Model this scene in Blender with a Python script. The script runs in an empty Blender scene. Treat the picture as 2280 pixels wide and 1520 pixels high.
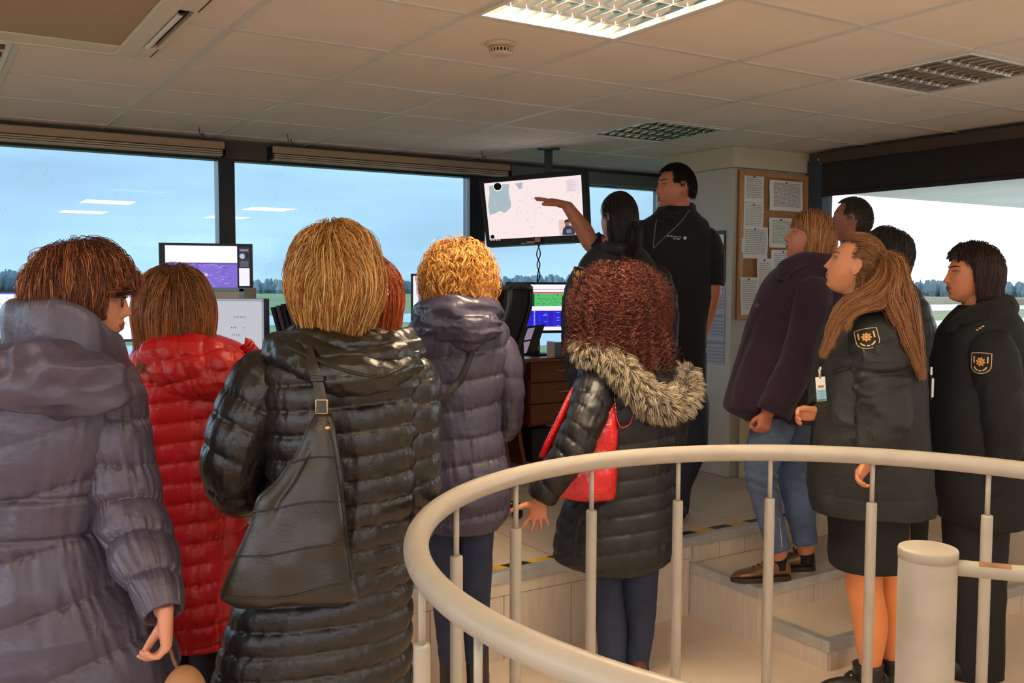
import bpy, math
import numpy as np
from mathutils import Matrix

rng = np.random.default_rng(11)
SC = bpy.context.scene
COL = SC.collection

# ------------------------------------------------------------------ camera
F = 2122.28                      # focal length in pixels of the 2280 px wide frame
PITCH, ROLL, CZ = math.radians(-3.5725), math.radians(0.1842), 1.65
def _rot():
    cp, sp = math.cos(PITCH), math.sin(PITCH)
    f = np.array([0, cp, sp]); r = np.array([1., 0, 0]); u = np.cross(r, f)
    cr, sr = math.cos(ROLL), math.sin(ROLL)
    return np.array([cr*r+sr*u, -sr*r+cr*u, f])
RC = _rot()
cam_d = bpy.data.cameras.new('camera'); cam = bpy.data.objects.new('camera', cam_d); COL.objects.link(cam)
cam_d.sensor_fit = 'HORIZONTAL'; cam_d.sensor_width = 36; cam_d.lens = F/2280*36
cam_d.clip_start = 0.05; cam_d.clip_end = 6000
mw = Matrix.Identity(4)
for i in range(3):
    mw[i][0], mw[i][1], mw[i][2] = RC[0][i], RC[1][i], -RC[2][i]
mw[2][3] = CZ
cam.matrix_world = mw
SC.camera = cam

def ray(x, y):
    return np.array([(x-1140)/F, -(y-760)/F, 1.]) @ RC
def at(x, y, Y):
    d = ray(x, y); return np.array([0, 0, CZ]) + d*(Y/d[1])
def atz(x, y, z):
    d = ray(x, y); return np.array([0, 0, CZ]) + d*((z-CZ)/d[2])
GA = math.radians(32.12)         # the room is square to this heading
GU = np.array([math.cos(GA), math.sin(GA), 0]); GV = np.array([-math.sin(GA), math.cos(GA), 0])
UP = np.array([0, 0, 1.])
def G(u, v, z=0.): return GU*u + GV*v + UP*z
def onv(x, y, v):                # the point of the wall at depth v that this pixel shows: (u, z)
    d = ray(x, y); t = v/(d @ GV); p = np.array([0, 0, CZ]) + d*t
    return p @ GU, p[2]
def onu(x, y, u):
    d = ray(x, y); t = u/(d @ GU); p = np.array([0, 0, CZ]) + d*t
    return p @ GV, p[2]
CEIL, PLAT = 2.513, 0.39
VL, UR = 5.95, 5.12              # window wall (along u) and right wall (along v)

# ------------------------------------------------------------------ materials
def lin(c):
    c = np.array(c, float)/255
    return tuple(np.where(c <= .04045, c/12.92, ((c+.055)/1.055)**2.4))
def nn(nt, t, **kw):
    n = nt.nodes.new(t)
    for k, v in kw.items():
        if k in n.inputs: n.inputs[k].default_value = v
        else: setattr(n, k, v)
    return n
def mat(name, col, rough=.6, metal=0., var=0., vscale=8., bump=0., bscale=60., spec=.5, sheen=0., emit=None, estr=1., attr=None, coat=0., col2=None, stretch=None, sss=0., bdetail=4.):
    m = bpy.data.materials.new(name); m.use_nodes = True
    nt = m.node_tree; b = nt.nodes['Principled BSDF']; L = nt.links
    c = lin(col)
    b.inputs['Base Color'].default_value = (*c, 1)
    b.inputs['Roughness'].default_value = rough; b.inputs['Metallic'].default_value = metal
    b.inputs['Specular IOR Level'].default_value = spec
    if sheen: b.inputs['Sheen Weight'].default_value = sheen
    if coat: b.inputs['Coat Weight'].default_value = coat
    if sss:
        b.inputs['Subsurface Weight'].default_value = sss; b.inputs['Subsurface Radius'].default_value = (.012, .005, .003)
        b.inputs['Subsurface Scale'].default_value = 1.
    tc = None
    def coord():
        nonlocal tc
        if tc is None:
            t = nn(nt, 'ShaderNodeTexCoord'); tc = t.outputs['Object']
            if stretch:
                mp = nn(nt, 'ShaderNodeMapping'); mp.inputs['Scale'].default_value = stretch
                L.new(tc, mp.inputs['Vector']); tc = mp.outputs['Vector']
        return tc
    if attr:
        a = nn(nt, 'ShaderNodeAttribute', attribute_name=attr); L.new(a.outputs['Color'], b.inputs['Base Color'])
    elif var:
        no = nn(nt, 'ShaderNodeTexNoise', Scale=vscale, Detail=5.); L.new(coord(), no.inputs['Vector'])
        r = nn(nt, 'ShaderNodeMapRange'); r.inputs['From Min'].default_value = .3; r.inputs['From Max'].default_value = .7
        L.new(no.outputs['Fac'], r.inputs['Value'])
        mx = nn(nt, 'ShaderNodeMix', data_type='RGBA')
        c2 = lin(col2) if col2 is not None else tuple(min(1, x*(1+var)) for x in c)
        c1 = c if col2 is not None else tuple(x*(1-var) for x in c)
        mx.inputs[6].default_value = (*c1, 1); mx.inputs[7].default_value = (*c2, 1)
        L.new(r.outputs['Result'], mx.inputs[0]); L.new(mx.outputs[2], b.inputs['Base Color'])
    if bump:
        no = nn(nt, 'ShaderNodeTexNoise', Scale=bscale, Detail=bdetail); L.new(coord(), no.inputs['Vector'])
        bp = nn(nt, 'ShaderNodeBump', Strength=bump, Distance=.01); L.new(no.outputs['Fac'], bp.inputs['Height'])
        L.new(bp.outputs['Normal'], b.inputs['Normal'])
    if emit is not None:
        b.inputs['Emission Color'].default_value = (*lin(emit), 1); b.inputs['Emission Strength'].default_value = estr
    return m
_mc = {}
def M(name, *a, **k):
    if name not in _mc: _mc[name] = mat(name, *a, **k)
    return _mc[name]

# ------------------------------------------------------------------ mesh collection
class MB:
    def __init__(s): s.V=[]; s.Q=[]; s.T=[]; s.mq=[]; s.mt=[]; s.C=[]; s.n=0
    def add(s, V, Q=None, T=None, m=0, col=None):
        V = np.asarray(V, float).reshape(-1, 3)
        if Q is not None and len(Q): Q=np.asarray(Q, int); s.Q.append(Q+s.n); s.mq.append(np.full(len(Q), m))
        if T is not None and len(T): T=np.asarray(T, int); s.T.append(T+s.n); s.mt.append(np.full(len(T), m))
        s.C.append(np.tile([1., 1, 1], (len(V), 1)) if col is None else np.broadcast_to(np.asarray(col, float), (len(V), 3)))
        s.V.append(V); s.n += len(V); return s
    def join(s, o, m=None):
        V, Q, T, mq, mt, C = o.arrays()
        s.V.append(V); s.C.append(C)
        if len(Q): s.Q.append(Q+s.n); s.mq.append(mq if m is None else np.full(len(Q), m))
        if len(T): s.T.append(T+s.n); s.mt.append(mt if m is None else np.full(len(T), m))
        s.n += len(V); return s
    def arrays(s):
        V = np.concatenate(s.V) if s.V else np.zeros((0, 3))
        Q = np.concatenate(s.Q) if s.Q else np.zeros((0, 4), int)
        T = np.concatenate(s.T) if s.T else np.zeros((0, 3), int)
        return V, Q, T, (np.concatenate(s.mq) if s.mq else np.zeros(0, int)), (np.concatenate(s.mt) if s.mt else np.zeros(0, int)), (np.concatenate(s.C) if s.C else V)
    def mesh(s, name, off=(0, 0, 0), smooth=True, color=False):
        V, Q, T, mq, mt, C = s.arrays(); V = V-np.asarray(off)
        me = bpy.data.meshes.new(name); me.vertices.add(len(V)); me.vertices.foreach_set('co', V.astype(np.float32).ravel())
        nl = len(Q)*4+len(T)*3
        me.loops.add(nl); me.loops.foreach_set('vertex_index', np.concatenate([Q.ravel(), T.ravel()]).astype(np.int32))
        me.polygons.add(len(Q)+len(T))
        st = np.concatenate([np.arange(len(Q))*4, len(Q)*4+np.arange(len(T))*3]).astype(np.int32)
        me.polygons.foreach_set('loop_start', st)
        me.polygons.foreach_set('material_index', np.concatenate([mq, mt]).astype(np.int32))
        me.polygons.foreach_set('use_smooth', np.full(len(Q)+len(T), smooth))
        me.update(calc_edges=True); me.validate()
        if color:
            a = me.attributes.new('Col', 'FLOAT_COLOR', 'POINT')
            a.data.foreach_set('color', np.c_[C, np.ones(len(C))].astype(np.float32).ravel())
        return me

ORG = {}
def obj(name, mb, mats, parent=None, smooth=False, bevel=0., color=False, origin=None, seg=2):
    """Link one mesh object. Vertices are in world space; they are stored relative to the thing's origin."""
    V = mb.arrays()[0] if isinstance(mb, MB) else None
    if parent is not None: off = ORG[parent.name]
    elif origin is not None: off = np.asarray(origin, float)
    else: off = np.array([(V[:, 0].min()+V[:, 0].max())/2, (V[:, 1].min()+V[:, 1].max())/2, V[:, 2].min()])
    me = mb.mesh(name, off, smooth, color)
    o = bpy.data.objects.new(name, me); COL.objects.link(o)
    for m in (mats if isinstance(mats, (list, tuple)) else [mats]): me.materials.append(m)
    if parent is not None: o.parent = parent
    else: o.location = off
    ORG[o.name] = off
    if bevel:
        b = o.modifiers.new('bevel', 'BEVEL'); b.width = bevel; b.segments = seg; b.limit_method = 'ANGLE'; b.angle_limit = math.radians(40)
        if not smooth: me.polygons.foreach_set('use_smooth', np.full(len(me.polygons), True)); b.harden_normals = True
    return o
def tag(o, label=None, cat=None, group=None, kind=None):
    if label: o['label'] = label
    if cat: o['category'] = cat
    if group: o['group'] = group
    if kind: o['kind'] = kind
    return o
def empty(name, loc, label, cat, group=None):
    o = bpy.data.objects.new(name, None); COL.objects.link(o); o.location = loc; o.empty_display_size = .1
    ORG[o.name] = np.asarray(loc, float); return tag(o, label, cat, group)
def struct(name, mb, m, smooth=False, bevel=0.):
    return tag(obj(name, mb, m, smooth=smooth, bevel=bevel), kind='structure')
def copy_tree(o, delta=(0, 0, 0), parent=None):
    c = o.copy(); COL.objects.link(c)
    if parent is not None: c.parent = parent
    else: c.location = np.array(o.location)+np.asarray(delta)
    for ch in [x for x in bpy.data.objects if x.parent == o]: copy_tree(ch, parent=c)
    return c

# ------------------------------------------------------------------ shapes
BOXQ = [[0,3,2,1],[4,5,6,7],[0,1,5,4],[1,2,6,5],[2,3,7,6],[3,0,4,7]]
def obox(mb, c, ax, ay, az, m=0):
    """Box centred at c with half-extent vectors ax, ay, az."""
    c, ax, ay, az = map(np.asarray, (c, ax, ay, az))
    if np.cross(ax, ay) @ az < 0: ax = -ax
    V = [c+sx*ax+sy*ay+sz*az for sz in (-1, 1) for sx, sy in ((-1,-1),(1,-1),(1,1),(-1,1))]
    return mb.add(V, BOXQ, m=m)
def gbox(mb, u0, u1, v0, v1, z0, z1, m=0):
    return obox(mb, G((u0+u1)/2, (v0+v1)/2, (z0+z1)/2), GU*(u1-u0)/2, GV*(v1-v0)/2, UP*(z1-z0)/2, m)
def gridq(nu, nv, closed=True):
    j, i = np.meshgrid(np.arange(nv-1), np.arange(nu if closed else nu-1), indexing='ij')
    a = j*nu+i; b = j*nu+(i+1) % nu
    return np.stack([a, b, b+nu, a+nu], -1).reshape(-1, 4)
def addgrid(mb, P, closed=True, cap0=False, cap1=False, m=0, col=None):
    nv, nu = P.shape[:2]; n0 = nv*nu
    V = P.reshape(-1, 3); T = []
    extra = []
    i = np.arange(nu); i2 = (i+1) % nu
    if cap0: extra.append(P[0].mean(0)); T.append(np.stack([np.full(nu, n0+len(extra)-1), i2, i], -1))
    if cap1: extra.append(P[-1].mean(0)); T.append(np.stack([np.full(nu, n0+len(extra)-1), (nv-1)*nu+i, (nv-1)*nu+i2], -1))
    if extra: V = np.concatenate([V, extra])
    if col is not None and np.ndim(col) == 2 and len(col) == n0 and extra: col = np.concatenate([col, col[:len(extra)]])
    return mb.add(V, gridq(nu, nv, closed), np.concatenate(T) if T else None, m, col)
def nrm(v): 
    v = np.asarray(v, float); return v/np.maximum(np.linalg.norm(v, axis=-1, keepdims=True), 1e-9)
def spl(pts, n):
    """Catmull-Rom resample of rows (any columns) by chord length of the first three."""
    p = np.asarray(pts, float)
    if len(p) == 2: t = np.linspace(0, 1, n)[:, None]; return p[0]*(1-t)+p[1]*t
    d = np.r_[0, np.cumsum(np.maximum(np.linalg.norm(np.diff(p[:, :3], axis=0), axis=1), 1e-6))]
    s = np.linspace(0, d[-1], n)
    return np.stack([pchip(d, p[:, k], s) for k in range(p.shape[1])], 1)
def pchip(x, y, xs):
    """Cubic through the points, tangents limited so it does not overshoot."""
    x = np.asarray(x, float); y = np.asarray(y, float); h = np.diff(x); d = np.diff(y)/h
    m = np.zeros(len(x)); m[0], m[-1] = d[0], d[-1]
    for k in range(1, len(x)-1):
        if d[k-1]*d[k] > 0:
            w1, w2 = 2*h[k]+h[k-1], h[k]+2*h[k-1]; m[k] = (w1+w2)/(w1/d[k-1]+w2/d[k])
    i = np.clip(np.searchsorted(x, xs)-1, 0, len(x)-2); t = (xs-x[i])/h[i]
    return (2*t**3-3*t**2+1)*y[i]+(t**3-2*t**2+t)*h[i]*m[i]+(-2*t**3+3*t**2)*y[i+1]+(t**3-t**2)*h[i]*m[i+1]
def frames(path, up=None):
    T = nrm(np.gradient(path, axis=0)); n = len(path)
    a = np.array(up if up is not None else ([0, 0, 1.] if abs(T[0][2]) < .9 else [0, 1., 0]))
    N = np.zeros_like(T); v = a
    for k in range(n):
        v = v-(v @ T[k])*T[k]; v = nrm(v); N[k] = v
    return T, N, np.cross(T, N)
def tubegrid(path, rad, ns=16, up=None, power=2.):
    """Rings around a path; rad is (n,) or (n,2): half sizes along the frame's N and B."""
    path = np.asarray(path, float); rad = np.asarray(rad, float)
    if rad.ndim == 0: rad = np.full(len(path), float(rad))
    if rad.ndim == 1: rad = np.stack([rad, rad], 1)
    T, N, B = frames(path, up)
    a = np.arange(ns)*2*math.pi/ns
    ca, sa = np.cos(a), np.sin(a)
    if power != 2.: ca, sa = np.sign(ca)*abs(ca)**(2/power), np.sign(sa)*abs(sa)**(2/power)
    return path[:, None]+N[:, None]*(rad[:, 0, None]*ca)[..., None]+B[:, None]*(rad[:, 1, None]*sa)[..., None]
def tube(mb, path, rad, ns=12, up=None, m=0, caps=True, power=2., col=None):
    return addgrid(mb, tubegrid(path, rad, ns, up, power), True, caps, caps, m, col)
def roundtube(mb, path, rad, ns=12, up=None, m=0):
    """A tube whose ends are rounded like a finger."""
    path = np.asarray(path, float); rad = np.asarray(rad, float)
    if rad.ndim == 0: rad = np.full(len(path), float(rad))
    r2 = rad if rad.ndim == 2 else np.stack([rad, rad], 1)
    d0, d1 = nrm(path[0]-path[1]), nrm(path[-1]-path[-2])
    th = np.radians([75, 50, 25]); 
    rm0, rm1 = r2[0].min(), r2[-1].min()
    pre = np.array([path[0]+d0*rm0*math.sin(t) for t in th]); post = np.array([path[-1]+d1*rm1*math.sin(t) for t in th[::-1]])
    pr = np.array([r2[0]*math.cos(t) for t in th]); po = np.array([r2[-1]*math.cos(t) for t in th[::-1]])
    return tube(mb, np.concatenate([pre, path, post]), np.concatenate([pr, r2, po]), ns, up, m)
def lathe(mb, c, prof, ns=32, axis=UP, m=0):
    axis = nrm(axis); a = np.cross(axis, [0, 1., 0]) if abs(axis[1]) < .9 else np.cross(axis, [1., 0, 0]); a = nrm(a); b = np.cross(axis, a)
    t = np.arange(ns)*2*math.pi/ns
    P = np.array([[np.asarray(c)+axis*h+a*r*math.cos(x)+b*r*math.sin(x) for x in t] for r, h in prof])
    return addgrid(mb, P, True, True, True, m)
def ball(mb, c, r, nu=20, nv=14, m=0, R=None):
    r = np.broadcast_to(np.asarray(r, float), 3)
    th = np.linspace(.02, math.pi-.02, nv)[:, None]; ph = np.arange(nu)*2*math.pi/nu
    D = np.stack([np.sin(th)*np.cos(ph), np.sin(th)*np.sin(ph), -np.cos(th)+0*ph], -1)*r
    if R is not None: D = D @ np.asarray(R).T
    return addgrid(mb, np.asarray(c)+D, True, True, True, m)
def prism(mb, pts, off, m=0):
    """Polygon (n,3) pushed along the vector off, both ends closed (fan: use convex outlines)."""
    p = np.asarray(pts, float); P = np.stack([p, p+np.asarray(off)]); 
    return addgrid(mb, P, True, True, True, m)
def quadplate(mb, a, b, c, d, m=0): return mb.add([a, b, c, d], [[0, 1, 2, 3]], m=m)

# ------------------------------------------------------------------ noise
_tab = np.random.default_rng(5).random((32, 32, 32))*2-1
def noise3(P, s=1.):
    P = np.asarray(P)*s+71.3; i = np.floor(P).astype(int); f = P-i; f = f*f*(3-2*f); r = 0
    for dx in (0, 1):
        for dy in (0, 1):
            for dz in (0, 1):
                w = (f[..., 0] if dx else 1-f[..., 0])*(f[..., 1] if dy else 1-f[..., 1])*(f[..., 2] if dz else 1-f[..., 2])
                r = r+w*_tab[(i[..., 0]+dx) % 32, (i[..., 1]+dy) % 32, (i[..., 2]+dz) % 32]
    return r
def fbm(P, s=1., o=3):
    r = 0; a = 1.
    for k in range(o): r = r+a*noise3(P+k*13.7, s*2**k); a *= .5
    return r
def ss(x, a, b):
    t = np.clip((x-a)/(b-a), 0, 1); return t*t*(3-2*t)

def gnormals(P, closed=True):
    if closed: du = np.roll(P, -1, 1)-np.roll(P, 1, 1)
    else: du = np.gradient(P, axis=1)
    dv = np.gradient(P, axis=0); return nrm(np.cross(du, dv))
# ================================================================== the setting
m_ceil = M('ceiling_tile', (236, 226, 214), .9, var=.03, vscale=3, bump=.12, bscale=220)
m_bar = M('ceiling_bar', (214, 208, 200), .45)
m_wall = M('painted_wall', (205, 196, 176), .85, var=.03, vscale=2, bump=.08, bscale=150)
m_pillar = M('pillar_paint', (196, 190, 178), .8, var=.04, vscale=2.5, bump=.08, bscale=150)
m_floor = M('vinyl_floor', (226, 204, 182), .34, var=.05, vscale=5, bump=.02, bscale=90)
m_lam = M('step_laminate', (216, 198, 178), .5, var=.07, vscale=6, stretch=(9, 9, .8))
m_alu = M('aluminium', (206, 206, 204), .42, .55, var=.1, vscale=12)
m_frame = M('window_frame', (26, 31, 38), .4)
m_dark = M('dark_shade', (44, 38, 33), .9, bump=.2, bscale=400)
m_black = M('black_plastic', (14, 14, 16), .42)
m_cream = M('cream_paint', (184, 172, 154), .42, var=.05, vscale=9, bump=.05, bscale=40)
m_creamold = M('worn_cream_paint', (170, 160, 144), .5, var=.16, vscale=7, bump=.25, bscale=26)
m_white = M('white_plastic', (226, 222, 214), .45)

def panels(m0, name, w, v_axis=True):
    """Laminate with vertical joints every w metres."""
    m = m0.copy(); m.name = name; nt = m.node_tree; b = nt.nodes['Principled BSDF']
    return m

# floor
b = MB(); b.add([G(-5, -4), G(UR, -4), G(UR, 6), G(-5, 6)], [[0, 1, 2, 3]]); struct('floor', b, m_floor)
# platform with its tiled top
VP = 3.48
def tile_mat(name, col, w, gap, gcol, rough, axis):
    m = mat(name, col, rough, var=.04, vscale=4, bump=0)
    nt = m.node_tree; bs = nt.nodes['Principled BSDF']
    tc = nn(nt, 'ShaderNodeTexCoord'); mp = nn(nt, 'ShaderNodeMapping'); mp.inputs['Rotation'].default_value = axis
    br = nn(nt, 'ShaderNodeTexBrick', offset=0., Scale=1.); br.inputs['Brick Width'].default_value = w[0]; br.inputs['Row Height'].default_value = w[1]
    br.inputs['Mortar Size'].default_value = gap; br.inputs['Mortar Smooth'].default_value = .1
    c1 = lin(col); br.inputs['Color1'].default_value = (*c1, 1); br.inputs['Color2'].default_value = (*[x*.94 for x in c1], 1); br.inputs['Mortar'].default_value = (*lin(gcol), 1)
    nt.links.new(tc.outputs['Object'], mp.inputs['Vector']); nt.links.new(mp.outputs['Vector'], br.inputs['Vector']); nt.links.new(br.outputs['Color'], bs.inputs['Base Color'])
    return m
m_ptile = tile_mat('platform_tile', (214, 192, 170), (.6, .6), .003, (140, 120, 100), .38, (0, 0, -GA))
b = MB(); gbox(b, -5, UR, VP, VL+.1, .0, PLAT-.012); 
o = struct('platform_base', b, m_lam)
b = MB(); gbox(b, -5, UR, VP, VL+.1, PLAT-.012, PLAT); struct('platform_floor', b, m_ptile)
# riser boards below the edge, one board after another
b = MB()
u = -2.9
while u < 3.2:
    gbox(b, u+.002, u+.358, VP-.012, VP, 0, .285); u += .36
gbox(b, -2.9, 3.23, VP-.014, VP, .288, PLAT-.045)
u = 3.24
while u < 5.1:
    gbox(b, u+.002, min(u+.178, 5.118), VP-.012, VP, .262, PLAT-.045); u += .18
struct('platform_riser', b, m_lam)
b = MB(); gbox(b, -5, UR, VP-.02, VP+.03, PLAT-.045, PLAT+.004); struct('trim_1', b, m_alu, bevel=.002)
# hazard tape on the platform edge
m_yel = M('yellow_tape', (226, 176, 40), .5); m_tblk = M('black_tape', (40, 34, 28), .5)
b = MB(); u = -1.2; k = 0
while u < 4.4:
    P = [G(u+.02, VP+.034, PLAT+.0015), G(u+.145, VP+.034, PLAT+.0015), G(u+.125, VP+.085, PLAT+.0015), G(u, VP+.085, PLAT+.0015)]
    b.add(P, [[0, 1, 2, 3]], m=k % 2); u += .125; k += 1
tag(obj('hazard_tape', b, [m_yel, m_tblk]), 'yellow and black hazard tape along the raised platform edge', 'tape')
# two steps up to the platform
def step(u0, u1, v0, v1, z0, z1):
    s = MB(); gbox(s, u0, u1, v0, v1, z0, z1-.01)
    for k in range(int((u1-u0)/.36)+1):
        a, c = u0+k*.36+.002, min(u0+k*.36+.358, u1)
        if c > a: gbox(s, a, c, v0-.008, v0, z0, z1-.048)
    gbox(s, u0-.008, u0, v0, v1, z0, z1-.048)
    t = MB(); gbox(t, u0+.02, u1, v0+.02, v1, z1-.012, z1, 0)
    n = MB(); gbox(n, u0-.014, u1, v0-.014, v0+.03, z1-.046, z1+.003); gbox(n, u0-.014, u0+.03, v0+.031, v1, z1-.046, z1+.003)
    return s, t, n
for i, (v0, z1) in enumerate(((3.02, .26), (2.64, .13))):
    s, t, n = step(3.235+.02*i, 4.75, v0, VP if i == 0 else 3.02, 0, z1)
    e = struct('stair_step', s, m_lam)
    for nm, mb, mm in (('tread', t, m_floor), ('nosing', n, m_alu)):
        obj(nm, mb, mm, e, bevel=.002 if nm == 'nosing' else 0)

# ceiling: tiles with troffer cells left open, bars between them
CI, CJ = lambda i: .6*i+.348, lambda j: .6*j+3.3346
LAMPS = [(-1, 1, 0), (2, -2, 1), (5, 1, 0), (5, -2, 0), (-1, -5, 1), (2, -5, 1), (-1, -8, 1), (2, -8, 1), (5, -5, 1), (-4, -5, 1), (-4, -2, 1), (5, -8, 1)]  # last four are added out of view to even out the light
holes = {(i, j) for i, j, _ in LAMPS}
b = MB()
for i in range(-10, 8):
    for j in range(-14, 5):
        if (i, j) in holes: continue
        u0, u1, v0, v1 = CI(i), min(CI(i+1), UR), CJ(j), min(CJ(j+1), VL)
        if u0 >= u1 or v0 >= v1: continue
        e = .0035
        b.add([G(u0+e, v0+e, CEIL), G(u0+e, v1-e, CEIL), G(u1-e, v1-e, CEIL), G(u1-e, v0+e, CEIL)], [[0, 1, 2, 3]])
        b.add([G(u0, v0, CEIL+.004), G(u0, v1, CEIL+.004), G(u1, v1, CEIL+.004), G(u1, v0, CEIL+.004)], [[0, 1, 2, 3]])
gbox(b, -6, UR+.1, -5.2, VL+.1, CEIL+.35, CEIL+.4)
struct('ceiling', b, m_ceil)
b = MB()
for i in range(-9, 8): gbox(b, CI(i)-.011, CI(i)+.011, -5, VL, CEIL-.004, CEIL+.002)
for j in range(-13, 5): gbox(b, -5.5, UR, CJ(j)-.011, CJ(j)+.011, CEIL-.0045, CEIL+.002)
struct('ceiling_grid', b, m_bar)

# window wall (far, along u) and its neighbours
GZ, SZ = 2.40, 1.02              # glass top and sill
MU = [(1.601, 1.697), (3.377, 3.495)]
b = MB(); gbox(b, -5.2, UR+.12, VL, VL+.12, -.1, SZ); struct('wall_far', b, m_wall)
b = MB(); gbox(b, -5.2, UR+.12, VL-.02, VL+.12, GZ, CEIL+.35); struct('trim_2', b, M('header_board', (96, 88, 78), .8))
b = MB(); gbox(b, -5.2, UR, VL-.14, VL+.02, SZ-.03, SZ); struct('trim_3', b, M('sill_board', (150, 150, 146), .5), bevel=.006)
edges = [-5.2, -2.2, -.25, 1.649, 3.436, 4.43+.75]
def pane_mat(name, tint, refl=.0, haze=0.):
    m = bpy.data.materials.new(name); m.use_nodes = True; nt = m.node_tree; nt.nodes.clear(); L = nt.links
    out = nn(nt, 'ShaderNodeOutputMaterial'); tr = nn(nt, 'ShaderNodeBsdfTransparent'); gl = nn(nt, 'ShaderNodeBsdfGlossy')
    tr.inputs['Color'].default_value = (*tint, 1); gl.inputs['Roughness'].default_value = .0
    fr = nn(nt, 'ShaderNodeFresnel', IOR=1.45); mx = nn(nt, 'ShaderNodeMixShader')
    L.new(fr.outputs[0], mx.inputs[0]); L.new(tr.outputs[0], mx.inputs[1]); L.new(gl.outputs[0], mx.inputs[2])
    # rain specks dried on the pane
    tc = nn(nt, 'ShaderNodeTexCoord'); vo = nn(nt, 'ShaderNodeTexVoronoi', Scale=26.); cr = nn(nt, 'ShaderNodeMapRange')
    mp = nn(nt, 'ShaderNodeMapping'); mp.inputs['Scale'].default_value = (1, 1, .8)
    cr.inputs['From Min'].default_value = .10; cr.inputs['From Max'].default_value = .06
    no = nn(nt, 'ShaderNodeTexNoise', Scale=3.); th = nn(nt, 'ShaderNodeMapRange'); th.inputs['From Min'].default_value = .5; th.inputs['From Max'].default_value = .62
    mu = nn(nt, 'ShaderNodeMath', operation='MULTIPLY'); m2 = nn(nt, 'ShaderNodeMath', operation='MULTIPLY'); m2.inputs[1].default_value = .7
    df = nn(nt, 'ShaderNodeBsdfTransparent'); df.inputs['Color'].default_value = tuple(x*.55 for x in tint)+(1,)
    mx2 = nn(nt, 'ShaderNodeMixShader')
    L.new(tc.outputs['Object'], mp.inputs['Vector']); L.new(mp.outputs['Vector'], vo.inputs['Vector']); L.new(tc.outputs['Object'], no.inputs['Vector'])
    L.new(vo.outputs['Distance'], cr.inputs['Value']); L.new(no.outputs['Fac'], th.inputs['Value'])
    L.new(cr.outputs['Result'], mu.inputs[0]); L.new(th.outputs['Result'], mu.inputs[1]); L.new(mu.outputs[0], m2.inputs[0])
    L.new(m2.outputs[0], mx2.inputs[0]); L.new(mx.outputs[0], mx2.inputs[1]); L.new(df.outputs[0], mx2.inputs[2]); L.new(mx2.outputs[0], out.inputs['Surface'])
    return m
m_glassb = pane_mat('tinted_glass', (.80, .93, .99)); m_glassc = pane_mat('clear_glass', (.97, .98, .98))
def window_v(n, u0, u1, fl=.05, fr=.05):
    f = MB(); z0 = SZ
    gbox(f, u0, u0+fl, VL-.03, VL+.07, z0, GZ); gbox(f, u1-fr, u1, VL-.03, VL+.07, z0, GZ)
    gbox(f, u0+fl, u1-fr, VL-.02, VL+.07, GZ-.012, GZ); gbox(f, u0+fl, u1-fr, VL-.02, VL+.07, z0, z0+.05)
    o = struct(f'window_{n}', f, m_frame, bevel=.003)
    g = MB(); gbox(g, u0+fl, u1-fr, VL+.02, VL+.026, z0+.05, GZ-.012); obj('pane', g, m_glassb, o)
for n in range(5): window_v(n+1, edges[n], edges[n+1], .05, .05 if n != 3 else .075)
# right wall
RS = .98
b = MB(); gbox(b, UR, UR+.12, -4, VL+.1, -.1, RS); struct('wall_right', b, M('wall_cream', (222, 200, 168), .7, var=.03))
b = MB(); gbox(b, UR-.02, UR, -4, VP-.02, 0, .085); struct('baseboard_right', b, M('skirting_black', (26, 22, 20), .5))
b = MB(); gbox(b, UR-.1, UR+.02, -4, 4.42, RS-.03, RS); struct('trim_4', b, M('sill_board', (0, 0, 0)), bevel=.006)
b = MB(); gbox(b, UR-.01, UR+.12, -4, VL, 2.46, CEIL+.35); struct('trim_5', b, M('header_board', (0, 0, 0)))
f = MB(); 
for v0, v1 in ((4.27, 4.42), (2.30, 2.40), (-.2, -.1), (-2.6, -2.5)): gbox(f, UR-.03, UR+.07, v0, v1, RS, 2.46)
gbox(f, UR-.02, UR+.07, -4, 4.27, 2.41, 2.46); gbox(f, UR-.02, UR+.07, -4, 4.27, RS, RS+.05)
o = struct('window_6', f, M('window_frame_grey', (58, 70, 84), .4), bevel=.003)
g = MB(); gbox(g, UR+.02, UR+.026, -4, 4.27, RS+.05, 2.41); obj('pane', g, m_glassc, o)
b = MB(); gbox(b, UR-.01, UR+.1, 4.425, VL, RS, 2.46); struct('wall_corner', b, m_pillar)
# left end: glazed like the rest, and the wall behind the viewer
b = MB(); gbox(b, -5.2, -5.08, -4, VL, -.1, SZ); struct('wall_left', b, m_wall)
b = MB(); gbox(b, -5.2, -5.08, -4, VL, GZ, CEIL+.35); struct('trim_6', b, M('header_board', (0, 0, 0)))
b = MB(); gbox(b, -5.2, UR+.12, -4.12, -4, -.1, SZ); gbox(b, -5.2, UR+.12, -4.12, -4, GZ, CEIL+.35); gbox(b, .6, 1.6, -4.12, -4, SZ, GZ); gbox(b, -2.2, -1.9, -4.12, -4, SZ, GZ); gbox(b, 3.3, 3.5, -4.12, -4, SZ, GZ); struct('wall_back', b, m_wall)
b = MB(); gbox(b, -60, 90, -90, 4.8, -7.99, -7.95); gbox(b, 30, 140, 4.8, 70, -7.99, -7.96); struct('bounce_ground', b, M('bounce_concrete', (214, 214, 210), .8, var=.06))  # pale ground added to bounce more daylight up under the overhang
# pillar
b = MB(); gbox(b, 4.43, UR-.012, 4.42, 5.05, PLAT, 2.38); struct('pillar', b, m_pillar, bevel=.006)
b = MB(); gbox(b, 4.41, UR-.012, 4.40, 5.07, 2.38, CEIL); struct('pillar_head', b, M('pillar_head_paint', (206, 194, 164), .8), bevel=.004)

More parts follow.
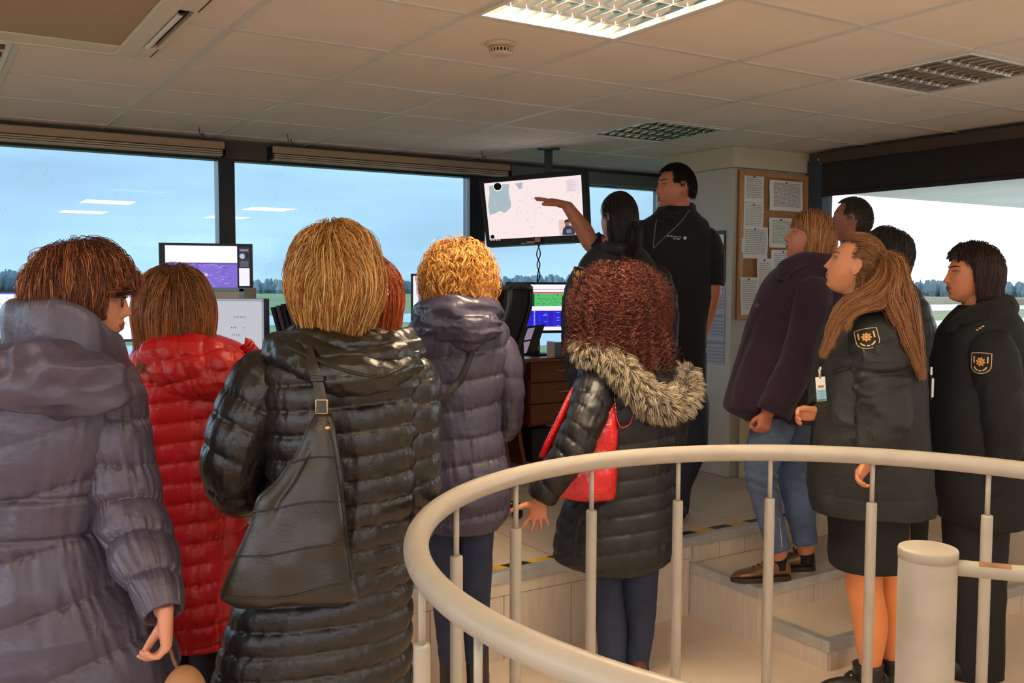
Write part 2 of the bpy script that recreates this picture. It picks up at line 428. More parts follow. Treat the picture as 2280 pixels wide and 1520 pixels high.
# ------------------------------------------------------------------ ceiling fittings
m_refl = M('lamp_reflector', (226, 226, 222), .18, 1.)
m_tubeon = mat('lit_tube', (255, 240, 210), .5, emit=(255, 232, 194), estr=235.)
m_tubeoff = M('unlit_tube', (220, 220, 216), .3)
def troffer(i, j, on, label):
    W_ = (lambda t: t) if on else (lambda t: 1-t)
    u0, u1, v0, v1 = CI(i)+.013, CI(i+1)-.013, CJ(j)+.013, CJ(j+1)-.013
    loc = G((u0+u1)/2, (v0+v1)/2, CEIL)
    t = empty('ceiling_light', loc, label, 'ceiling light')
    f = MB()
    gbox(f, u0, u1, v0, v0+.018, CEIL-.008, CEIL+.07); gbox(f, u0, u1, v1-.018, v1, CEIL-.008, CEIL+.07)
    gbox(f, u0, u0+.018, v0+.018, v1-.018, CEIL-.008, CEIL+.07); gbox(f, u1-.018, u1, v0+.018, v1-.018, CEIL-.008, CEIL+.07)
    gbox(f, u0, u1, v0, v1, CEIL+.07, CEIL+.075)
    obj('housing', f, M('lamp_housing', (228, 224, 216), .4), t, bevel=.002)
    q = (v1-v0)/4
    for k in range(4):
        c = v0+q*(k+.5); tb = MB()
        tube(tb, [G(u0+.03, c, CEIL+.052), G(u1-.03, c, CEIL+.052)], .013, 12)
        obj('fluorescent_tube', tb, m_tubeon if on else m_tubeoff, t, smooth=True)
    l = MB()                                     # parabolic louvre: long V walls and short cross blades
    for k in range(5):
        c = v0+q*k
        for s in (-1, 1):
            if (k == 0 and s < 0) or (k == 4 and s > 0): continue
            P = [[G(u0+.018, c+s*(.001+.022*t*t), CEIL-.004+.044*W_(t)), G(u1-.018, c+s*(.001+.022*t*t), CEIL-.004+.044*W_(t))] for t in np.linspace(1, 0, 5)]
            addgrid(l, np.array(P), closed=False)
    for k in range(4):
        for a in np.linspace(u0+.05, u1-.05, 9):
            for s in (-1, 1):
                P = [[G(a+s*(.001+.011*t), v0+q*k+.004, CEIL-.002+.036*W_(t)), G(a+s*(.001+.011*t), v0+q*(k+1)-.004, CEIL-.002+.036*W_(t))] for t in (1, .5, 0)]
                addgrid(l, np.array(P), closed=False)
    obj('louvre', l, m_refl, t, smooth=True)
    return t
troffer(2, -2, 1, 'large lit fluorescent ceiling light shining warm above the middle of the group')
troffer(5, 1, 0, 'unlit louvred ceiling light nearest the corkboard pillar')
troffer(5, -2, 0, 'unlit louvred ceiling light above the two uniformed women at the right window')
troffer(-1, 1, 0, 'unlit louvred ceiling light beside the air conditioner, only its corner in view')
m_panel = mat('lit_panel', (255, 240, 210), .5, emit=(255, 230, 192), estr=11.5)
for i, j, on in LAMPS[4:]:
    u0, u1, v0, v1 = CI(i)+.013, CI(i+1)-.013, CJ(j)+.013, CJ(j+1)-.013
    t = empty('ceiling_light', G((u0+u1)/2, (v0+v1)/2, CEIL), 'ceiling light panel out of view behind the photographer', 'ceiling light', 'ceiling lights behind the photographer')
    f = MB(); gbox(f, u0, u1, v0, v1, CEIL, CEIL+.05); obj('housing', f, M('lamp_housing', (0, 0, 0)), t)
    f = MB(); gbox(f, u0+.03, u1-.03, v0+.03, v1-.03, CEIL-.003, CEIL-.001); obj('diffuser', f, m_panel if on else m_white, t)

# cassette air conditioner
t = empty('air_conditioner', G(.31, 3.36, 2.49), 'square cassette air conditioner set in the ceiling, top left', 'air conditioner')
m_acg = M('ac_grille', (176, 148, 116), .6); m_acp = M('ac_panel', (222, 206, 186), .45)
a0, a1, c0, c1 = -.17, .787, 2.89, 3.845
f = MB(); z = 2.487
gbox(f, a0, a1, c1-.028, c1, z-.004, CEIL-.001); gbox(f, a0, a1, c0, c0+.028, z-.004, CEIL-.001)
gbox(f, a0, a0+.028, c0, c1, z-.004, CEIL-.001)
gbox(f, .655, .722, c0+.03, c1-.03, z-.006, CEIL-.001); gbox(f, .775, a1, c0+.03, c1-.03, z, CEIL-.001)
gbox(f, .70, a1, 3.66, c1-.02, z, CEIL-.001); gbox(f, .70, a1, c0+.02, 3.10, z, CEIL-.001)
gbox(f, a0, .66, 3.70, c1-.02, z, CEIL-.001); gbox(f, a0, .66, c0+.02, 3.02, z, CEIL-.001); gbox(f, a0, -.03, 3.0, 3.72, z, CEIL-.001)
obj('panel', f, m_acp, t, bevel=.004)
f = MB(); gbox(f, -.03, .655, 3.02, 3.70, z+.004, CEIL-.001)
obj('intake_grille', f, m_acg, t, bevel=.004)
f = MB(); gbox(f, .70, .79, 3.10, 3.66, CEIL-.006, CEIL-.0045); obj('slot_shade', f, M('slot_dark', (30, 22, 16), .8), t)  # flat dark plate, the shade inside the slot put in as colour
f = MB(); P = [[G(.726+.034*s, v, 2.482-.010*math.sin(math.pi*s)+.016*s) for v in (3.13, 3.64)] for s in np.linspace(0, 1, 7)]
addgrid(f, np.array(P), closed=False); P2 = [[p+UP*.006 for p in r] for r in P[::-1]]; addgrid(f, np.array(P2), closed=False)
obj('vane', f, M('ac_vane', (232, 224, 214), .35), t, smooth=True)

# smoke detector
t = empty('smoke_detector', G(1.83, 3.0, CEIL), 'small round smoke detector on a ceiling tile in front of the lit lamp', 'smoke detector')
c = G(1.83, 3.0, CEIL)
f = MB(); lathe(f, c, [(.056, 0), (.056, -.006), (.05, -.012), (.03, -.014)]); obj('base', f, M('detector', (206, 186, 158), .5), t, smooth=True)
f = MB(); lathe(f, c, [(.034, -.012), (.037, -.018), (.043, -.022)]); lathe(f, c, [(.043, -.034), (.04, -.042), (.024, -.047), (.002, -.048)])
obj('cover', f, M('detector', (0, 0, 0)), t, smooth=True)
f = MB()
for k in range(20):
    a = k*math.pi/10; d = GU*math.cos(a)+GV*math.sin(a); obox(f, c+d*.0415-UP*.028, d*.002, np.cross(d, UP)*.0028, UP*.007)
lathe(f, c, [(.036, -.02), (.036, -.036)], m=1)
obj('vent_slots', f, [M('detector', (0, 0, 0)), M('slot_dark', (0, 0, 0))], t)
# little hooks with wire by the window
for x, y, lab in ((443, 283, 'bent wire hook hanging from the ceiling above the left window post'), (640, 298, 'bent wire hook hanging from the ceiling above the second window blind'), (1072, 335, 'short wire hook hanging from the ceiling left of the hanging screen')):
    p = atz(x, y, CEIL); f = MB()
    tube(f, spl([p, p-UP*.03+GU*.004, p-UP*.045+GU*.012, p-UP*.03-GV*.01+GU*.02, p-UP*.075+GU*.03], 16), .0022, 6)
    tag(obj('wire_hook', f, m_black, smooth=True), lab, 'hook')

# rolled blinds above the window wall
m_blind = M('blind_box', (176, 150, 118), .5)
def blind(u0, u1, lab):
    t = empty('window_blind', G((u0+u1)/2, VL-.06, 2.40), lab, 'blind')
    f = MB(); gbox(f, u0, u1, VL-.13, VL-.035, 2.44, 2.485); obj('head_rail', f, m_blind, t, bevel=.006)
    f = MB()
    for k in range(3): gbox(f, u0+.012, u1-.012, VL-.12, VL-.045, 2.402+.0125*k, 2.411+.0125*k)
    obj('slats', f, M('blind_slat', (196, 178, 152), .5), t, bevel=.002)
    for e in (u0-.004, u1): f = MB(); gbox(f, e, e+.004, VL-.13, VL-.035, 2.40, 2.485); obj('end_cap', f, m_black, t)
blind(-.2, 1.615, 'raised slatted blind along the top of the left window')
blind(1.905, 3.64, 'raised slatted blind along the top of the middle window')
t = empty('window_blind', G(3.97, VL-.06, 2.39), 'raised grey blind behind the hanging screen, left of the pillar', 'blind')
f = MB(); gbox(f, 3.66, 5.1, VL-.11, VL-.035, 2.392, 2.485); obj('head_rail', f, M('grey_blind', (112, 112, 108), .6), t, bevel=.006)
# roller blind on the right wall
t = empty('roller_blind', G(UR-.05, 2.9, 2.21), 'dark roller blind half lowered over the right hand window', 'blind')
f = MB(); gbox(f, UR-.1, UR-.025, 1.2, 4.262, 2.425, 2.495); obj('cassette', f, M('blind_brown', (78, 60, 46), .6), t, bevel=.008)
f = MB(); gbox(f, UR-.062, UR-.058, 1.22, 4.25, 2.235, 2.43); obj('fabric', f, m_dark, t)
f = MB(); gbox(f, UR-.072, UR-.05, 1.22, 4.25, 2.212, 2.238); obj('bottom_bar', f, M('blind_bar', (30, 24, 22), .5), t, bevel=.004)
f = MB(); tube(f, [G(UR-.09, 4.255, 2.49), G(UR-.1, 4.25, 2.45), G(UR-.09, 4.24, 2.42)], .003, 6); obj('cord', f, m_white, t, smooth=True)

# ------------------------------------------------------------------ outside
m_grass = mat('airfield_grass', (88, 104, 62), .95, var=.25, vscale=.02)
b = MB(); b.add([[-3000, -200, -8], [4000, -200, -8], [4000, 3000, -8], [-3000, 3000, -8]], [[0, 1, 2, 3]]); struct('ground', b, m_grass)
m_tar = M('wet_tarmac', (150, 162, 176), .5); 
b = MB()
def strip(mb, y0, y1, dx=0., z=-7.97):
    """A runway band running along the window wall between two distances."""
    mb.add([GU*-1500+GV*y0+UP*z, GU*1500+GV*y0+UP*z, GU*1500+GV*y1+UP*z, GU*-1500+GV*y1+UP*z], [[0, 1, 2, 3]])
strip(b, 205, 262); strip(b, 120, 150); struct('runway_surface', b, m_tar)
b = MB()
for k in range(9): 
    u0 = -60+k*52; obox(b, GU*u0+GV*92+UP*-7.97, GU*9+GV*24, GV*4-GU*2, UP*.01)
struct('taxiway_surface', b, m_tar)
# forest on the horizon: nobody could count it
tr = np.random.default_rng(3); b = MB()
for k in range(4200):
    a = tr.uniform(-1.15, 1.5); d = tr.uniform(760, 900); h = tr.uniform(9, 15)*(1+.25*math.sin(a*9)); r = h*tr.uniform(.16, .36)
    c = np.array([math.sin(a)*d, math.cos(a)*d, -8.]); n = 7; an = np.arange(n)*2*math.pi/n+tr.uniform(0, 6)
    conif = tr.random() < .45
    prof = [(0.7, 0), (1, .25), (.55, .6), (.05, 1.)] if conif else [(.6, 0), (1, .35), (.9, .7), (.3, 1.)]
    P = np.array([[c+[r*q*math.cos(x), r*q*math.sin(x), h*t] for x in an] for q, t in prof]); addgrid(b, P, True, False, True, m=tr.choice(3, p=(.6, .3, .1)))
tag(obj('treeline', b, [mat('hazy_conifer', (84, 102, 112), 1., spec=.1), mat('hazy_wood', (104, 116, 122), 1., spec=.1), mat('autumn_wood', (134, 112, 98), 1., spec=.1)]), 'dark forest edge along the horizon beyond the airfield', 'forest', kind='stuff')  # blue-grey haze of distance painted into the conifer and wood colours
# balcony rail and canopy outside the right window
t = empty('balcony_rail', G(6.7, 3, .9), 'white balcony railing outside the right hand window', 'railing')
for z in (1.52, 1.30, 1.12):
    f = MB(); gbox(f, 6.66, 6.72, -3, 5.12, z-.025, z+.025); obj('rail', f, m_white, t, bevel=.006)
for k in range(5):
    f = MB(); gbox(f, 6.67, 6.71, -2.5+k*1.9, -2.46+k*1.9, -.1, 1.5); obj('post', f, m_white, t)
b = MB(); gbox(b, 5.24, 6.9, -3.5, 5.12, -.25, -.1); struct('balcony_slab', b, M('concrete', (150, 152, 150), .8, var=.1))
b = MB(); gbox(b, 6.6, 6.64, -3, 5.12, -.1, 1.02); struct('balcony_parapet', b, M('parapet', (120, 140, 158), .6))
b = MB(); gbox(b, 5.24, 12, -4, 5.12, 2.36, 2.6); struct('roof_overhang', b, M('overhang', (232, 234, 236), .8, var=.05, vscale=2))
# ================================================================== people: shared builders
from mathutils.bvhtree import BVHTree
from mathutils import Vector

def remesh(mb, vox, smooth=2, fac=.5):
    me = mb.mesh('tmp'); o = bpy.data.objects.new('tmp', me); COL.objects.link(o)
    r = o.modifiers.new('r', 'REMESH'); r.mode = 'VOXEL'; r.voxel_size = vox; r.adaptivity = 0
    if smooth: s = o.modifiers.new('s', 'SMOOTH'); s.factor = fac; s.iterations = smooth
    dg = bpy.context.evaluated_depsgraph_get(); dg.update()
    e = bpy.data.meshes.new_from_object(o.evaluated_get(dg))
    V = np.empty(len(e.vertices)*3, np.float32); e.vertices.foreach_get('co', V)
    n = np.empty(len(e.polygons), np.int32); e.polygons.foreach_get('loop_total', n)
    l = np.empty(len(e.loops), np.int32); e.loops.foreach_get('vertex_index', l)
    st = np.r_[0, np.cumsum(n)[:-1]]
    q = st[n == 4]; t = st[n == 3]
    Q = np.stack([l[q+k] for k in range(4)], 1) if len(q) else None
    T = np.stack([l[t+k] for k in range(3)], 1) if len(t) else None
    bpy.data.objects.remove(o); bpy.data.meshes.remove(me); bpy.data.meshes.remove(e)
    return V.reshape(-1, 3).astype(float), Q, T

def rotm(yaw, pitch, roll):
    """Columns: right, forward, up. Yaw 0 looks along +Y (away), positive turns to the left; pitch up; roll to its right."""
    y, p, r = np.radians([yaw, pitch, roll])
    f = np.array([-math.sin(y)*math.cos(p), math.cos(y)*math.cos(p), math.sin(p)])
    rt = np.array([math.cos(y), math.sin(y), 0]); u = np.cross(rt, f)
    rt, u = rt*math.cos(r)-u*math.sin(r), u*math.cos(r)+rt*math.sin(r)
    return np.stack([rt, f, u], 1)

class Head:
    def __init__(s, C, yaw=0, pitch=0, roll=0, sc=1., male=False, nose=1.):
        s.C = np.asarray(C, float); s.R = rotm(yaw, pitch, roll); s.s = sc; s.male = male
        nu, nv = 132, 104
        dz = -np.cos(np.linspace(.03, math.pi-.03, nv))[:, None]; ph = (np.arange(nu)*2*math.pi/nu)[None]
        a, bf, bb, c = .073, .086, .102, .116
        low = dz < 0
        hf = np.where(low, (1-abs(dz)**3.6)**(1/3.6), (1-abs(dz)**2.3)**(1/2.3)); hs = np.where(low, (1-abs(dz)**2.5)**(1/2.5), (1-abs(dz)**2.2)**(1/2.2)); hb = (1-dz**2)**.5
        x = a*hs*np.cos(ph); y = np.where(np.sin(ph) > 0, bf*hf, bb*hb)*np.sin(ph); z = c*dz+0*ph
        t = np.clip(-z/.115, 0, 1); x = x*(1-(.26 if male else .34)*t**1.7)
        y = np.where(y < 0, y*(1-.6*ss(-z, .02, .1)), y)
        y = y-.010*ss(z, .045, .105)*(y > 0)*np.sin(ph)
        fr = ss(y, .01, .05)
        def g(x0, z0, sx, sz): return np.exp(-((abs(x)-x0)/sx)**2-((z-z0)/sz)**2)
        d = .0045*g(0, .030, .045, .011)-.012*g(.031, .011, .015, .0095)
        tn = np.clip((.024-z)/.056, 0, 1); am = (.004+.021*tn**1.25)*ss(z, -.041, -.031)*(1-ss(z, .014, .032)); d += nose*am*np.exp(-(x/(.0065+.006*tn))**2)
        d += .006*nose*g(.011, -.030, .007, .008)
        d += .0065*g(0, -.060, .026, .016)+.0045*g(0, -.0535, .018, .0042)+.0048*g(0, -.0665, .016, .0052)-.0042*g(0, -.0600, .022, .0020)
        d += -.004*g(0, -.079, .02, .006)+.009*g(0, -.098, .02, .013)+.004*g(.043, -.018, .018, .018)+.0035*g(.031, .018, .013, .003)
        y = y+d*fr
        if male: y = y+.003*g(.03, .029, .02, .008)*fr
        s.L = np.stack([x, y, z], -1); s.sc = sc
    def w(s, l): return s.C+(np.asarray(l)*s.s) @ s.R.T
    def loc(s, W): return ((np.asarray(W)-s.C) @ s.R)/s.s
    def surf(s, x, z):
        f = s.L.reshape(-1, 3); f = f[f[:, 1] > 0]; k = np.argmin((f[:, 0]-x)**2+(f[:, 2]-z)**2); return f[k, 1]
    def add(s, mb, neck=None, rn=.054):
        addgrid(mb, s.w(s.L), True, True, True)
        for sx in (-1, 1):
            base = np.array([sx*.072, -.012, -.004])
            ball(mb, s.w(base), np.array([.008, .017, .028])*s.s, 16, 12, R=s.R)
            hx = [[sx*(.076+.007*abs(math.sin(t))), -.010-.019*math.sin(t)-.004*math.cos(t), -.002+.030*math.cos(t)] for t in np.linspace(-.5, 2.9, 12)]
            roundtube(mb, s.w(np.array(hx)), np.full(12, .0052*s.s), 8)
        if neck is not None:
            p0 = s.w([0, -.022, -.035]); neck = np.asarray(neck); tube(mb, spl([p0, s.w([0, -.026, -.085])*.6+neck*.4, neck], 12), np.linspace(rn*.98, rn*1.12, 12), 24)
    def lips(s, W):
        l = s.loc(W); k = l[:, 1] > .06
        return k & (abs(l[:, 0]) < .0235) & (l[:, 2] < -.0495+.1*abs(l[:, 0])*.0) & (l[:, 2] > -.0722+.0135*(abs(l[:, 0])/.0235)**2) & (l[:, 2] < -.0492-.008*(abs(l[:, 0])/.0235)**2)
    def eyes(s, par, iris=(70, 52, 40), brow=(50, 36, 28)):
        me = M('eye_white', (196, 186, 178), .3); mi = mat('iris', iris, .2); mbk = mat('brow_hair', brow, .8)
        for sx in (-1, 1):
            c = s.w([sx*.031, s.surf(sx*.031, .011)-.0078, .011]); b = MB(); ball(b, c, .0118*s.s, 24, 18)
            fw = s.R[:, 1]; b2 = MB(); ball(b2, c+fw*.0075*s.s, .0056*s.s, 14, 10, m=1); b.join(b2)
            obj('eye', b, [me, mi], par, smooth=True)
            b = MB(); xs = np.linspace(.014, .05, 9)
            P = [s.w([sx*x, s.surf(sx*x, .029+.005*math.sin((x-.014)/.036*2.4))+.0005, .029+.005*math.sin((x-.014)/.036*2.4)]) for x in xs]
            roundtube(b, np.array(P), np.stack([np.interp(xs, [.014, .03, .05], [.0028, .0032, .0012]), np.full(9, .0018)], 1)*s.s, 8, up=UP); obj('eyebrow', b, mbk, par, smooth=True)
            b = MB(); xs = np.linspace(.018, .045, 9)      # dark upper lash line
            P = [s.w([sx*x, s.surf(sx*x, .011+.0062*math.sin((x-.018)/.027*math.pi))+.0022, .011+.0075*math.sin((x-.018)/.027*math.pi)]) for x in xs]
            roundtube(b, np.array(P), np.full(9, .0013*s.s), 6); obj('eyelash', b, mbk, par, smooth=True)

def hand(mb, W, D, T, side=1, curl=.5, spread=.12, sc=1., thumb=(.55, .75, .25), tc=.4, width=1.):
    """Palm, five jointed fingers and a thumb. D runs from wrist to knuckles, T across to the thumb side, fingers curl towards side * D x T."""
    W = np.asarray(W, float); D = nrm(D); T = nrm(np.asarray(T)-(np.asarray(T) @ D)*D); N = np.cross(D, T)*side; s = sc
    cu = curl if np.ndim(curl) else (curl,)*4
    k = np.linspace(-.02, .088, 9)*s
    prof = np.interp(np.linspace(0, 1, 9), [0, .2, .6, 1], [.025, .029, .039, .041])*s*width; th = np.interp(np.linspace(0, 1, 9), [0, .3, .8, 1], [.019, .0185, .0155, .0125])*s
    tube(mb, W+D*k[:, None], np.stack([prof, th], 1), 22, up=T, power=2.4)
    ball(mb, W+D*.035*s+T*.024*s+N*.008*s, np.array([.017, .028, .014])*s, 14, 10, R=np.stack([T, D, N], 1))
    for i, (off, ln, r) in enumerate(((.029, .073, .0088), (.0098, .081, .0092), (-.0098, .075, .0088), (-.028, .059, .0078))):
        p = W+D*.082*s+T*off*s*width; a = spread*(1.5-i)*.66; d = nrm(D*math.cos(a)+T*math.sin(a))
        pts = [p-d*.012*s, p]; c = cu[i]*.75; ang = 0
        for L_, w_ in ((.46, .9), (.31, 1.15), (.23, .75)):
            ang += c*w_; dd = d*math.cos(ang)+N*math.sin(ang); q0 = pts[-1]
            pts += [q0+dd*ln*L_*s*.5, q0+dd*ln*L_*s]
        n = len(pts); rr = np.interp(np.arange(n), [0, 1, 3, 5, 7], [r*1.05, r*1.06, r, r*.93, r*.78])*s
        roundtube(mb, spl(np.c_[pts, rr], 16)[:, :3], spl(np.c_[pts, rr], 16)[:, 3], 12)
    t0 = W+D*.026*s+T*.024*s; td = nrm(D*thumb[0]+T*thumb[1]+N*thumb[2]); t1 = t0+td*.042*s; td2 = nrm(td+D*.5*tc-T*.9*tc+N*.3*tc); t2 = t1+td2*.031*s; td3 = nrm(td2+D*.3*tc-T*.6*tc); t3 = t2+td3*.025*s
    rr = np.array([.0145, .0125, .0108, .0092])*s; q = spl(np.c_[[t0, t1, t2, t3], rr], 14)
    roundtube(mb, q[:, :3], q[:, 3], 12)

# ------------------------------------------------------------------ cloth displacement
def quilt(sp, amp=.009, tilt=0., wav=.006, pk=.0035, fold=.004, seed=0, p=.5, cross=0.):
    """Rounded channels between stitched seams, puckered along the stitching."""
    def f(P, s, ang, cx):
        w = wav*noise3(P*[3.5, 3.5, 6]+seed)
        t = (s+tilt*(P[..., 0]-cx)+w)/sp
        fr = t-np.floor(t); puff = np.maximum(1-(2*fr-1)**2, 0)**p
        d = amp*(puff-.75)
        if cross:
            t2 = (P[..., 0]-cx)/cross+.5*np.floor(t)*0; f2 = t2-np.floor(t2); d = d+amp*.8*(np.maximum(1-(2*f2-1)**2, 0)**.35-.85)
        a = np.stack([np.cos(ang)*9+0*s, np.sin(ang)*9+0*s, s*9], -1)+seed
        d = d+pk*noise3(a*1.25)*(1.25-puff)+pk*.7*noise3(a*2.6+5)*(1.15-puff)
        r = 1-2*abs(noise3(P*[9, 9, 13]+seed+3)); d = d+fold*r*.6+fold*noise3(P*4+seed)
        return d
    return f
def folds(amp=.008, sc=(6, 6, 4), fine=.0015, seed=0):
    def f(P, s, ang, cx):
        q = P*np.array(sc)+seed; r = 1-abs(noise3(q+.6*noise3(q*1.7)[..., None]))*2.2
        return amp*r*.55+amp*.8*noise3(q*.6+4)+fine*fbm(P*34+seed, 1, 2)
    return f

class Person:
    def __init__(s, Y, x, z0, label):
        s.Y, s.z0 = Y, z0; s.loc = np.array([(x-1140)/F*Y, Y, z0]); s.label = label; s.b = MB()
    def p(s, x, y, dy=0.): return at(x, y, s.Y+dy)
    def r(s, px): return px*s.Y/F
    def rows(s, rows):
        o = []
        for r in rows:
            y, xl, xr, b = r[:4]; dy = r[4] if len(r) > 4 else 0.; Y = s.Y+dy
            c = at((xl+xr)/2, y, Y); o.append([*c, (xr-xl)/2*Y/F, b])
        return np.array(o)
    def shell(s, mb, rows, nu=200, dz=.006, n=2.4, disp=None, scale=1., cap=True, m=0, rz=1., tw=None):
        R = s.rows(rows)[::-1]                   # from the hem up
        nv = max(4, int((R[-1, 2]-R[0, 2])/dz)); z = np.linspace(R[0, 2], R[-1, 2], nv)
        C = np.stack([pchip(R[:, 2], R[:, k], z) for k in range(5)], 1)
        ang = np.arange(nu)*2*math.pi/nu; ca, sa = np.cos(ang), np.sin(ang); e = 2/n
        ex, ey = np.sign(ca)*abs(ca)**e, np.sign(sa)*abs(sa)**e
        P = np.stack([C[:, 0, None]+C[:, 3, None]*scale*ex, C[:, 1, None]+C[:, 4, None]*scale*ey, C[:, 2, None]+0*ex], -1)
        if disp is not None:
            P = P+gnormals(P)*disp(P, (R[-1, 2]-z)[:, None]+0*ex, ang[None]+0*P[..., 0], C[:, 0, None])[..., None]
        if cap:
            c0 = P[0].mean(0); P = np.concatenate([[c0+(P[0]-c0)*.86+UP*.05], [c0+(P[0]-c0)*.93+UP*.012], P])
        return addgrid(mb, P, True, True, True, m)
    def sleeve(s, mb, pts, n=90, ns=72, disp=None, m=0, scale=1., cap=True, up=None, power=2., dome=True):
        A = [[*s.p(q[0], q[1], q[2]), s.r(q[3])*(1+q[2]/s.Y), (s.r(q[4]) if len(q) > 4 else s.r(q[3]))*(1+q[2]/s.Y)] for q in pts]
        A = spl(A, n); path, rad = A[:, :3], A[:, 3:]*scale
        # smooth the bends a little
        for _ in range(3): path[1:-1] = .25*path[:-2]+.5*path[1:-1]+.25*path[2:]
        if cap and dome:                         # the sleeve head closes in a dome over the shoulder
            sl = np.r_[0, np.cumsum(np.linalg.norm(np.diff(path, axis=0), axis=1))]; f = np.clip(sl/(rad[0].mean()*.95), 0, 1); rad = rad*np.maximum(np.sqrt(1-(1-f)**2), .06)[:, None]
        P = tubegrid(path, rad, ns, up, power)
        if disp is not None:
            sl = np.r_[0, np.cumsum(np.linalg.norm(np.diff(path, axis=0), axis=1))]; ang = np.arange(ns)*2*math.pi/ns
            P = P+gnormals(P)*disp(P, sl[:, None]+0*ang, ang[None]+0*sl[:, None], path[:, 0, None])[..., None]
        if cap:
            c = P[-1].mean(0); P = np.concatenate([P, [c+(P[-1]-c)*.9-nrm(path[-1]-path[-3])*.004], [c+(P[-1]-c)*.8-nrm(path[-1]-path[-3])*.03]])
        return addgrid(mb, P, True, True, True, m)
    def limb(s, pts, n=24, ns=18): return s.sleeve(s.b, pts, n, ns, cap=False)
    def finish(s, head, vox=.006, skin=(196, 132, 100), lip=(150, 78, 70), name='person', eyes=None):
        s.H = head
        V, Q, T = remesh(s.b, vox, 2)
        mb = MB(); ml = np.zeros(len(Q), int)
        if head is not None:
            ml = head.lips(V[Q].mean(1)).astype(int)
        mb.add(V, Q, T); mb.mq = [ml]
        ms = mat('skin', skin, .5, sss=.12, var=.05, vscale=30, bump=.06, bscale=300)
        s.o = obj(name, mb, [ms, mat('lip', lip, .4)], smooth=True, origin=s.loc)
        tag(s.o, s.label, 'person')
        if eyes is not None and head is not None: head.eyes(s.o, *eyes)
        return s.o
    def part(s, name, mb, m, par=None, **k):
        k.setdefault('smooth', True)
        return obj(name, mb, m, par or s.o, **k)
    def default_legs(s, xl, xr, ytop, r=.07):
        """Plain legs down to the floor, for people whose legs the clothes or others hide."""
        for x in (xl, xr):
            top = s.p(x, ytop); x0 = top[0]; foot = np.array([x0, s.Y, s.z0+.06])
            tube(s.b, spl([np.r_[top, r], np.r_[(top+foot)/2, r*.8], np.r_[foot, r*.55]], 24)[:, :3], np.linspace(r, r*.55, 24), 18)
            ball(s.b, foot+[0, .06, -.02], [.042, .115, .036], 16, 12)

_bv = {}
def on(o, x, y, off=0.):
    """Point and normal where a sight line meets a built surface, lifted off it by off."""
    if o.name not in _bv:
        me = o.data; V = np.empty(len(me.vertices)*3, np.float32); me.vertices.foreach_get('co', V); V = V.reshape(-1, 3)+ORG[o.name]
        _bv[o.name] = BVHTree.FromPolygons([tuple(map(float, v)) for v in V], [tuple(p.vertices) for p in me.polygons])
    d = nrm(ray(x, y)); h = _bv[o.name].ray_cast(Vector((0, 0, CZ)), Vector(d))
    if h[0] is None: return None, None
    n = np.array(h[1]); n = n if n @ d < 0 else -n
    return np.array(h[0])+n*off, n
def onpath(o, pts, off, n=60, dflt=None):
    pts = np.array(pts, float); d = np.r_[0, np.cumsum(np.linalg.norm(np.diff(pts, axis=0), axis=1))]; q = np.linspace(0, d[-1], n)
    P, N = [], []
    for a, b in zip(pchip(d, pts[:, 0], q), pchip(d, pts[:, 1], q)):
        h, k = on(o, a, b, off)
        if h is not None: P.append(h); N.append(k)
    P, N = np.array(P), np.array(N)
    for _ in range(6): P[1:-1] = .25*P[:-2]+.5*P[1:-1]+.25*P[2:]; N[1:-1] = .25*N[:-2]+.5*N[1:-1]+.25*N[2:]
    return P, nrm(N)
def ribbon(mb, P, N, w, t, m=0):
    """A flat strap of width w and thickness t lying on the path P with face normals N."""
    P = np.asarray(P); T = nrm(np.gradient(P, axis=0)); B = nrm(np.cross(T, N)); w = np.broadcast_to(np.asarray(w, float), len(P))[:, None]
    R = [P-B*w/2-N*t/2, P+B*w/2-N*t/2, P+B*w/2+N*t/2, P-B*w/2+N*t/2]
    G_ = np.stack(R, 1); return addgrid(mb, G_, True, True, True, m)

# ------------------------------------------------------------------ hair
def strands(mb, P, r0, col, tip=.35, m=0):
    """Thin three-sided locks: P (n, k, 3), colours (n, k, 3)."""
    n, K = P.shape[:2]; T = nrm(np.gradient(P, axis=1)); a = nrm(rng.normal(size=(n, 1, 3)))
    N = nrm(np.cross(T, a)); B = np.cross(T, N); s = np.linspace(0, 1, K)
    r = (np.asarray(r0).reshape(-1, 1) if np.ndim(r0) else r0)*(1-(1-tip)*s**2)[None]
    r = np.broadcast_to(r, (n, K))[..., None]
    V = np.stack([P+r*(N*math.cos(t)+B*math.sin(t)) for t in (0, 2.0944, 4.18879)], 2)     # n K 3 3
    idx = np.arange(n*K*3).reshape(n, K, 3); j = np.roll(idx, -1, 2)
    Q = np.stack([idx[:, :-1], j[:, :-1], j[:, 1:], idx[:, 1:]], -1).reshape(-1, 4)
    return mb.add(V.reshape(-1, 3), Q, m=m, col=np.repeat(col[:, :, None, :], 3, 2).reshape(-1, 3))
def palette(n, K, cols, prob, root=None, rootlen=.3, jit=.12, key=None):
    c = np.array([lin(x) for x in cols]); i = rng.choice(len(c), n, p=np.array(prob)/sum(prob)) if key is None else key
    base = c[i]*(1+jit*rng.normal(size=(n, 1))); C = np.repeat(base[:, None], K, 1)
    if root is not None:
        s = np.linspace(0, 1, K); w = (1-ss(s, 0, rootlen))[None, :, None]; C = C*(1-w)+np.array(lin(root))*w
    return np.clip(C, .002, 1)
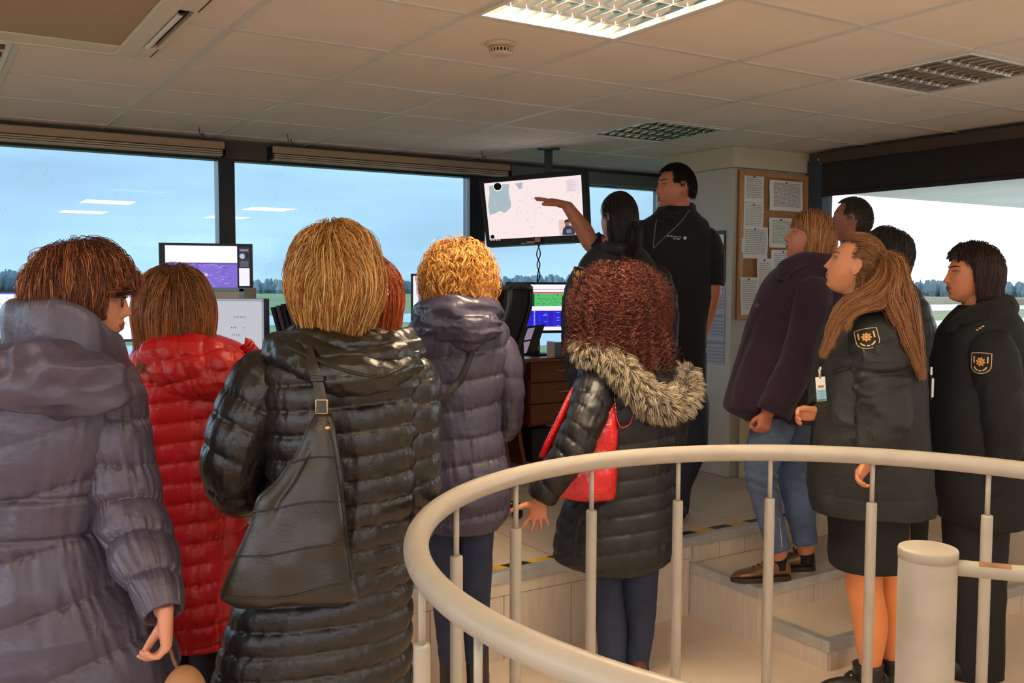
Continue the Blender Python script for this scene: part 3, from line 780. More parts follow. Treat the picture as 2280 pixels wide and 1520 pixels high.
def grow(H, n, K, L, E, off=(0, -.008, .006), mask=None, comb=None, grav=1., keep=.6, thick=.12, curl=(0, 0), clump=0., nclump=200, jit=.02, colliders=(), Lvar=.2, tuck=0., lift=.15, tuckz=None, wave=0., guard=None, taper=0., combw=1.2, snug=1.07):
    """Comb strands over the skull: they leave the scalp, follow the comb direction, fall with gravity, and stay outside skull and shoulders."""
    E = np.array(E)*H.s; off = np.array(off)*H.s
    d = nrm(rng.normal(size=(n*6, 3)))
    if mask is not None: d = d[mask(d)]
    d = d[:n]; n = len(d)
    lay = np.sort(rng.random(n))*thick
    C0 = H.C+off @ H.R.T
    p = C0+(d*E*(1+lay*.4)[:, None]) @ H.R.T
    if clump: 
        g = rng.choice(n, min(nclump, n), replace=False); gi = np.argmin(((d[:, None]-d[None, g])**2).sum(-1), 1)
    L_ = (L(d) if callable(L) else np.full(n, L))*(1-Lvar*rng.random(n)); step = L_/(K-1)
    nrm0 = nrm((d/E) @ H.R.T); dr = nrm0*lift
    cdir = ((comb(d)*ss(d[:, 2], -.1, .55)[:, None]) @ H.R.T) if comb is not None else 0*dr
    dr = nrm(dr+cdir+np.array([0, 0, -.25])*grav); P = [p.copy()]; ns = rng.normal(size=(n, 3))*jit
    for k in range(1, K):
        w = max(0., 1-k/(K*.35))
        tgt = nrm(cdir*w*combw+np.array([0, 0, -1.])*grav*(1.25-w)+ns+wave*rng.normal(size=(n, 3)))
        if tuck:
            lp = (p-C0) @ H.R; inn = np.zeros((n, 3)); inn[:, :2] = -nrm(lp[:, :2]); lowz = ss(-lp[:, 2], (tuckz or .03), (tuckz or .03)+.06)[:, None]
            tgt = nrm(tgt+(inn @ H.R.T)*tuck*lowz)
        dr = nrm(keep*dr+(1-keep)*tgt); p = p+dr*step[:, None]
        q = ((p-C0) @ H.R)/E; r = np.linalg.norm(q, axis=1); lim = 1+lay; bad = r < lim
        p[bad] = C0+((q[bad]*(lim[bad]/r[bad])[:, None])*E) @ H.R.T
        q = ((p-C0) @ H.R)/E; r = np.linalg.norm(q, axis=1); far = (r > lim*snug) & (q[:, 2] > -.45); p[far] = C0+((q[far]*(lim[far]*snug/r[far])[:, None])*E) @ H.R.T
        if guard:
            lo = (p-H.C) @ H.R/H.s; m_ = (lo[:, 1] > guard[0]) & (lo[:, 2] < guard[1]) & (abs(lo[:, 0]) > .035)
            if m_.any(): lo[m_, 1] = guard[0]+.15*(lo[m_, 1]-guard[0]); p[m_] = H.C+(lo[m_]*H.s) @ H.R.T
        for cc, cr in colliders:
            q = (p-cc)/cr; r = np.linalg.norm(q, axis=1); lim2 = 1+lay*.6; bad = r < lim2; p[bad] = cc+q[bad]*(lim2[bad]/r[bad])[:, None]*cr
        dr = nrm(.5*dr+.5*nrm(p-P[-1])); P.append(p.copy())
    P = np.stack(P, 1); s = np.linspace(0, 1, K)
    if taper:
        q = P-C0; f_ = (1-taper*ss(-q[..., 2], .0, .2))[..., None]; P = C0+q*np.concatenate([f_, f_, np.ones_like(f_)], -1)
    if clump:
        w = (clump*s**.8)[None, :, None]; P = P*(1-w)+P[g][gi]*w
    if curl[0]:
        T = nrm(np.gradient(P, axis=1)); a = np.array([.3, .5, .8]); N = nrm(np.cross(T, a)); B = np.cross(T, N)
        ph = rng.random(n)*6.28
        if clump: ph = ph[g][gi]+rng.normal(size=n)*.7
        t = np.cumsum(np.r_[0, np.ones(K-1)])[None]*step[:, None]*curl[1]*6.28*(1+.25*rng.normal(size=(n, 1)))+ph[:, None]
        am = curl[0]*(.5+rng.random((n, 1)))*np.minimum(1, s*4)[None]
        P = P+N*(am*np.cos(t))[..., None]+B*(am*np.sin(t))[..., None]
    return P
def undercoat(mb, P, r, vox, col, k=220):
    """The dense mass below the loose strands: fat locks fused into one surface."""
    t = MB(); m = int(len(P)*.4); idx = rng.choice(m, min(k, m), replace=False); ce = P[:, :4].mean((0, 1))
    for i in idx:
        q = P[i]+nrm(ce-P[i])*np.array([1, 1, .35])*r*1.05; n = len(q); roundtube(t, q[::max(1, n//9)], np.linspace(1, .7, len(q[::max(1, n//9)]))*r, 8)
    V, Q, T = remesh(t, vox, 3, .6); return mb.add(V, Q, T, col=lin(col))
def ringlets(mb, P, rad, pitch, r, cols, prob, root, K=64, twin=2):
    """Corkscrew locks wound round the combed paths P."""
    P = P[np.linalg.norm(P[:, -1]-P[:, 0], axis=1) > .06]; n = len(P); t = np.linspace(0, P.shape[1]-1, K); i = np.minimum(t.astype(int), P.shape[1]-2); f = (t-i)[None, :, None]
    Q = P[:, i]*(1-f)+P[:, i+1]*f
    for _ in range(4): Q[:, 1:-1] = .25*Q[:, :-2]+.5*Q[:, 1:-1]+.25*Q[:, 2:]
    T = nrm(np.gradient(Q, axis=1)); N = nrm(np.cross(T, [.3, .5, .8])); B = np.cross(T, N)
    s = np.concatenate([np.zeros((n, 1)), np.cumsum(np.linalg.norm(np.diff(Q, axis=1), axis=2), 1)], 1)
    ph = rng.random((n, 1))*6.28; pi = pitch*(.75+.5*rng.random((n, 1))); sg = np.sign(rng.normal(size=(n, 1))); am = rad*(.6+.7*rng.random((n, 1)))*np.minimum(1, .25+s/.05)
    for k in range(twin):
        a = sg*s/pi*6.283+ph+k*.75; W = Q+(N*np.cos(a)[..., None]+B*np.sin(a)[..., None])*(am*(1-.12*k))[..., None]+rng.normal(size=(n, 1, 3))*.0015
        strands(mb, W, r*(.6+.6*rng.random(n)), palette(n, K, cols, prob, root, .15, jit=.2), .4)
m_hair = mat('hair', (0, 0, 0), .42, attr='Col', spec=.45)
m_hairm = mat('hair_matt', (0, 0, 0), .6, attr='Col', spec=.3)

def fur(mb, path, rad, n, L, cols, prob, root, droop=.35, lean=0., r0=.0007, K=6, flow=0.):
    """Fur on a padded roll: the roll itself and hairs standing out of it."""
    A = spl(np.c_[path, rad], 60); P0, R0 = A[:, :3], A[:, 3]; T, N, B = frames(P0)
    tube(mb, P0, R0, 22, col=lin(root)); i = rng.integers(0, 60, n); a = rng.random(n)*6.283
    nr = N[i]*np.cos(a)[:, None]+B[i]*np.sin(a)[:, None]; p = P0[i]+nr*(R0[i]*.96)[:, None]+T[i]*rng.normal(size=(n, 1))*.006
    dr = nrm(nr+T[i]*flow+rng.normal(size=(n, 3))*.32+np.array([0, 0, -droop])); ln = L*(.55+.6*rng.random(n)); out = [p]
    for k in range(K-1):
        dr = nrm(dr+np.array([0, 0, -droop*.55])+rng.normal(size=(n, 3))*.06+T[i]*flow*.3); p = p+dr*(ln/(K-1))[:, None]; out.append(p)
    P = np.stack(out, 1); g = rng.choice(n, max(20, n//14), replace=False)
    gi = np.array([g[np.argmin(abs(i[g]-i[k])+8*(1-np.cos(a[g]-a[k])))] for k in range(n)])
    w = (.62*np.linspace(0, 1, K))[None, :, None]; P = P*(1-w)+(P[gi])*w
    strands(mb, P, r0, palette(n, K, cols, prob, root, .45), .25)
# ================================================================== the visitors
def nylon(name, col, rough=.42, var=.06, bump=.25, sheen=.0): return mat(name, col, rough, var=var, vscale=7, bump=bump, bscale=55, spec=.5, sheen=sheen, bdetail=6.)
SKULL = (.081, .106, .122)
backmask = lambda d: ~((d[:, 1] > .22) & (d[:, 2] < .42)) & (d[:, 2] > -.62)
def crowncomb(cx=0, cy=-.35): 
    def f(d):
        q = np.stack([d[:, 0]-cx, d[:, 1]-cy, 0*d[:, 0]], 1); return nrm(q)*(np.minimum(1, np.linalg.norm(q, axis=1)*2))[:, None]
    return f
def partcomb(x0=0., side=1., back=.35):
    """Hair laid away from a parting line on the crown."""
    def f(d): return nrm(np.stack([np.tanh((d[:, 0]-x0)*3.5)*side, -back+0*d[:, 0], 0*d[:, 0]], 1))
    return f
def wob(s_, n=8, a=.012, seed=0): return a*noise3(np.stack([np.linspace(0, n, len(s_)), 0*np.zeros(len(s_)), 0*np.zeros(len(s_))], 1)+seed)

# ---------- woman far left, purple grey down coat, glasses
p = Person(2.2, 150, 0, 'person far left in long purple grey down coat, short brown hair and glasses'); a = p
H = Head(p.p(190, 668), -72, -3, 0, .93)
coat_rows = [(705, 105, 200, .07, -.02), (752, 45, 226, .10), (806, -60, 276, .135), (860, -95, 300, .155), (960, -105, 292, .16), (1060, -108, 262, .155), (1150, -108, 250, .15), (1215, -115, 262, .15), (1300, -128, 300, .165), (1400, -145, 352, .18), (1500, -158, 392, .19), (1700, -175, 425, .20), (1880, -185, 440, .2)]
p.shell(p.b, coat_rows[:10], 48, .03, scale=.8, cap=False)
H.add(p.b, p.p(160, 745)); p.default_legs(60, 230, 1350, .075)
p.limb([(255, 850, 0, 45), (285, 1010, 0, 42), (300, 1140, -.05, 38), (345, 1290, -.16, 30), (366, 1362, -.22, 22)])
p.limb([(-60, 850, 0, 45), (-90, 1100, .05, 40), (-60, 1280, .1, 30)])
hand(p.b, p.p(368, 1362, -.22), [.02, .0, -1], [-.30, .95, 0], -1, (.75, .95, 1.15, 1.2), .1, .86, thumb=(.8, .1, .55), tc=.05)
p.finish(H, .0045, eyes=((70, 52, 40), (60, 40, 28)), skin=(206, 142, 112))
m1 = nylon('plum_nylon', (76, 68, 86), .36)
mb = MB(); qd = quilt(.135, .017, .32, .012, .008, .009, 3, .38)
p.shell(mb, coat_rows, 260, .0055, disp=lambda P, s, g, cx: qd(P, s, g, cx)*(.35+.65*ss(s, .30, .42))-.012*np.exp(-((s-.40)/.006)**2)-.012*np.exp(-((s-.49)/.006)**2))
qs = quilt(.105, .016, -.25, .012, .008, .009, 5, .38)
p.sleeve(mb, [(222, 835, -.01, 74), (248, 905, -.01, 80), (262, 1000, -.02, 74), (280, 1100, -.03, 74), (300, 1180, -.07, 74), (330, 1265, -.14, 64), (358, 1335, -.20, 45), (366, 1366, -.22, 37)], 130, 110, qs)
p.sleeve(mb, [(-40, 835, 0, 80), (-80, 960, .02, 80), (-95, 1120, .06, 72), (-60, 1290, .1, 60), (-20, 1390, .14, 45)], 80, 80, qs)
coat = p.part('coat', mb, m1)
# high folded collar and the hood lying on the back
mb = MB(); lp = [(120, 722, -.150, 1), (205, 760, -.125, 1), (262, 806, -.02, 1), (250, 815, .09, 1), (160, 770, .15, 1), (70, 740, .10, 1), (22, 742, -.0, 1), (52, 722, -.10, 1), (120, 722, -.150, 1)]
P = spl([[*p.p(*q[:3])] for q in lp], 120)[:-1]
T, N, B = frames(P, UP)
ang = np.arange(40)*2*math.pi/40
tb = np.array([[P[k]+UP*(.066+.008*math.sin(k*.1))*np.sign(math.cos(x))*abs(math.cos(x))**.7*.95+nrm(np.cross(T[k], UP))*.020*np.sign(math.sin(x))*abs(math.sin(x))**.8 for x in ang] for k in range(len(P))])
tb = tb+gnormals(tb)*(.006*fbm(tb*11, 1, 2)+.004*noise3(tb*np.array([30, 30, 9])))[..., None]
n = len(P); V = tb.reshape(-1, 3); Q = np.array([[i*40+j, i*40+(j+1) % 40, ((i+1) % n)*40+(j+1) % 40, ((i+1) % n)*40+j] for i in range(n) for j in range(40)]); mb.add(V, Q)
p.part('collar', mb, m1)
mb = MB()
nu, nv = 150, 100; th = np.linspace(.05, math.pi-.05, nv)[:, None]; ph = (np.arange(nu)*2*math.pi/nu)[None]
D = np.stack([np.sin(th)*np.cos(ph), np.sin(th)*np.sin(ph)+0*th, -np.cos(th)+0*ph], -1)
S = D*np.array([.152, .075, .074]); S[..., 2] += -.35*(S[..., 0])**2*3+.16*S[..., 0]*-1*.35
W_ = p.p(112, 838, -.135)+S
rg = 1-2*abs(noise3(W_*np.array([7, 9, 16])+2)); 
W_ = W_+D*(.017*rg+.018*noise3(W_*5+9)+.007*(1-2*abs(noise3(W_*np.array([18, 18, 34])))))[..., None]
addgrid(mb, W_, True, True, True); p.part('hood', mb, m1)
# glasses
mb = MB(); fr_ = H.R[:, 1]
for sx in (-1, 1):
    c = np.array([sx*.033, .088, .006]); E_ = [H.w(c+[.024*math.cos(t), -.004*abs(math.cos(t))*0, .018*math.sin(t)]) for t in np.linspace(0, 6.283, 25)]
    tube(mb, np.array(E_), .0019, 8)
    tube(mb, np.array([H.w([sx*.057, .086, .012]), H.w([sx*.072, .06, .012]), H.w([sx*.079, .0, .008]), H.w([sx*.078, -.02, -.004])]), .0018, 8)
tube(mb, np.array([H.w([-.009, .09, .01]), H.w([0, .096, .013]), H.w([.009, .09, .01])]), .0018, 8)
gl = p.part('glasses', mb, M('glasses_frame', (70, 30, 34), .3))
mb = MB()
for sx in (-1, 1):
    c = np.array([sx*.033, .088, .006]); P = [[H.w(c+[r*.024*math.cos(t), .001, r*.018*math.sin(t)]) for t in np.linspace(0, 6.283, 25)[:-1]] for r in (1, .02)]
    addgrid(mb, np.array(P), True, False, True)
p.part('lens', mb, pane_mat('lens_glass', (.93, .94, .96)), gl)
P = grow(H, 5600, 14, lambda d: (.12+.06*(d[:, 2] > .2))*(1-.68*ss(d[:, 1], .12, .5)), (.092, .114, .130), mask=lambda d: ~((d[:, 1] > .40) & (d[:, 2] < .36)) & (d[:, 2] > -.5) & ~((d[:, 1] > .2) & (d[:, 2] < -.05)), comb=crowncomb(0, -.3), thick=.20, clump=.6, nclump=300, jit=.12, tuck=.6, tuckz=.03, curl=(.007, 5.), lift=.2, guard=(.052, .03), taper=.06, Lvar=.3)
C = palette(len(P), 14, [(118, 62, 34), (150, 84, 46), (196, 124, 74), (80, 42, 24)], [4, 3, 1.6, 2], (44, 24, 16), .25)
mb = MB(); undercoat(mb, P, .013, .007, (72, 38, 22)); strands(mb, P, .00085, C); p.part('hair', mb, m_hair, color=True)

# ---------- woman in the red down jacket
p = Person(2.75, 420, 0, 'person in a bright red down jacket with shoulder length brown hair, seen from behind')
H = Head(p.p(388, 706), 22, 0, 0, 1.06)
rows = [(745, 345, 470, .07), (775, 310, 540, .12), (830, 285, 566, .14), (900, 276, 566, .15), (1000, 285, 560, .15), (1120, 298, 550, .145), (1250, 310, 548, .15), (1360, 318, 552, .155), (1415, 325, 548, .15)]
p.shell(p.b, rows, 48, .03, scale=.82, cap=False); H.add(p.b, p.p(395, 785)); p.default_legs(385, 480, 1380, .08)
p.limb([(540, 850, 0, 32), (560, 1000, .05, 30), (520, 1120, .16, 24)]); hand(p.b, p.p(515, 1125, .16), [-.6, .8, .1], [0, .2, 1], 1, .7)
p.limb([(300, 850, 0, 32), (285, 1020, .05, 30), (330, 1130, .16, 24)]); hand(p.b, p.p(335, 1132, .16), [.6, .8, .1], [0, .2, 1], -1, .7)
p.finish(H, .007)
m2 = nylon('red_nylon', (196, 18, 22), .42, .04)
mb = MB(); qd = quilt(.0585, .014, .12, .008, .005, .002, 21, .38)
p.shell(mb, rows, 240, .0055, disp=qd)
p.sleeve(mb, [(535, 835, 0, 46), (560, 920, .01, 48), (566, 1010, .05, 46), (540, 1100, .12, 40), (515, 1125, .17, 32)], 80, 80, quilt(.0585, .011, 0, .008, .005, .002, 22, .38))
p.sleeve(mb, [(310, 835, 0, 46), (288, 920, .01, 48), (282, 1010, .05, 46), (310, 1100, .12, 40), (335, 1130, .17, 32)], 80, 80, quilt(.0585, .011, 0, .008, .005, .002, 23, .38))
p.part('jacket', mb, m2)
mb = MB()                                       # hood resting on the shoulders
th = np.linspace(.05, math.pi-.05, 90)[:, None]; ph = (np.arange(140)*2*math.pi/140)[None]
D = np.stack([np.sin(th)*np.cos(ph), np.sin(th)*np.sin(ph)+0*th, -np.cos(th)+0*ph], -1)
sx = np.clip(D[..., 0], -1, 1); S = np.stack([D[..., 0]*.155, D[..., 1]*.085, D[..., 2]*.080-.030*D[..., 0]-.02*(1-D[..., 0]**2)*(D[..., 2] < 0)], -1)
W_ = p.p(437, 810, -.11)+S
se = abs(((S[..., 0]+.4*S[..., 2]+.5)/.062) % 1-.5)*2; se2 = abs(((S[..., 2]-.25*S[..., 0]+.5)/.066) % 1-.5)*2
W_ = W_+D*(.012*(np.maximum(0, 1-se**2)**.45+np.maximum(0, 1-se2**2)**.45-1.3)+.006*noise3(W_*13)+.003*(1-2*abs(noise3(W_*40))))[..., None]
addgrid(mb, W_, True, True, True); p.part('hood', mb, m2)
mb = MB(); qq = spl([[*p.p(*q), r] for q, r in (((545, 765, -.08), .018), ((572, 800, -.07), .02), ((578, 842, -.08), .016))], 30)
tube(mb, qq[:, :3]+UP*(.003*np.sin(np.arange(30)*1.9))[:, None], qq[:, 3]*(1+.16*np.sin(np.arange(30)*1.9)), 20); p.part('hood_cuff', mb, m2)
mb = MB(); f = folds(.006, (7, 7, 4))
for x0 in (388, 478): p.sleeve(mb, [(x0, 1370, 0, 66), (x0, 1500, 0, 60), (x0+2, 1750, 0, 50), (x0+2, 1950, 0, 44)], 50, 50, f)
p.part('trousers', mb, M('black_trousers', (14, 14, 16), .75, bump=.2, bscale=200))
col = [(p.p(437, 812, -.10), np.array([.15, .085, .078])), (p.p(435, 860, 0), np.array([.18, .15, .10]))]
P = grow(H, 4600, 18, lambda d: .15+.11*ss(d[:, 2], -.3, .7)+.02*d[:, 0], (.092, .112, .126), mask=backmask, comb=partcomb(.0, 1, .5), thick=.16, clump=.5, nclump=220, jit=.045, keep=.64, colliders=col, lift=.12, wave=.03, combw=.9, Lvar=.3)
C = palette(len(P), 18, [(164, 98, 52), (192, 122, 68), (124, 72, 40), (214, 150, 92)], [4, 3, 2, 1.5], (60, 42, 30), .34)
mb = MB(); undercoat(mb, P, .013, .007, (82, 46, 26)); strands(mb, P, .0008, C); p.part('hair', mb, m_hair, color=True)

# ---------- blonde woman in the black quilted coat, with a bag
p = Person(2.36, 740, 0, 'person with long blonde hair in a shiny black quilted coat, back to the viewer')
H = Head(p.p(748, 634), 8, 0, 0, 1.06)
rows = [(735, 665, 850, .06), (765, 622, 905, .11), (810, 588, 940, .14), (860, 580, 948, .15), (950, 590, 948, .155), (1050, 596, 938, .15), (1150, 590, 926, .15), (1250, 566, 922, .155), (1350, 520, 920, .165), (1440, 492, 920, .17), (1520, 474, 922, .18), (1700, 450, 930, .19), (1850, 440, 935, .19)]
p.shell(p.b, rows[:10], 48, .03, scale=.82, cap=False); H.add(p.b, p.p(755, 765)); p.default_legs(640, 820, 1380, .08)
p.limb([(620, 850, 0, 45), (545, 1000, -.02, 42), (520, 1060, .0, 40), (560, 1090, .12, 34), (610, 1075, .26, 26)]); hand(p.b, p.p(614, 1072, .27), [.6, .8, .1], [0, .2, 1], -1, .7)
p.limb([(905, 850, 0, 45), (925, 1010, .0, 40), (920, 1080, .05, 34), (890, 1120, .08, 28)]); hand(p.b, p.p(885, 1124, .08), [-.6, .3, -.5], [-.6, .6, 0], 1, .5)
p.finish(H, .007)
m3 = mat('black_glossy_nylon', (27, 22, 19), .37, var=.1, vscale=6, bump=.3, bscale=45, spec=.6, bdetail=6.)
mb = MB(); p.shell(mb, rows, 260, .005, disp=quilt(.0585, .0135, .10, .006, .0045, .0022, 31, .38))
p.sleeve(mb, [(640, 800, 0, 70), (600, 850, -.01, 82), (560, 930, -.02, 84), (532, 1000, -.03, 78), (522, 1050, -.02, 70), (545, 1090, .06, 62), (585, 1085, .18, 52), (612, 1075, .26, 42)], 130, 110, quilt(.066, .011, -.1, .008, .0045, .003, 33, .4), up=UP)
p.sleeve(mb, [(890, 800, 0, 64), (908, 850, 0, 70), (918, 940, -.01, 62), (925, 1030, 0, 56), (930, 1100, .02, 50), (926, 1180, .07, 40)], 110, 90, quilt(.06, .010, .1, .006, .004, .002, 34, .4))
coat3 = p.part('coat', mb, m3)
mb = MB()                                        # the hood pushed down into loose rolls round the neck
fseed = 0
for pts in ([(612, 772, -.06, 26), (668, 800, -.15, 33), (755, 838, -.20, 38), (850, 836, -.18, 36), (918, 802, -.08, 28)],
            [(632, 752, -.03, 22), (690, 775, -.13, 28), (770, 805, -.17, 33), (855, 800, -.15, 31), (925, 778, -.05, 24)],
            [(655, 738, 0, 18), (712, 757, -.1, 24), (790, 775, -.13, 27), (865, 772, -.11, 26), (910, 756, -.02, 22)]):
    fseed += 1
    p.sleeve(mb, pts, 110, 44, lambda P, s, g, cx: .006*(1-2*abs(noise3(P*np.array([14, 14, 40])+fseed)))+.008*noise3(P*9+fseed)+.0025*noise3(P*60), cap=False, up=UP)
ho = p.part('hood', mb, m3)
P_, N_ = onpath(ho, [(640, 772), (700, 800), (760, 822), (840, 838), (905, 815)], .002)
mb = MB(); ribbon(mb, P_, N_, .007, .003, 0)
for k in range(0, len(P_)-1):
    for q in (.0, .5): c = P_[k]*(1-q)+P_[k+1]*q; T_ = nrm(P_[k+1]-P_[k]); B_ = np.cross(T_, N_[k]); obox(mb, c+N_[k]*.002, T_*.0011, B_*.0026, N_[k]*.0014, 1)
p.part('zip', mb, [M('zip_tape', (20, 17, 15), .7), M('zip_teeth', (70, 60, 50), .3, .6)], ho)
col = [(p.p(765, 850, .0), np.array([.215, .18, .10]))]
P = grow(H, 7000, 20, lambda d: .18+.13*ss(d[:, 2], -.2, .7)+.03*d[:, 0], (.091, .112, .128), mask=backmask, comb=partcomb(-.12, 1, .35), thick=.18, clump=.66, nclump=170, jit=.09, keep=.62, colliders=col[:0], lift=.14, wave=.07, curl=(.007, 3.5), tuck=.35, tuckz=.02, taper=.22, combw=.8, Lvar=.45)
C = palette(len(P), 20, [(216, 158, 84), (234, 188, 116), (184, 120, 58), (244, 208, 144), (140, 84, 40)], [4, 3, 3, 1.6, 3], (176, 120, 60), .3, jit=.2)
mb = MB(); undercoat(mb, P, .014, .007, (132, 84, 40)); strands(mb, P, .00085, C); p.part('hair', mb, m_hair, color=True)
# her slouchy bag
t = empty('shoulder_bag', p.p(645, 1330, -.3), 'large black leather shoulder bag hanging on the back of the blonde woman', 'bag')
mlea = mat('bag_leather', (42, 36, 31), .36, var=.14, vscale=4, bump=.12, bscale=180, spec=.55)
rows = [(922, 704, 738, .012, -.25), (950, 690, 745, .018, -.255), (1000, 668, 752, .027, -.26), (1060, 628, 762, .036, -.265), (1110, 575, 768, .044, -.27), (1160, 556, 777, .052, -.27), (1230, 528, 788, .06, -.27), (1290, 498, 801, .062, -.27), (1325, 488, 806, .056, -.27), (1345, 520, 770, .03, -.27)]
mb = MB(); p.shell(mb, rows, 160, .006, 2.6, disp=lambda P, s, g, cx: .007*noise3(P*np.array([9, 9, 7]))+.004*noise3(P*21)-.012*np.exp(-((P[..., 0]-(cx-.052)+.25*(s-.2))/.012)**2)*ss(s, .04, .1)*(1-ss(s, .19, .24))*(P[..., 1] < p.Y-.27), cap=False)
_V = mb.V[0]; bag = obj('body', mb, mlea, t, smooth=True)
for pts in ([(652, 1030), (690, 1019), (720, 1017), (750, 1019)], [(541, 1142), (600, 1135), (690, 1118), (764, 1116)], [(506, 1238), (580, 1238), (680, 1220), (780, 1207)], [(488, 1318), (540, 1330), (620, 1330), (720, 1308), (800, 1288)]):
    P_, N_ = onpath(bag, pts, .001, 70)
    if len(P_) > 6: mb = MB(); tube(mb, P_, .0021, 8); obj('seam_piping', mb, M('bag_piping', (30, 25, 21), .4), t, smooth=True)
P_, N_ = onpath(bag, [(731, 940), (745, 1000), (757, 1080), (768, 1180), (783, 1290)], .001, 90)
mb = MB(); ribbon(mb, P_, N_, .004, .003); obj('edge_seam', mb, M('bag_piping', (0, 0, 0)), t, smooth=True)
c, n_ = on(bag, 729, 952, .001); gold = M('brass', (206, 170, 116), .3, 1.)
mb = MB(); lathe(mb, c, [(.006, -.002), (.006, .002), (.003, .004), (.001, .0045)], 18, n_); obj('stud', mb, gold, t, smooth=True)
top = p.p(716, 905, -.25)
mb = MB(); ax = p.p(726, 905, -.252)-p.p(707, 900, -.252); w_ = np.array([1., 0, 0]); hgt = .030
q = [top+w_*.0125*sx+UP*hgt*.5*sz for sx, sz in ((-1, -1), (1, -1), (1, 1), (-1, 1), (-1, -1))]
tube(mb, spl(np.array(q), 60), .0022, 8); obj('buckle_ring', mb, gold, t, smooth=True)
pts = [(716, 918, -.252), (715, 890, -.247), (708, 850, -.235), (698, 815, -.222), (684, 775, -.17), (672, 755, -.07), (672, 770, .1)]
P_ = spl([p.p(*q) for q in pts], 60); N_ = np.tile([0, -1., .15], (60, 1)); N_[45:] = nrm(np.stack([np.zeros(15), -np.linspace(1, -.2, 15), np.linspace(.2, 1, 15)], 1))
mb = MB(); ribbon(mb, P_, N_, np.linspace(.024, .02, 60), .004); st = obj('strap', mb, mlea, t, smooth=True, bevel=.001)
mb = MB()
for y in (839, 845): obox(mb, p.p(707, y, -.238), [.015, 0, 0], [0, .005, 0], [0, 0, .003])
obj('strap_keeper', mb, mlea, st, bevel=.001)
# ---------- woman with orange hair half hidden behind the blonde one
p = Person(2.9, 815, 0, 'person with orange hair, mostly hidden behind the blonde woman, spectacles pushed up on the head')
H = Head(p.p(822, 668), 20, 0, 0, .95)
rows = [(722, 770, 868, .07), (752, 745, 885, .1), (800, 715, 912, .13), (900, 712, 925, .14), (1050, 715, 920, .14), (1250, 712, 918, .14)]
p.shell(p.b, rows, 48, .03, scale=.85, cap=False); H.add(p.b, p.p(818, 745)); p.default_legs(780, 860, 1200)
p.finish(H, .008)
mb = MB(); p.shell(mb, rows, 120, .008, disp=quilt(.06, .008, .1, seed=41))
p.sleeve(mb, [(878, 830, 0, 40), (905, 950, 0, 40), (905, 1080, .06, 34)], 50, 50, quilt(.06, .007, seed=42)); p.sleeve(mb, [(745, 830, 0, 40), (725, 950, 0, 40), (735, 1080, .1, 34)], 50, 50, quilt(.06, .007, seed=43))
p.sleeve(mb, [(770, 722, .02, 20), (818, 738, -.09, 24), (866, 722, .02, 20)], 40, 24, cap=False, up=UP)
p.part('jacket', mb, nylon('brown_grey_nylon', (74, 62, 54), .4))
mb = MB()
for x in (780, 860): p.sleeve(mb, [(x, 1190, 0, 56), (x, 1400, 0, 46), (x, 1620, .01, 38), (x, 1790, .02, 34)], 40, 40, folds(.005, seed=44))
p.part('trousers', mb, M('black_trousers', (0, 0, 0)))
for x in (780, 860):
    mb = MB(); c = p.p(x, 1800); ball(mb, np.array([c[0], c[1]+.04, .045]), [.047, .13, .047], 22, 12); p.part('shoe', mb, m_black)
P = grow(H, 2600, 16, lambda d: .16+.06*d[:, 2], (.088, .11, .126), mask=backmask, comb=crowncomb(), thick=.16, clump=.5, nclump=200, jit=.05, tuck=.5, tuckz=.03, curl=(.004, 4.))
mb = MB(); undercoat(mb, P, .012, .008, (96, 40, 18)); strands(mb, P, .0009, palette(len(P), 16, [(190, 88, 34), (150, 62, 26), (216, 116, 52)], [3, 2, 1], (96, 42, 20), .25)); p.part('hair', mb, m_hair, color=True)
mb = MB()
for x in (858, 832):
    c = p.p(x, 611, .02); tube(mb, np.array([c+np.array([.019*math.cos(t), .008*math.sin(t), .017*math.sin(t)]) for t in np.linspace(0, 6.283, 25)]), .0014, 6)
tube(mb, np.array([p.p(870, 606, .02), p.p(877, 618, -.02), p.p(880, 634, -.08)]), .0014, 6)
p.part('spectacles', mb, M('glasses_frame', (0, 0, 0)))
mb = MB()
for y in (634, 646, 655): ball(mb, p.p(861+.1*(y-634), y, -.135), [.004, .004, .005], 12, 8)
p.part('hair_clip', mb, M('clip_silver', (214, 206, 190), .25, .8))
mb = MB()
for y in (709, 719): ball(mb, p.p(875, y, -.02), .0055, 12, 8)
p.part('earring', mb, M('pearl', (232, 222, 212), .2))

# ---------- woman in the navy down jacket with golden curls
p = Person(3.5, 1020, 0, 'person in a navy purple down jacket with short golden curls, back turned')
H = Head(p.p(1022, 628), -6, -6, 0, 1.)
rows = [(668, 970, 1075, .08), (700, 935, 1110, .11), (735, 908, 1134, .13), (790, 898, 1138, .14), (860, 905, 1126, .14), (940, 930, 1118, .13), (1010, 940, 1126, .135), (1080, 945, 1136, .14), (1130, 948, 1134, .14), (1172, 958, 1108, .135)]
p.shell(p.b, rows, 48, .03, scale=.84, cap=False); H.add(p.b, p.p(1022, 690))
p.limb([(1120, 770, 0, 24), (1135, 880, .02, 22), (1122, 960, .16, 18)]); hand(p.b, p.p(1118, 964, .18), [-.5, .8, .2], [0, .2, 1], 1, .7)
p.limb([(915, 770, 0, 24), (905, 880, .02, 22), (930, 960, .18, 18)]); hand(p.b, p.p(934, 962, .2), [.5, .8, .2], [0, .2, 1], -1, .7)
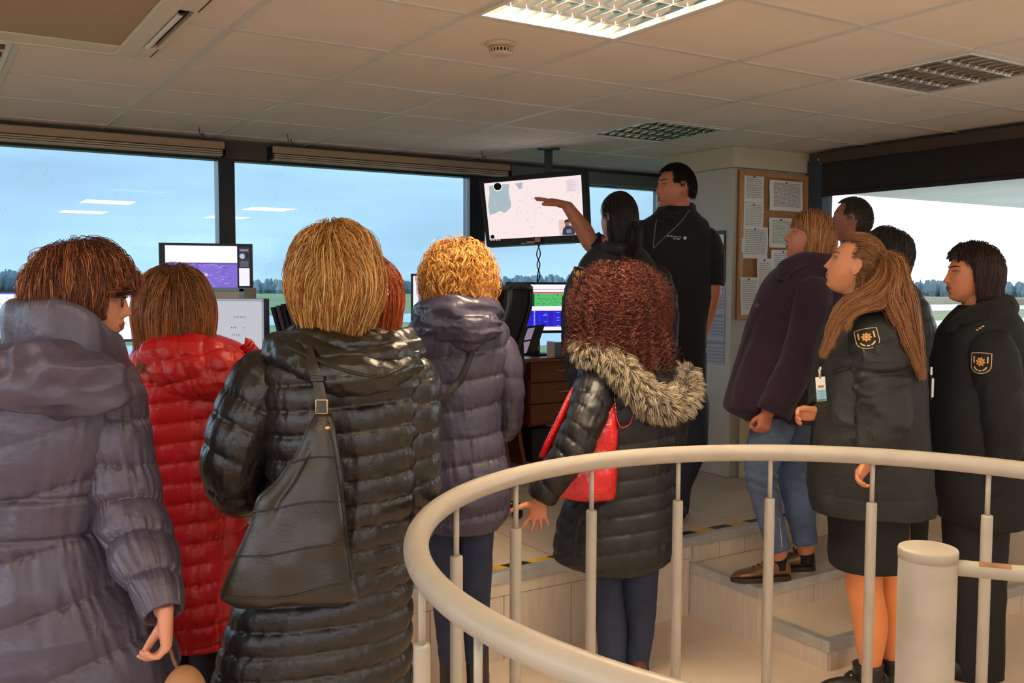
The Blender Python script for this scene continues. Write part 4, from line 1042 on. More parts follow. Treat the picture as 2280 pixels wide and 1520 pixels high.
lg = [[(985, 1120, 0, 42), (986, 1230, -.01, 38), (994, 1340, 0, 30), (1002, 1470, .02, 24), (1006, 1600, .03, 22)], [(1062, 1120, 0, 42), (1060, 1230, -.01, 38), (1060, 1340, 0, 31), (1062, 1470, .02, 25), (1066, 1600, .03, 22)]]
for l in lg: p.limb([(a, b, c, d*.85) for a, b, c, d in l])
p.finish(H, .008)
m5 = nylon('navy_purple_nylon', (62, 57, 76), .36)
mb = MB(); q5 = quilt(.098, .014, .16, .012, .006, .005, 51, .36)
p.shell(mb, rows, 220, .006, disp=q5)
p.sleeve(mb, [(1098, 745, 0, 38), (1122, 800, -.01, 38), (1134, 870, .0, 34), (1136, 925, .06, 30), (1124, 962, .17, 24)], 80, 70, quilt(.08, .007, -.3, .01, .004, .005, 52, .4))
p.sleeve(mb, [(935, 745, 0, 38), (910, 800, -.01, 38), (904, 880, .0, 34), (908, 930, .07, 30), (930, 962, .18, 24)], 60, 60, quilt(.08, .007, .3, .01, .004, .005, 53, .4))
j5 = p.part('jacket', mb, m5)
mb = MB(); wr = lambda P, s, g, cx: .007*(1-2*abs(noise3(P*np.array([10, 10, 34])+9)))+.006*noise3(P*15)+.0025*(1-2*abs(noise3(P*55)))
p.sleeve(mb, [(948, 700, .06, 26), (960, 690, -.06, 34), (1020, 688, -.13, 38), (1080, 694, -.07, 36), (1096, 705, .05, 26)], 90, 50, wr, cap=False, up=UP)
th = np.linspace(.05, math.pi-.05, 80)[:, None]; ph = (np.arange(120)*2*math.pi/120)[None]
D = np.stack([np.sin(th)*np.cos(ph), np.sin(th)*np.sin(ph)+0*th, -np.cos(th)+0*ph], -1)
W_ = p.p(1030, 724, -.12)+np.stack([D[..., 0]*.142*(1-.22*(D[..., 2] < 0)*D[..., 2]**2), D[..., 1]*.065, D[..., 2]*.086-.012*D[..., 0]], -1)
W_ = W_+D*(wr(W_, 0, 0, 0)*1.3)[..., None]; addgrid(mb, W_, True, True, True); p.part('hood', mb, m5)
mden = M('dark_denim', (36, 46, 72), .8, var=.16, vscale=14, bump=.25, bscale=320)
mb = MB()
for i, l in enumerate(lg): p.sleeve(mb, [(a, b, c, d) for a, b, c, d in l[:-1]]+[(l[-1][0]-2, 1440, .02, 24)], 70, 56, folds(.004, (12, 12, 7), .001, 55+i))
p.part('jeans', mb, mden)
for i, x in enumerate((1004, 1063)):
    mb = MB(); p.sleeve(mb, [(x, 1436, .02, 26), (x+1, 1500, .02, 25), (x+2, 1570, .02, 27), (x+2, 1615, .03, 30)], 30, 32, folds(.003, (14, 14, 9), .001, 60+i), dome=False); 
    f0 = p.p(x+2, 1626, .06); ball(mb, np.array([f0[0], f0[1]+.02, .045]), [.042, .13, .045], 24, 14); p.part('boot', mb, M('brown_black_leather', (38, 30, 26), .4, bump=.2))
P = grow(H, 900, 16, lambda d: .13+.05*d[:, 2], (.104, .114, .130), mask=lambda d: backmask(d) & (d[:, 2] > -.55), comb=crowncomb(0, .1), thick=.24, jit=.16, tuck=.4, tuckz=.04, lift=.3, Lvar=.4, snug=1.12)
cc = [(222, 158, 78), (240, 188, 112), (188, 120, 52), (150, 90, 40)]
mb = MB(); undercoat(mb, P, .013, .007, (150, 92, 38)); ringlets(mb, P, .009, .055, .0021, cc, [4, 2, 3, 1.4], (150, 96, 44), 44, 3)
P = grow(H, 1800, 16, lambda d: .12+.05*d[:, 2], (.106, .116, .132), mask=lambda d: backmask(d) & (d[:, 2] > -.55), comb=crowncomb(0, .1), thick=.26, jit=.2, tuck=.4, lift=.4, Lvar=.4, snug=1.16); ringlets(mb, P, .008, .05, .0007, cc, [4, 2, 3, 1.4], (150, 96, 44), 40, 1)
p.part('hair', mb, m_hair, color=True)
t = empty('crossbody_bag', p.p(950, 960, .0), 'dark crossbody bag strap running over the navy purple jacket', 'bag')
P_, N_ = onpath(j5, [(1052, 782), (1030, 835), (1000, 875), (965, 905), (930, 935)], .006, 60)
mb = MB(); ribbon(mb, P_, N_, .022, .004); obj('strap', mb, M('strap_grey', (46, 42, 46), .6), t, smooth=True)
mb = MB(); ball(mb, p.p(905, 1000, .10), [.05, .09, .08], 24, 16); obj('pouch', mb, M('strap_grey', (0, 0, 0)), t, smooth=True)

# ---------- seated controller, only the dark hair shows
p = Person(5.9, 1086, PLAT, 'seated person with dark hair at the desk, hidden behind the golden curls')
H = Head(p.p(1084, 654), 10, -4, 0, .98); rows = [(694, 1060, 1108, .07), (712, 1035, 1132, .1), (760, 1015, 1150, .12), (860, 1018, 1148, .13), (930, 1012, 1154, .15)]
p.shell(p.b, rows, 48, .03, scale=.85, cap=False); H.add(p.b, p.p(1085, 706))
for x in (1055, 1115): tube(p.b, np.array([p.p(x, 925), p.p(x, 935, .45)]), .07, 18); tube(p.b, np.array([p.p(x, 935, .45), p.p(x, 1090, .5)]), np.array([.06, .045]), 18)
p.finish(H, .009)
mb = MB(); p.shell(mb, rows, 100, .01, disp=folds(.008, seed=5)); 
for sx, x in ((-1, 1022), (1, 1143)): p.sleeve(mb, [(x, 740, 0, 20), (x+sx*6, 830, .05, 19), (x, 850, .3, 15)], 40, 40, folds(.005, seed=6))
p.part('sweater', mb, M('dark_knit', (30, 32, 38), .85, bump=.3, bscale=200))
mb = MB()
for x in (1055, 1115): tube(mb, np.array([p.p(x, 925), p.p(x, 935, .45)]), .085, 20); tube(mb, np.array([p.p(x, 935, .45), p.p(x, 1100, .5)]), np.array([.075, .06]), 20)
p.part('trousers', mb, M('black_trousers', (0, 0, 0)))
P = grow(H, 1500, 12, .09, (.085, .108, .124), mask=backmask, comb=crowncomb(), thick=.14, clump=.4, jit=.05, tuck=.4)
mb = MB(); undercoat(mb, P, .012, .008, (20, 16, 15)); strands(mb, P, .0011, palette(len(P), 12, [(30, 24, 22), (44, 34, 30)], [1, 1])); p.part('hair', mb, m_hair, color=True)

# ---------- woman in dark uniform in front of the pointing man
def shield(o, cx, cy, w, h, rot, name='sleeve_patch'):
    """The embroidered shield on a sleeve: dark field, pale border and bands, golden cogged star, red and white heart."""
    R_ = math.radians(rot)
    def q(x, y): return cx+(x*math.cos(R_)-y*math.sin(R_))*w/2, cy+(x*math.sin(R_)+y*math.cos(R_))*h/2
    out = [(-1, -.92), (-.5, -.97), (0, -.99), (.5, -.97), (1, -.92)]+[(1, y) for y in (-.5, 0, .25)]+[(math.cos(t)*1., .25+.75*math.sin(t)) for t in np.linspace(.3, math.pi-.3, 13)]+[(-1, y) for y in (.25, 0, -.5)]
    mb = MB(); hits = [on(o, *q(x, y), 0) for x, y in [(0, 0), (.6, 0), (-.6, 0), (0, .5), (0, -.6), (.5, .4), (-.5, .4), (.5, -.5), (-.5, -.5)]]; hits = [h for h in hits if h[0] is not None]
    n_ = nrm(np.mean([h[1] for h in hits], 0)); c_ = np.mean([h[0] for h in hits], 0); c_ = c_+n_*np.quantile([(h[0]-c_) @ n_ for h in hits], 1.); sd_ = nrm(np.cross(UP, n_))
    def poly(pts, off, m):
        U_ = []
        for x, y in pts:                         # on one gently rounded sheet over the sleeve
            d = ray(*q(x, y)); g_ = np.array([0, 0, CZ])+d*(((c_-[0, 0, CZ]) @ n_)/(d @ n_)); U_.append(g_-n_*(((g_-c_) @ sd_)**2/.2))
        U_ = np.array(U_); prism(mb, U_+n_*(off+.0035), n_*.0016, m)
    sc = lambda k, pts: [(x*k, y*k) for x, y in pts]
    poly(out, .0016, 0); poly(sc(.93, out), .0026, 1); poly(sc(.85, out), .0034, 2)
    for a0, a1, r_ in ((.35, 1.2, .70), (1.4, 1.8, .70), (2.0, 2.8, .70)):
        A = np.linspace(a0, a1, 8); poly([(r_*math.cos(t), .16+.62*math.sin(t)) for t in A]+[((r_-.13)*math.cos(t), .16+.5*math.sin(t)) for t in A[::-1]], .0044, 0)
    for sx in (-1, 1): poly([(sx*.72, -.62), (sx*.6, -.62), (sx*.6, 0), (sx*.72, 0)], .0044, 0)
    st = [((.47 if (k % 4) in (0, 1) else .34)*math.cos(k*math.pi/16+.1), -.12+(.44 if (k % 4) in (0, 1) else .32)*math.sin(k*math.pi/16+.1)) for k in range(32)]
    poly(st, .0052, 3)
    poly([(.2*math.cos(t), -.12+.2*math.sin(t)) for t in np.linspace(0, 6.283, 15)[:-1]], .0064, 4)
    for L_ in ([(-.05, -.27), (.05, -.27), (.05, .03), (-.05, .03)], [(-.14, -.17), (.14, -.17), (.14, -.08), (-.14, -.08)]): poly(L_, .0076, 0)
    return obj(name, mb, [M('patch_cream', (226, 196, 140), .7), M('patch_black', (22, 18, 18), .8), M('patch_field', (34, 26, 24), .8), M('patch_gold', (224, 168, 56), .5), M('patch_red', (188, 84, 70), .6)], o)
p = Person(4.6, 1378, PLAT, 'person in dark uniform jacket with black ponytail, standing before the pointing man')
H = Head(p.p(1375, 488), 34, 2, 0, .98)
rows = [(540, 1342, 1412, .07), (560, 1315, 1438, .09), (590, 1292, 1464, .11), (640, 1284, 1478, .125), (720, 1276, 1482, .13), (800, 1280, 1478, .13), (880, 1284, 1474, .135), (940, 1284, 1474, .135)]
p.shell(p.b, rows, 48, .03, scale=.84, cap=False); H.add(p.b, p.p(1378, 560))
p.limb([(1300, 640, 0, 24), (1278, 760, .02, 22), (1290, 870, .06, 18)]); hand(p.b, p.p(1291, 876, .06), [.05, .15, -1], [0, 1, 0], -1, .5)
p.limb([(1466, 640, 0, 24), (1482, 760, .02, 22), (1474, 870, .06, 18)]); hand(p.b, p.p(1473, 876, .06), [-.05, .15, -1], [0, 1, 0], 1, .5)
p.default_legs(1340, 1415, 900, .08)
p.finish(H, .007, skin=(190, 134, 108))
m7 = mat('uniform_black', (15, 15, 17), .7, var=.12, vscale=9, bump=.3, bscale=160)
mb = MB(); p.shell(mb, rows, 170, .007, disp=folds(.012, (6, 6, 5), .001, 71))
p.sleeve(mb, [(1316, 592, 0, 32), (1296, 640, 0, 33), (1280, 700, 0, 30), (1278, 760, .02, 28), (1284, 820, .04, 25), (1290, 868, .06, 21)], 80, 56, folds(.009, (9, 9, 12), .001, 72))
p.sleeve(mb, [(1446, 592, 0, 32), (1468, 640, 0, 33), (1480, 700, 0, 30), (1482, 760, .02, 28), (1478, 820, .04, 25), (1474, 868, .06, 21)], 80, 56, folds(.009, (9, 9, 12), .001, 73))
p.sleeve(mb, [(1342, 556, .04, 13), (1352, 552, -.05, 15), (1378, 553, -.1, 16), (1404, 553, -.05, 15), (1412, 556, .04, 13)], 40, 24, cap=False, up=UP)
j7 = p.part('jacket', mb, m7); shield(j7, 1288, 613, 24, 38, 8)
mb = MB()
for x in (1340, 1416): p.sleeve(mb, [(x, 905, 0, 44), (x, 1000, 0, 40), (x, 1100, .02, 34), (x, 1185, .03, 30)], 40, 40, folds(.005, seed=8))
p.part('trousers', mb, M('black_trousers', (0, 0, 0)))
tie = H.w([.0, -.115, -.035])
P = grow(H, 2400, 14, .15, (.079, .104, .121), mask=lambda d: ~((d[:, 1] > .2) & (d[:, 2] < .55)) & ~((d[:, 1] > -.12) & (d[:, 2] < .12)) & (d[:, 2] > -.5), comb=lambda d: nrm(np.array([0, -1.1, -.3])-d*np.array([1, 1, 1.])), thick=.10, grav=.25, clump=.35, jit=.03, keep=.5, tuck=.35, tuckz=.01)
P[:, -1] = P[:, -1]*.4+tie*.6
mb = MB(); undercoat(mb, P, .011, .008, (17, 14, 14)); cc = [(26, 21, 20), (38, 30, 27)]; strands(mb, P, .0009, palette(len(P), 14, cc, [1, 1]))
q0 = spl(np.array([H.w([0, -.112, -.03]), H.w([.0, -.135, -.05]), H.w([.005, -.128, -.10]), p.p(1402, 585, -.12)]), 14)
P = q0[None]+(rng.normal(size=(900, 1, 3))*np.linspace(.008, .016, 14)[None, :, None]); strands(mb, P, .0011, palette(900, 14, cc, [1, 1])); tube(mb, q0, np.linspace(.016, .012, 14), 14, col=lin((17, 14, 14)))
p.part('hair', mb, m_hair, color=True)

# ---------- the man who points at the screen
p = Person(5.1, 1505, PLAT, 'man with cropped black hair pointing at the screen, black fleece and rolled sleeves')
H = Head(p.p(1502, 418, 0), 104, 2, 0, 1.02, True, .9)
rows = [(462, 1476, 1540, .065), (480, 1452, 1556, .085), (500, 1425, 1574, .105), (540, 1412, 1584, .125), (620, 1412, 1584, .135), (720, 1418, 1576, .135), (800, 1422, 1572, .13), (862, 1424, 1570, .13)]
p.shell(p.b, rows, 48, .03, scale=.86, cap=False); H.add(p.b, p.p(1510, 485), .058)
p.limb([(1425, 520, -.0, 24), (1375, 538, -.06, 21), (1322, 545, -.1, 20), (1300, 512, -.1, 19.5), (1278, 480, -.1, 15), (1262, 457, -.1, 12.5)], 60)
hand(p.b, p.p(1262, 456, -.1), [-.95, 0, .24], [-.2, -.95, -.1], -1, (.12, .06, .1, .2), .05, 1.03, thumb=(.85, .3, .2), tc=.1)
p.limb([(1572, 540, 0, 26), (1586, 640, -.02, 21), (1576, 690, -.02, 19), (1560, 750, -.04, 13)], 50)
hand(p.b, p.p(1558, 752, -.04), [-.12, -.02, -1], [-.92, .35, .1], 1, (.35, .4, .45, .5), .1, 1.08, thumb=(.8, .55, .2), tc=.2)
for x0, x1 in ((1468, 1466), (1536, 1496)): p.limb([(x0, 880, 0, 36), (x0, 980, 0, 30), (x1+10, 1090, 0, 23), (x1+8, 1150, 0, 20)])
p.finish(H, .0048, eyes=((60, 48, 40), (30, 22, 18)), skin=(186, 114, 84))
m8 = mat('black_fleece', (8, 9, 14), .85, bump=.25, bscale=260, var=.1, sheen=.05)
mb = MB(); p.shell(mb, rows, 170, .006, disp=folds(.010, (6, 6, 4), .001, 81))
p.sleeve(mb, [(1452, 508, -.01, 34), (1420, 525, -.02, 34), (1376, 541, -.06, 29), (1336, 548, -.09, 25), (1318, 536, -.1, 24)], 70, 50, folds(.007, (12, 9, 9), .001, 82))
p.sleeve(mb, [(1556, 512, 0, 32), (1576, 545, 0, 32), (1586, 590, -.01, 28), (1586, 636, -.02, 26)], 60, 50, folds(.007, (10, 10, 12), .001, 83))
p.sleeve(mb, [(1468, 478, -.06, 12), (1500, 486, -.1, 12), (1532, 474, -.04, 14), (1536, 464, .05, 14), (1500, 466, .09, 13), (1470, 472, .03, 12)], 60, 20, cap=False, up=UP)
f8 = p.part('fleece', mb, m8)
mb = MB(); c, n_ = on(f8, 1525, 530, .002)
if c is not None: lathe(mb, c, [(.0085, -.001), (.0085, .001), (.004, .0015)], 18, n_)
for i, (x0, x1, y) in enumerate(((1486, 1517, 525), (1500, 1514, 531))):
    k = 0; x = x0
    while x < x1:
        c, n_ = on(f8, x, y+(x-x0)*.10, .002)
        if c is not None: obox(mb, c, [.0022*(1+.4*math.sin(k*2.3)), 0, 0], [0, .0008, 0], [0, 0, .0028*(1+.35*math.cos(k*1.7))])
        x += 2.6; k += 1
p.part('chest_logo', mb, M('logo_white', (206, 206, 206), .6), f8)
mb = MB()
for pts in ([(1534, 468), (1510, 500), (1478, 530), (1456, 552)], [(1462, 490), (1458, 515), (1455, 552)]):
    P_, N_ = onpath(f8, pts, .004, 30)
    if len(P_) > 4: ribbon(mb, P_, N_, .006, .0015)
t = obj('lanyard', mb, M('lanyard_grey', (92, 96, 110), .6), smooth=True); tag(t, 'thin grey lanyard round the neck of the pointing man', 'lanyard')
mb = MB()
for x0, x1 in ((1468, 1466), (1536, 1496)): p.sleeve(mb, [(x0, 855, 0, 46), (x0, 980, 0, 39), (x1+10, 1090, 0, 31), (x1+8, 1140, 0, 28)], 50, 44, folds(.006, seed=84))
p.part('trousers', mb, M('navy_trousers', (26, 30, 46), .75, bump=.2, bscale=200))
for x in (1472, 1504): 
    mb = MB(); c = p.p(x, 1150); ball(mb, np.array([c[0], c[1]-.03, PLAT+.04]), [.05, .14, .045], 22, 12); p.part('shoe', mb, m_black)
hm = lambda d: ~((d[:, 1] > .42) & (d[:, 2] < .62)) & ~((d[:, 1] > .12) & (d[:, 2] < .12)) & (d[:, 2] > -.42) & ~((abs(d[:, 0]) > .8) & (d[:, 2] < .0) & (d[:, 1] > -.35))
def crop(H, n, L, E, mask, cols, prob, up_=.35, r0=.0009):
    P = grow(H, n, 5, L, E, off=(0, -.008, .002), mask=mask, comb=lambda d: d*.6+np.array([0, .5, 0]), grav=.05, thick=.03, jit=.2, lift=.8, keep=.75)
    mb = MB(); nu, nv = 90, 60
    th = np.linspace(.02, math.pi-.02, nv)[:, None]; ph = (np.arange(nu)*2*math.pi/nu)[None]
    D = np.stack([np.sin(th)*np.cos(ph), np.sin(th)*np.sin(ph)+0*th, -np.cos(th)+0*ph], -1)
    k = mask(D.reshape(-1, 3)).reshape(nv, nu); W_ = H.C+((D*np.array(E)+np.array([0, -.008, .002]))*H.s*1.012) @ H.R.T
    q = gridq(nu, nv); kk = k.ravel()[q].all(1); mb.add(W_.reshape(-1, 3), q[kk], col=lin(cols[0])*np.array(.8)); strands(mb, P, r0, palette(len(P), 5, cols, prob)); return mb
mb = crop(H, 5200, .018, (.0775, .106, .1195), hm, [(20, 16, 14), (34, 26, 22)], [2, 1]); p.part('hair', mb, m_hairm, color=True)

# ---------- woman with red curls, fur hood and red bag
p = Person(3.9, 1400, 0, 'person with long dark red curls, black down coat with fur hood')
H = Head(p.p(1378, 690), 6, -2, 0, 1.)
rows = [(775, 1340, 1470, .09), (815, 1306, 1494, .12), (870, 1298, 1500, .135), (960, 1300, 1502, .14), (1050, 1285, 1500, .14), (1120, 1258, 1500, .145), (1185, 1238, 1500, .15), (1235, 1232, 1496, .15), (1268, 1300, 1440, .12)]
p.shell(p.b, rows[:8], 48, .03, scale=.82, cap=False); H.add(p.b, p.p(1385, 775))
p.limb([(1330, 840, -.05, 30), (1297, 950, -.19, 27), (1240, 1045, -.22, 22), (1203, 1108, -.2, 16)])
hand(p.b, p.p(1200, 1104, -.2), [-.06, .1, -1], [-.9, -.2, .1], 1, (.15, .12, .12, .2), .5, .95, thumb=(.35, .9, .0), tc=0)
p.limb([(1478, 840, 0, 30), (1492, 960, .03, 27), (1480, 1060, .14, 22)]); hand(p.b, p.p(1478, 1066, .15), [-.3, .8, -.3], [-.5, .2, .8], 1, .7)
lg = [[(1345, 1200, 0, 46), (1350, 1300, 0, 40), (1360, 1400, -.01, 34), (1364, 1480, -.01, 30), (1366, 1505, -.01, 27)], [(1425, 1200, 0, 46), (1424, 1300, 0, 40), (1426, 1390, .02, 34), (1418, 1480, .02, 27), (1418, 1505, .02, 25)]]
for l in lg: p.limb([(a_, b_, c_, d_*.84) for a_, b_, c_, d_ in l])
p.finish(H, .0055, skin=(214, 138, 104))
m9 = nylon('black_nylon', (24, 23, 27), .48, .1)
mb = MB(); p.shell(mb, rows, 220, .006, disp=quilt(.074, .011, .14, .008, .005, .005, 91, .38))
p.sleeve(mb, [(1345, 815, -.03, 44), (1328, 860, -.10, 47), (1300, 940, -.19, 44), (1268, 1010, -.22, 40), (1240, 1050, -.22, 36), (1218, 1082, -.21, 33), (1206, 1104, -.20, 30)], 120, 90, quilt(.062, .010, -.25, .012, .007, .010, 92, .38))
p.sleeve(mb, [(1460, 815, 0, 42), (1482, 860, 0, 44), (1494, 950, .02, 38), (1486, 1040, .1, 32), (1478, 1066, .15, 26)], 70, 60, quilt(.07, .007, .2, .01, .004, .006, 93, .4))
p.part('coat', mb, m9)
mb = MB()
th = np.linspace(.05, math.pi-.05, 70)[:, None]; ph = (np.arange(110)*2*math.pi/110)[None]
D = np.stack([np.sin(th)*np.cos(ph), np.sin(th)*np.sin(ph)+0*th, -np.cos(th)+0*ph], -1)
W_ = p.p(1432, 822, -.03)+np.stack([D[..., 0]*.165, D[..., 1]*.10, D[..., 2]*.085-.07*D[..., 0]], -1); W_ = W_+D*(.012*(1-2*abs(noise3(W_*16)))+.006*noise3(W_*30))[..., None]
addgrid(mb, W_, True, True, True); ho = p.part('hood', mb, m9)
mb = MB(); pts = [(1296, 762, -.02, 24), (1305, 780, -.09, 30), (1345, 790, -.15, 34), (1400, 838, -.19, 36), (1452, 890, -.20, 37), (1500, 900, -.17, 34), (1528, 868, -.1, 28), (1532, 826, -.03, 20)]
A_ = spl([[*p.p(*q[:3]), p.r(q[3])] for q in pts], 50); fur(mb, A_[:, :3], A_[:, 3]*.82, 9500, .046, [(214, 196, 164), (236, 222, 194), (140, 120, 96), (70, 58, 50)], [4, 4, 2.2, 1.4], (84, 72, 60), .30, r0=.0009, flow=.25)
p.part('fur_trim', mb, m_hairm, ho, color=True)
hk = dict(mask=lambda d: ~((d[:, 1] > .4) & (d[:, 2] < .35)) & (d[:, 2] > -.6), comb=crowncomb(0, 0), keep=.8, wave=.05)
P = grow(H, 1050, 16, lambda d: .20+.09*d[:, 2]+.07*(d[:, 0] > .2), (.138, .138, .142), thick=.30, jit=.14, lift=.5, Lvar=.35, snug=1.1, **hk)
cc = [(98, 44, 34), (128, 66, 50), (68, 28, 22), (168, 104, 84)]
mb = MB(); undercoat(mb, P, .016, .008, (50, 20, 15), 260); ringlets(mb, P, .0125, .030, .0023, cc, [4, 3, 3, 1], (60, 24, 18), 72, 3)
P = grow(H, 1600, 16, lambda d: .20+.09*d[:, 2]+.07*(d[:, 0] > .2), (.142, .14, .146), thick=.34, jit=.2, lift=.6, Lvar=.4, snug=1.16, **hk); ringlets(mb, P, .011, .026, .0008, cc, [4, 3, 3, 1], (60, 24, 18), 72, 1)
p.part('hair', mb, m_hair, color=True)
mb = MB()
for i, l in enumerate(lg): p.sleeve(mb, [(a_, b_, c_, d_) for a_, b_, c_, d_ in l[:-1]]+[(l[-1][0], 1500, l[-1][2], 29)], 80, 56, folds(.0045, (10, 10, 9), .001, 95+i))
p.part('jeans', mb, mden)
for i, (x, yb) in enumerate(((1366, 1524), (1420, 1512))):
    mb = MB(); c = p.p(x, yb); p.sleeve(mb, [(x, 1490, 0, 24), (x, yb, 0, 25)], 12, 24, dome=False); ball(mb, np.array([c[0], c[1]+.05, .045]), [.043, .13, .045], 22, 12); p.part('boot', mb, M('brown_leather', (92, 54, 40), .4, bump=.15))
t = empty('red_handbag', p.p(1300, 1112, -.02), 'shiny red handbag hanging under the arm of the woman with dark red curls', 'bag')
mred = mat('red_patent', (206, 22, 26), .2, bump=.5, bscale=130, coat=.5)
mb = MB(); p.shell(mb, [(898, 1352, 1370, .012, -.16), (930, 1330, 1372, .02, -.17), (980, 1296, 1373, .03, -.175), (1040, 1238, 1374, .04, -.18), (1085, 1214, 1374, .045, -.18), (1108, 1236, 1372, .035, -.18), (1114, 1290, 1368, .02, -.18)], 120, .006, 2.8, disp=lambda P, s, g, cx: .004*noise3(P*30)+.006*noise3(P*12), cap=False)
obj('body', mb, mred, t, smooth=True)
mb = MB(); P_ = spl([p.p(*q) for q in ((1208, 1020, -.13), (1222, 985, -.14), (1248, 930, -.13), (1270, 880, -.10), (1300, 830, -.08))], 40); ribbon(mb, P_, np.tile([.3, -1., 0], (40, 1)), np.linspace(.036, .016, 40), .006); obj('side_panel', mb, mred, t, smooth=True)
mb = MB(); P_ = spl([p.p(*q) for q in ((1368, 905, -.15), (1374, 935, -.17), (1385, 952, -.175), (1400, 945, -.175), (1410, 915, -.17), (1408, 880, -.12))], 50); ribbon(mb, P_, nrm(np.cross(np.gradient(P_, axis=0), [0, 1., 0])), .016, .004); obj('strap', mb, mred, t, smooth=True)
mb = MB(); c = p.p(1367, 900, -.15)
for k in range(5): ball(mb, c+UP*(.034-.016*k)+np.array([.002*k, 0, 0]), [.004, .003, .008], 10, 8)
obj('ring_chain', mb, M('clip_silver', (0, 0, 0)), t, smooth=True)
# ---------- blonde woman with the bob on the upper step
p = Person(4.45, 1735, .26, 'person with strawberry blonde bob, dark plum coat and jeans, on the upper step')
H = Head(p.p(1800, 531, 0), 80, 14, 0, .98)
rows = [(574, 1762, 1848, .075), (592, 1738, 1862, .1), (625, 1706, 1874, .125), (680, 1680, 1882, .15), (740, 1660, 1882, .165), (800, 1640, 1874, .175), (860, 1620, 1866, .18), (905, 1612, 1862, .18), (935, 1660, 1850, .17)]
p.shell(p.b, rows[:8], 48, .03, scale=.8, cap=False); H.add(p.b, p.p(1808, 590))
p.limb([(1800, 660, -.12, 24), (1775, 790, -.17, 22), (1722, 890, -.17, 18), (1708, 922, -.17, 15)])
hand(p.b, p.p(1710, 916, -.17), [-.28, -.1, -1], [-.9, -.35, .2], 1, (1.25, 1.3, 1.3, 1.25), .05, .92, thumb=(.7, .5, .6), tc=.5)
lg = [[(1735, 900, -.06, 50), (1712, 980, -.08, 46), (1694, 1050, -.1, 37), (1706, 1120, -.08, 31), (1724, 1190, -.06, 27), (1733, 1222, -.06, 26)], [(1765, 900, .06, 50), (1766, 980, .06, 44), (1768, 1050, .05, 36), (1780, 1130, .06, 32), (1790, 1185, .08, 28), (1793, 1208, .08, 27)]]
for l in lg: p.limb([(a_, b_, c_, d_*.8) for a_, b_, c_, d_ in l]+[(l[-1][0]+3, l[-1][1]+38, l[-1][2], 13)])
p.finish(H, .005, eyes=((80, 100, 120), (150, 110, 70)), skin=(206, 130, 100))
mw_ = mat('plum_wool', (44, 20, 40), .9, var=.1, vscale=20, bump=.4, bscale=240, sheen=.15)
mb = MB(); p.shell(mb, rows, 180, .006, disp=folds(.012, (5, 5, 2), .0012, 101))
p.sleeve(mb, [(1812, 618, -.08, 38), (1806, 680, -.13, 46), (1792, 760, -.17, 44), (1765, 830, -.18, 42), (1735, 890, -.18, 40), (1722, 920, -.18, 40)], 80, 60, folds(.009, (8, 8, 6), .001, 102))
p.sleeve(mb, [(1790, 620, .1, 36), (1770, 700, .16, 40), (1740, 800, .17, 38), (1700, 880, .18, 36)], 50, 50, folds(.009, (8, 8, 6), .001, 103))
c10 = p.part('coat', mb, mw_)
mb = MB(); A = spl([[*p.p(*q[:3]), p.r(q[3])] for q in ((1738, 622, -.1, 10), (1752, 596, -.11, 15), (1790, 578, -.09, 17), (1838, 576, -.05, 16), (1852, 578, .05, 15), (1800, 576, .11, 15), (1748, 592, .1, 14), (1728, 628, .04, 9))], 60); tube(mb, A[:, :3], A[:, 3], 20, up=UP); p.part('collar', mb, mw_, c10)
mb = MB()
for x, y in ((1687, 681), (1672, 702)):
    c, n_ = on(c10, x, y, .002)
    if c is not None: lathe(mb, c, [(.012, 0), (.012, .003), (.008, .005), (.001, .004)], 18, n_)
p.part('button', mb, M('button_plum', (96, 66, 78), .3), c10)
mjean = mat('blue_denim', (92, 110, 142), .82, var=.35, vscale=7, bump=.3, bscale=300)
mb = MB()
for i, l in enumerate(lg): p.sleeve(mb, l, 90, 60, lambda P, s, g, cx, i=i: folds(.006, (9, 9, 10), .001, 105+i)(P, s, g, cx)+.006*np.sin(P[..., 2]*120+3*noise3(P*9))*np.exp(-((P[..., 2]-.74)/.05)**2))
je = p.part('jeans', mb, mjean)
mb = MB()
for l in ([(1735, 1150), (1738, 1180), (1741, 1218)],):
    P_, N_ = onpath(je, l, .001, 30)
    if len(P_) > 5: ribbon(mb, P_, N_, .004, .002)
if mb.n: p.part('side_zip', mb, M('clip_silver', (0, 0, 0)), je)
for l in lg: x, y, dy, r = l[-1]; mb = MB(); p.sleeve(mb, [(x, y-14, dy, r*.8), (x+2, y+16, dy, 17), (x+3, y+44, dy, 17)], 14, 24, dome=False); p.part('sock', mb, M('sock_black', (18, 18, 20), .9))
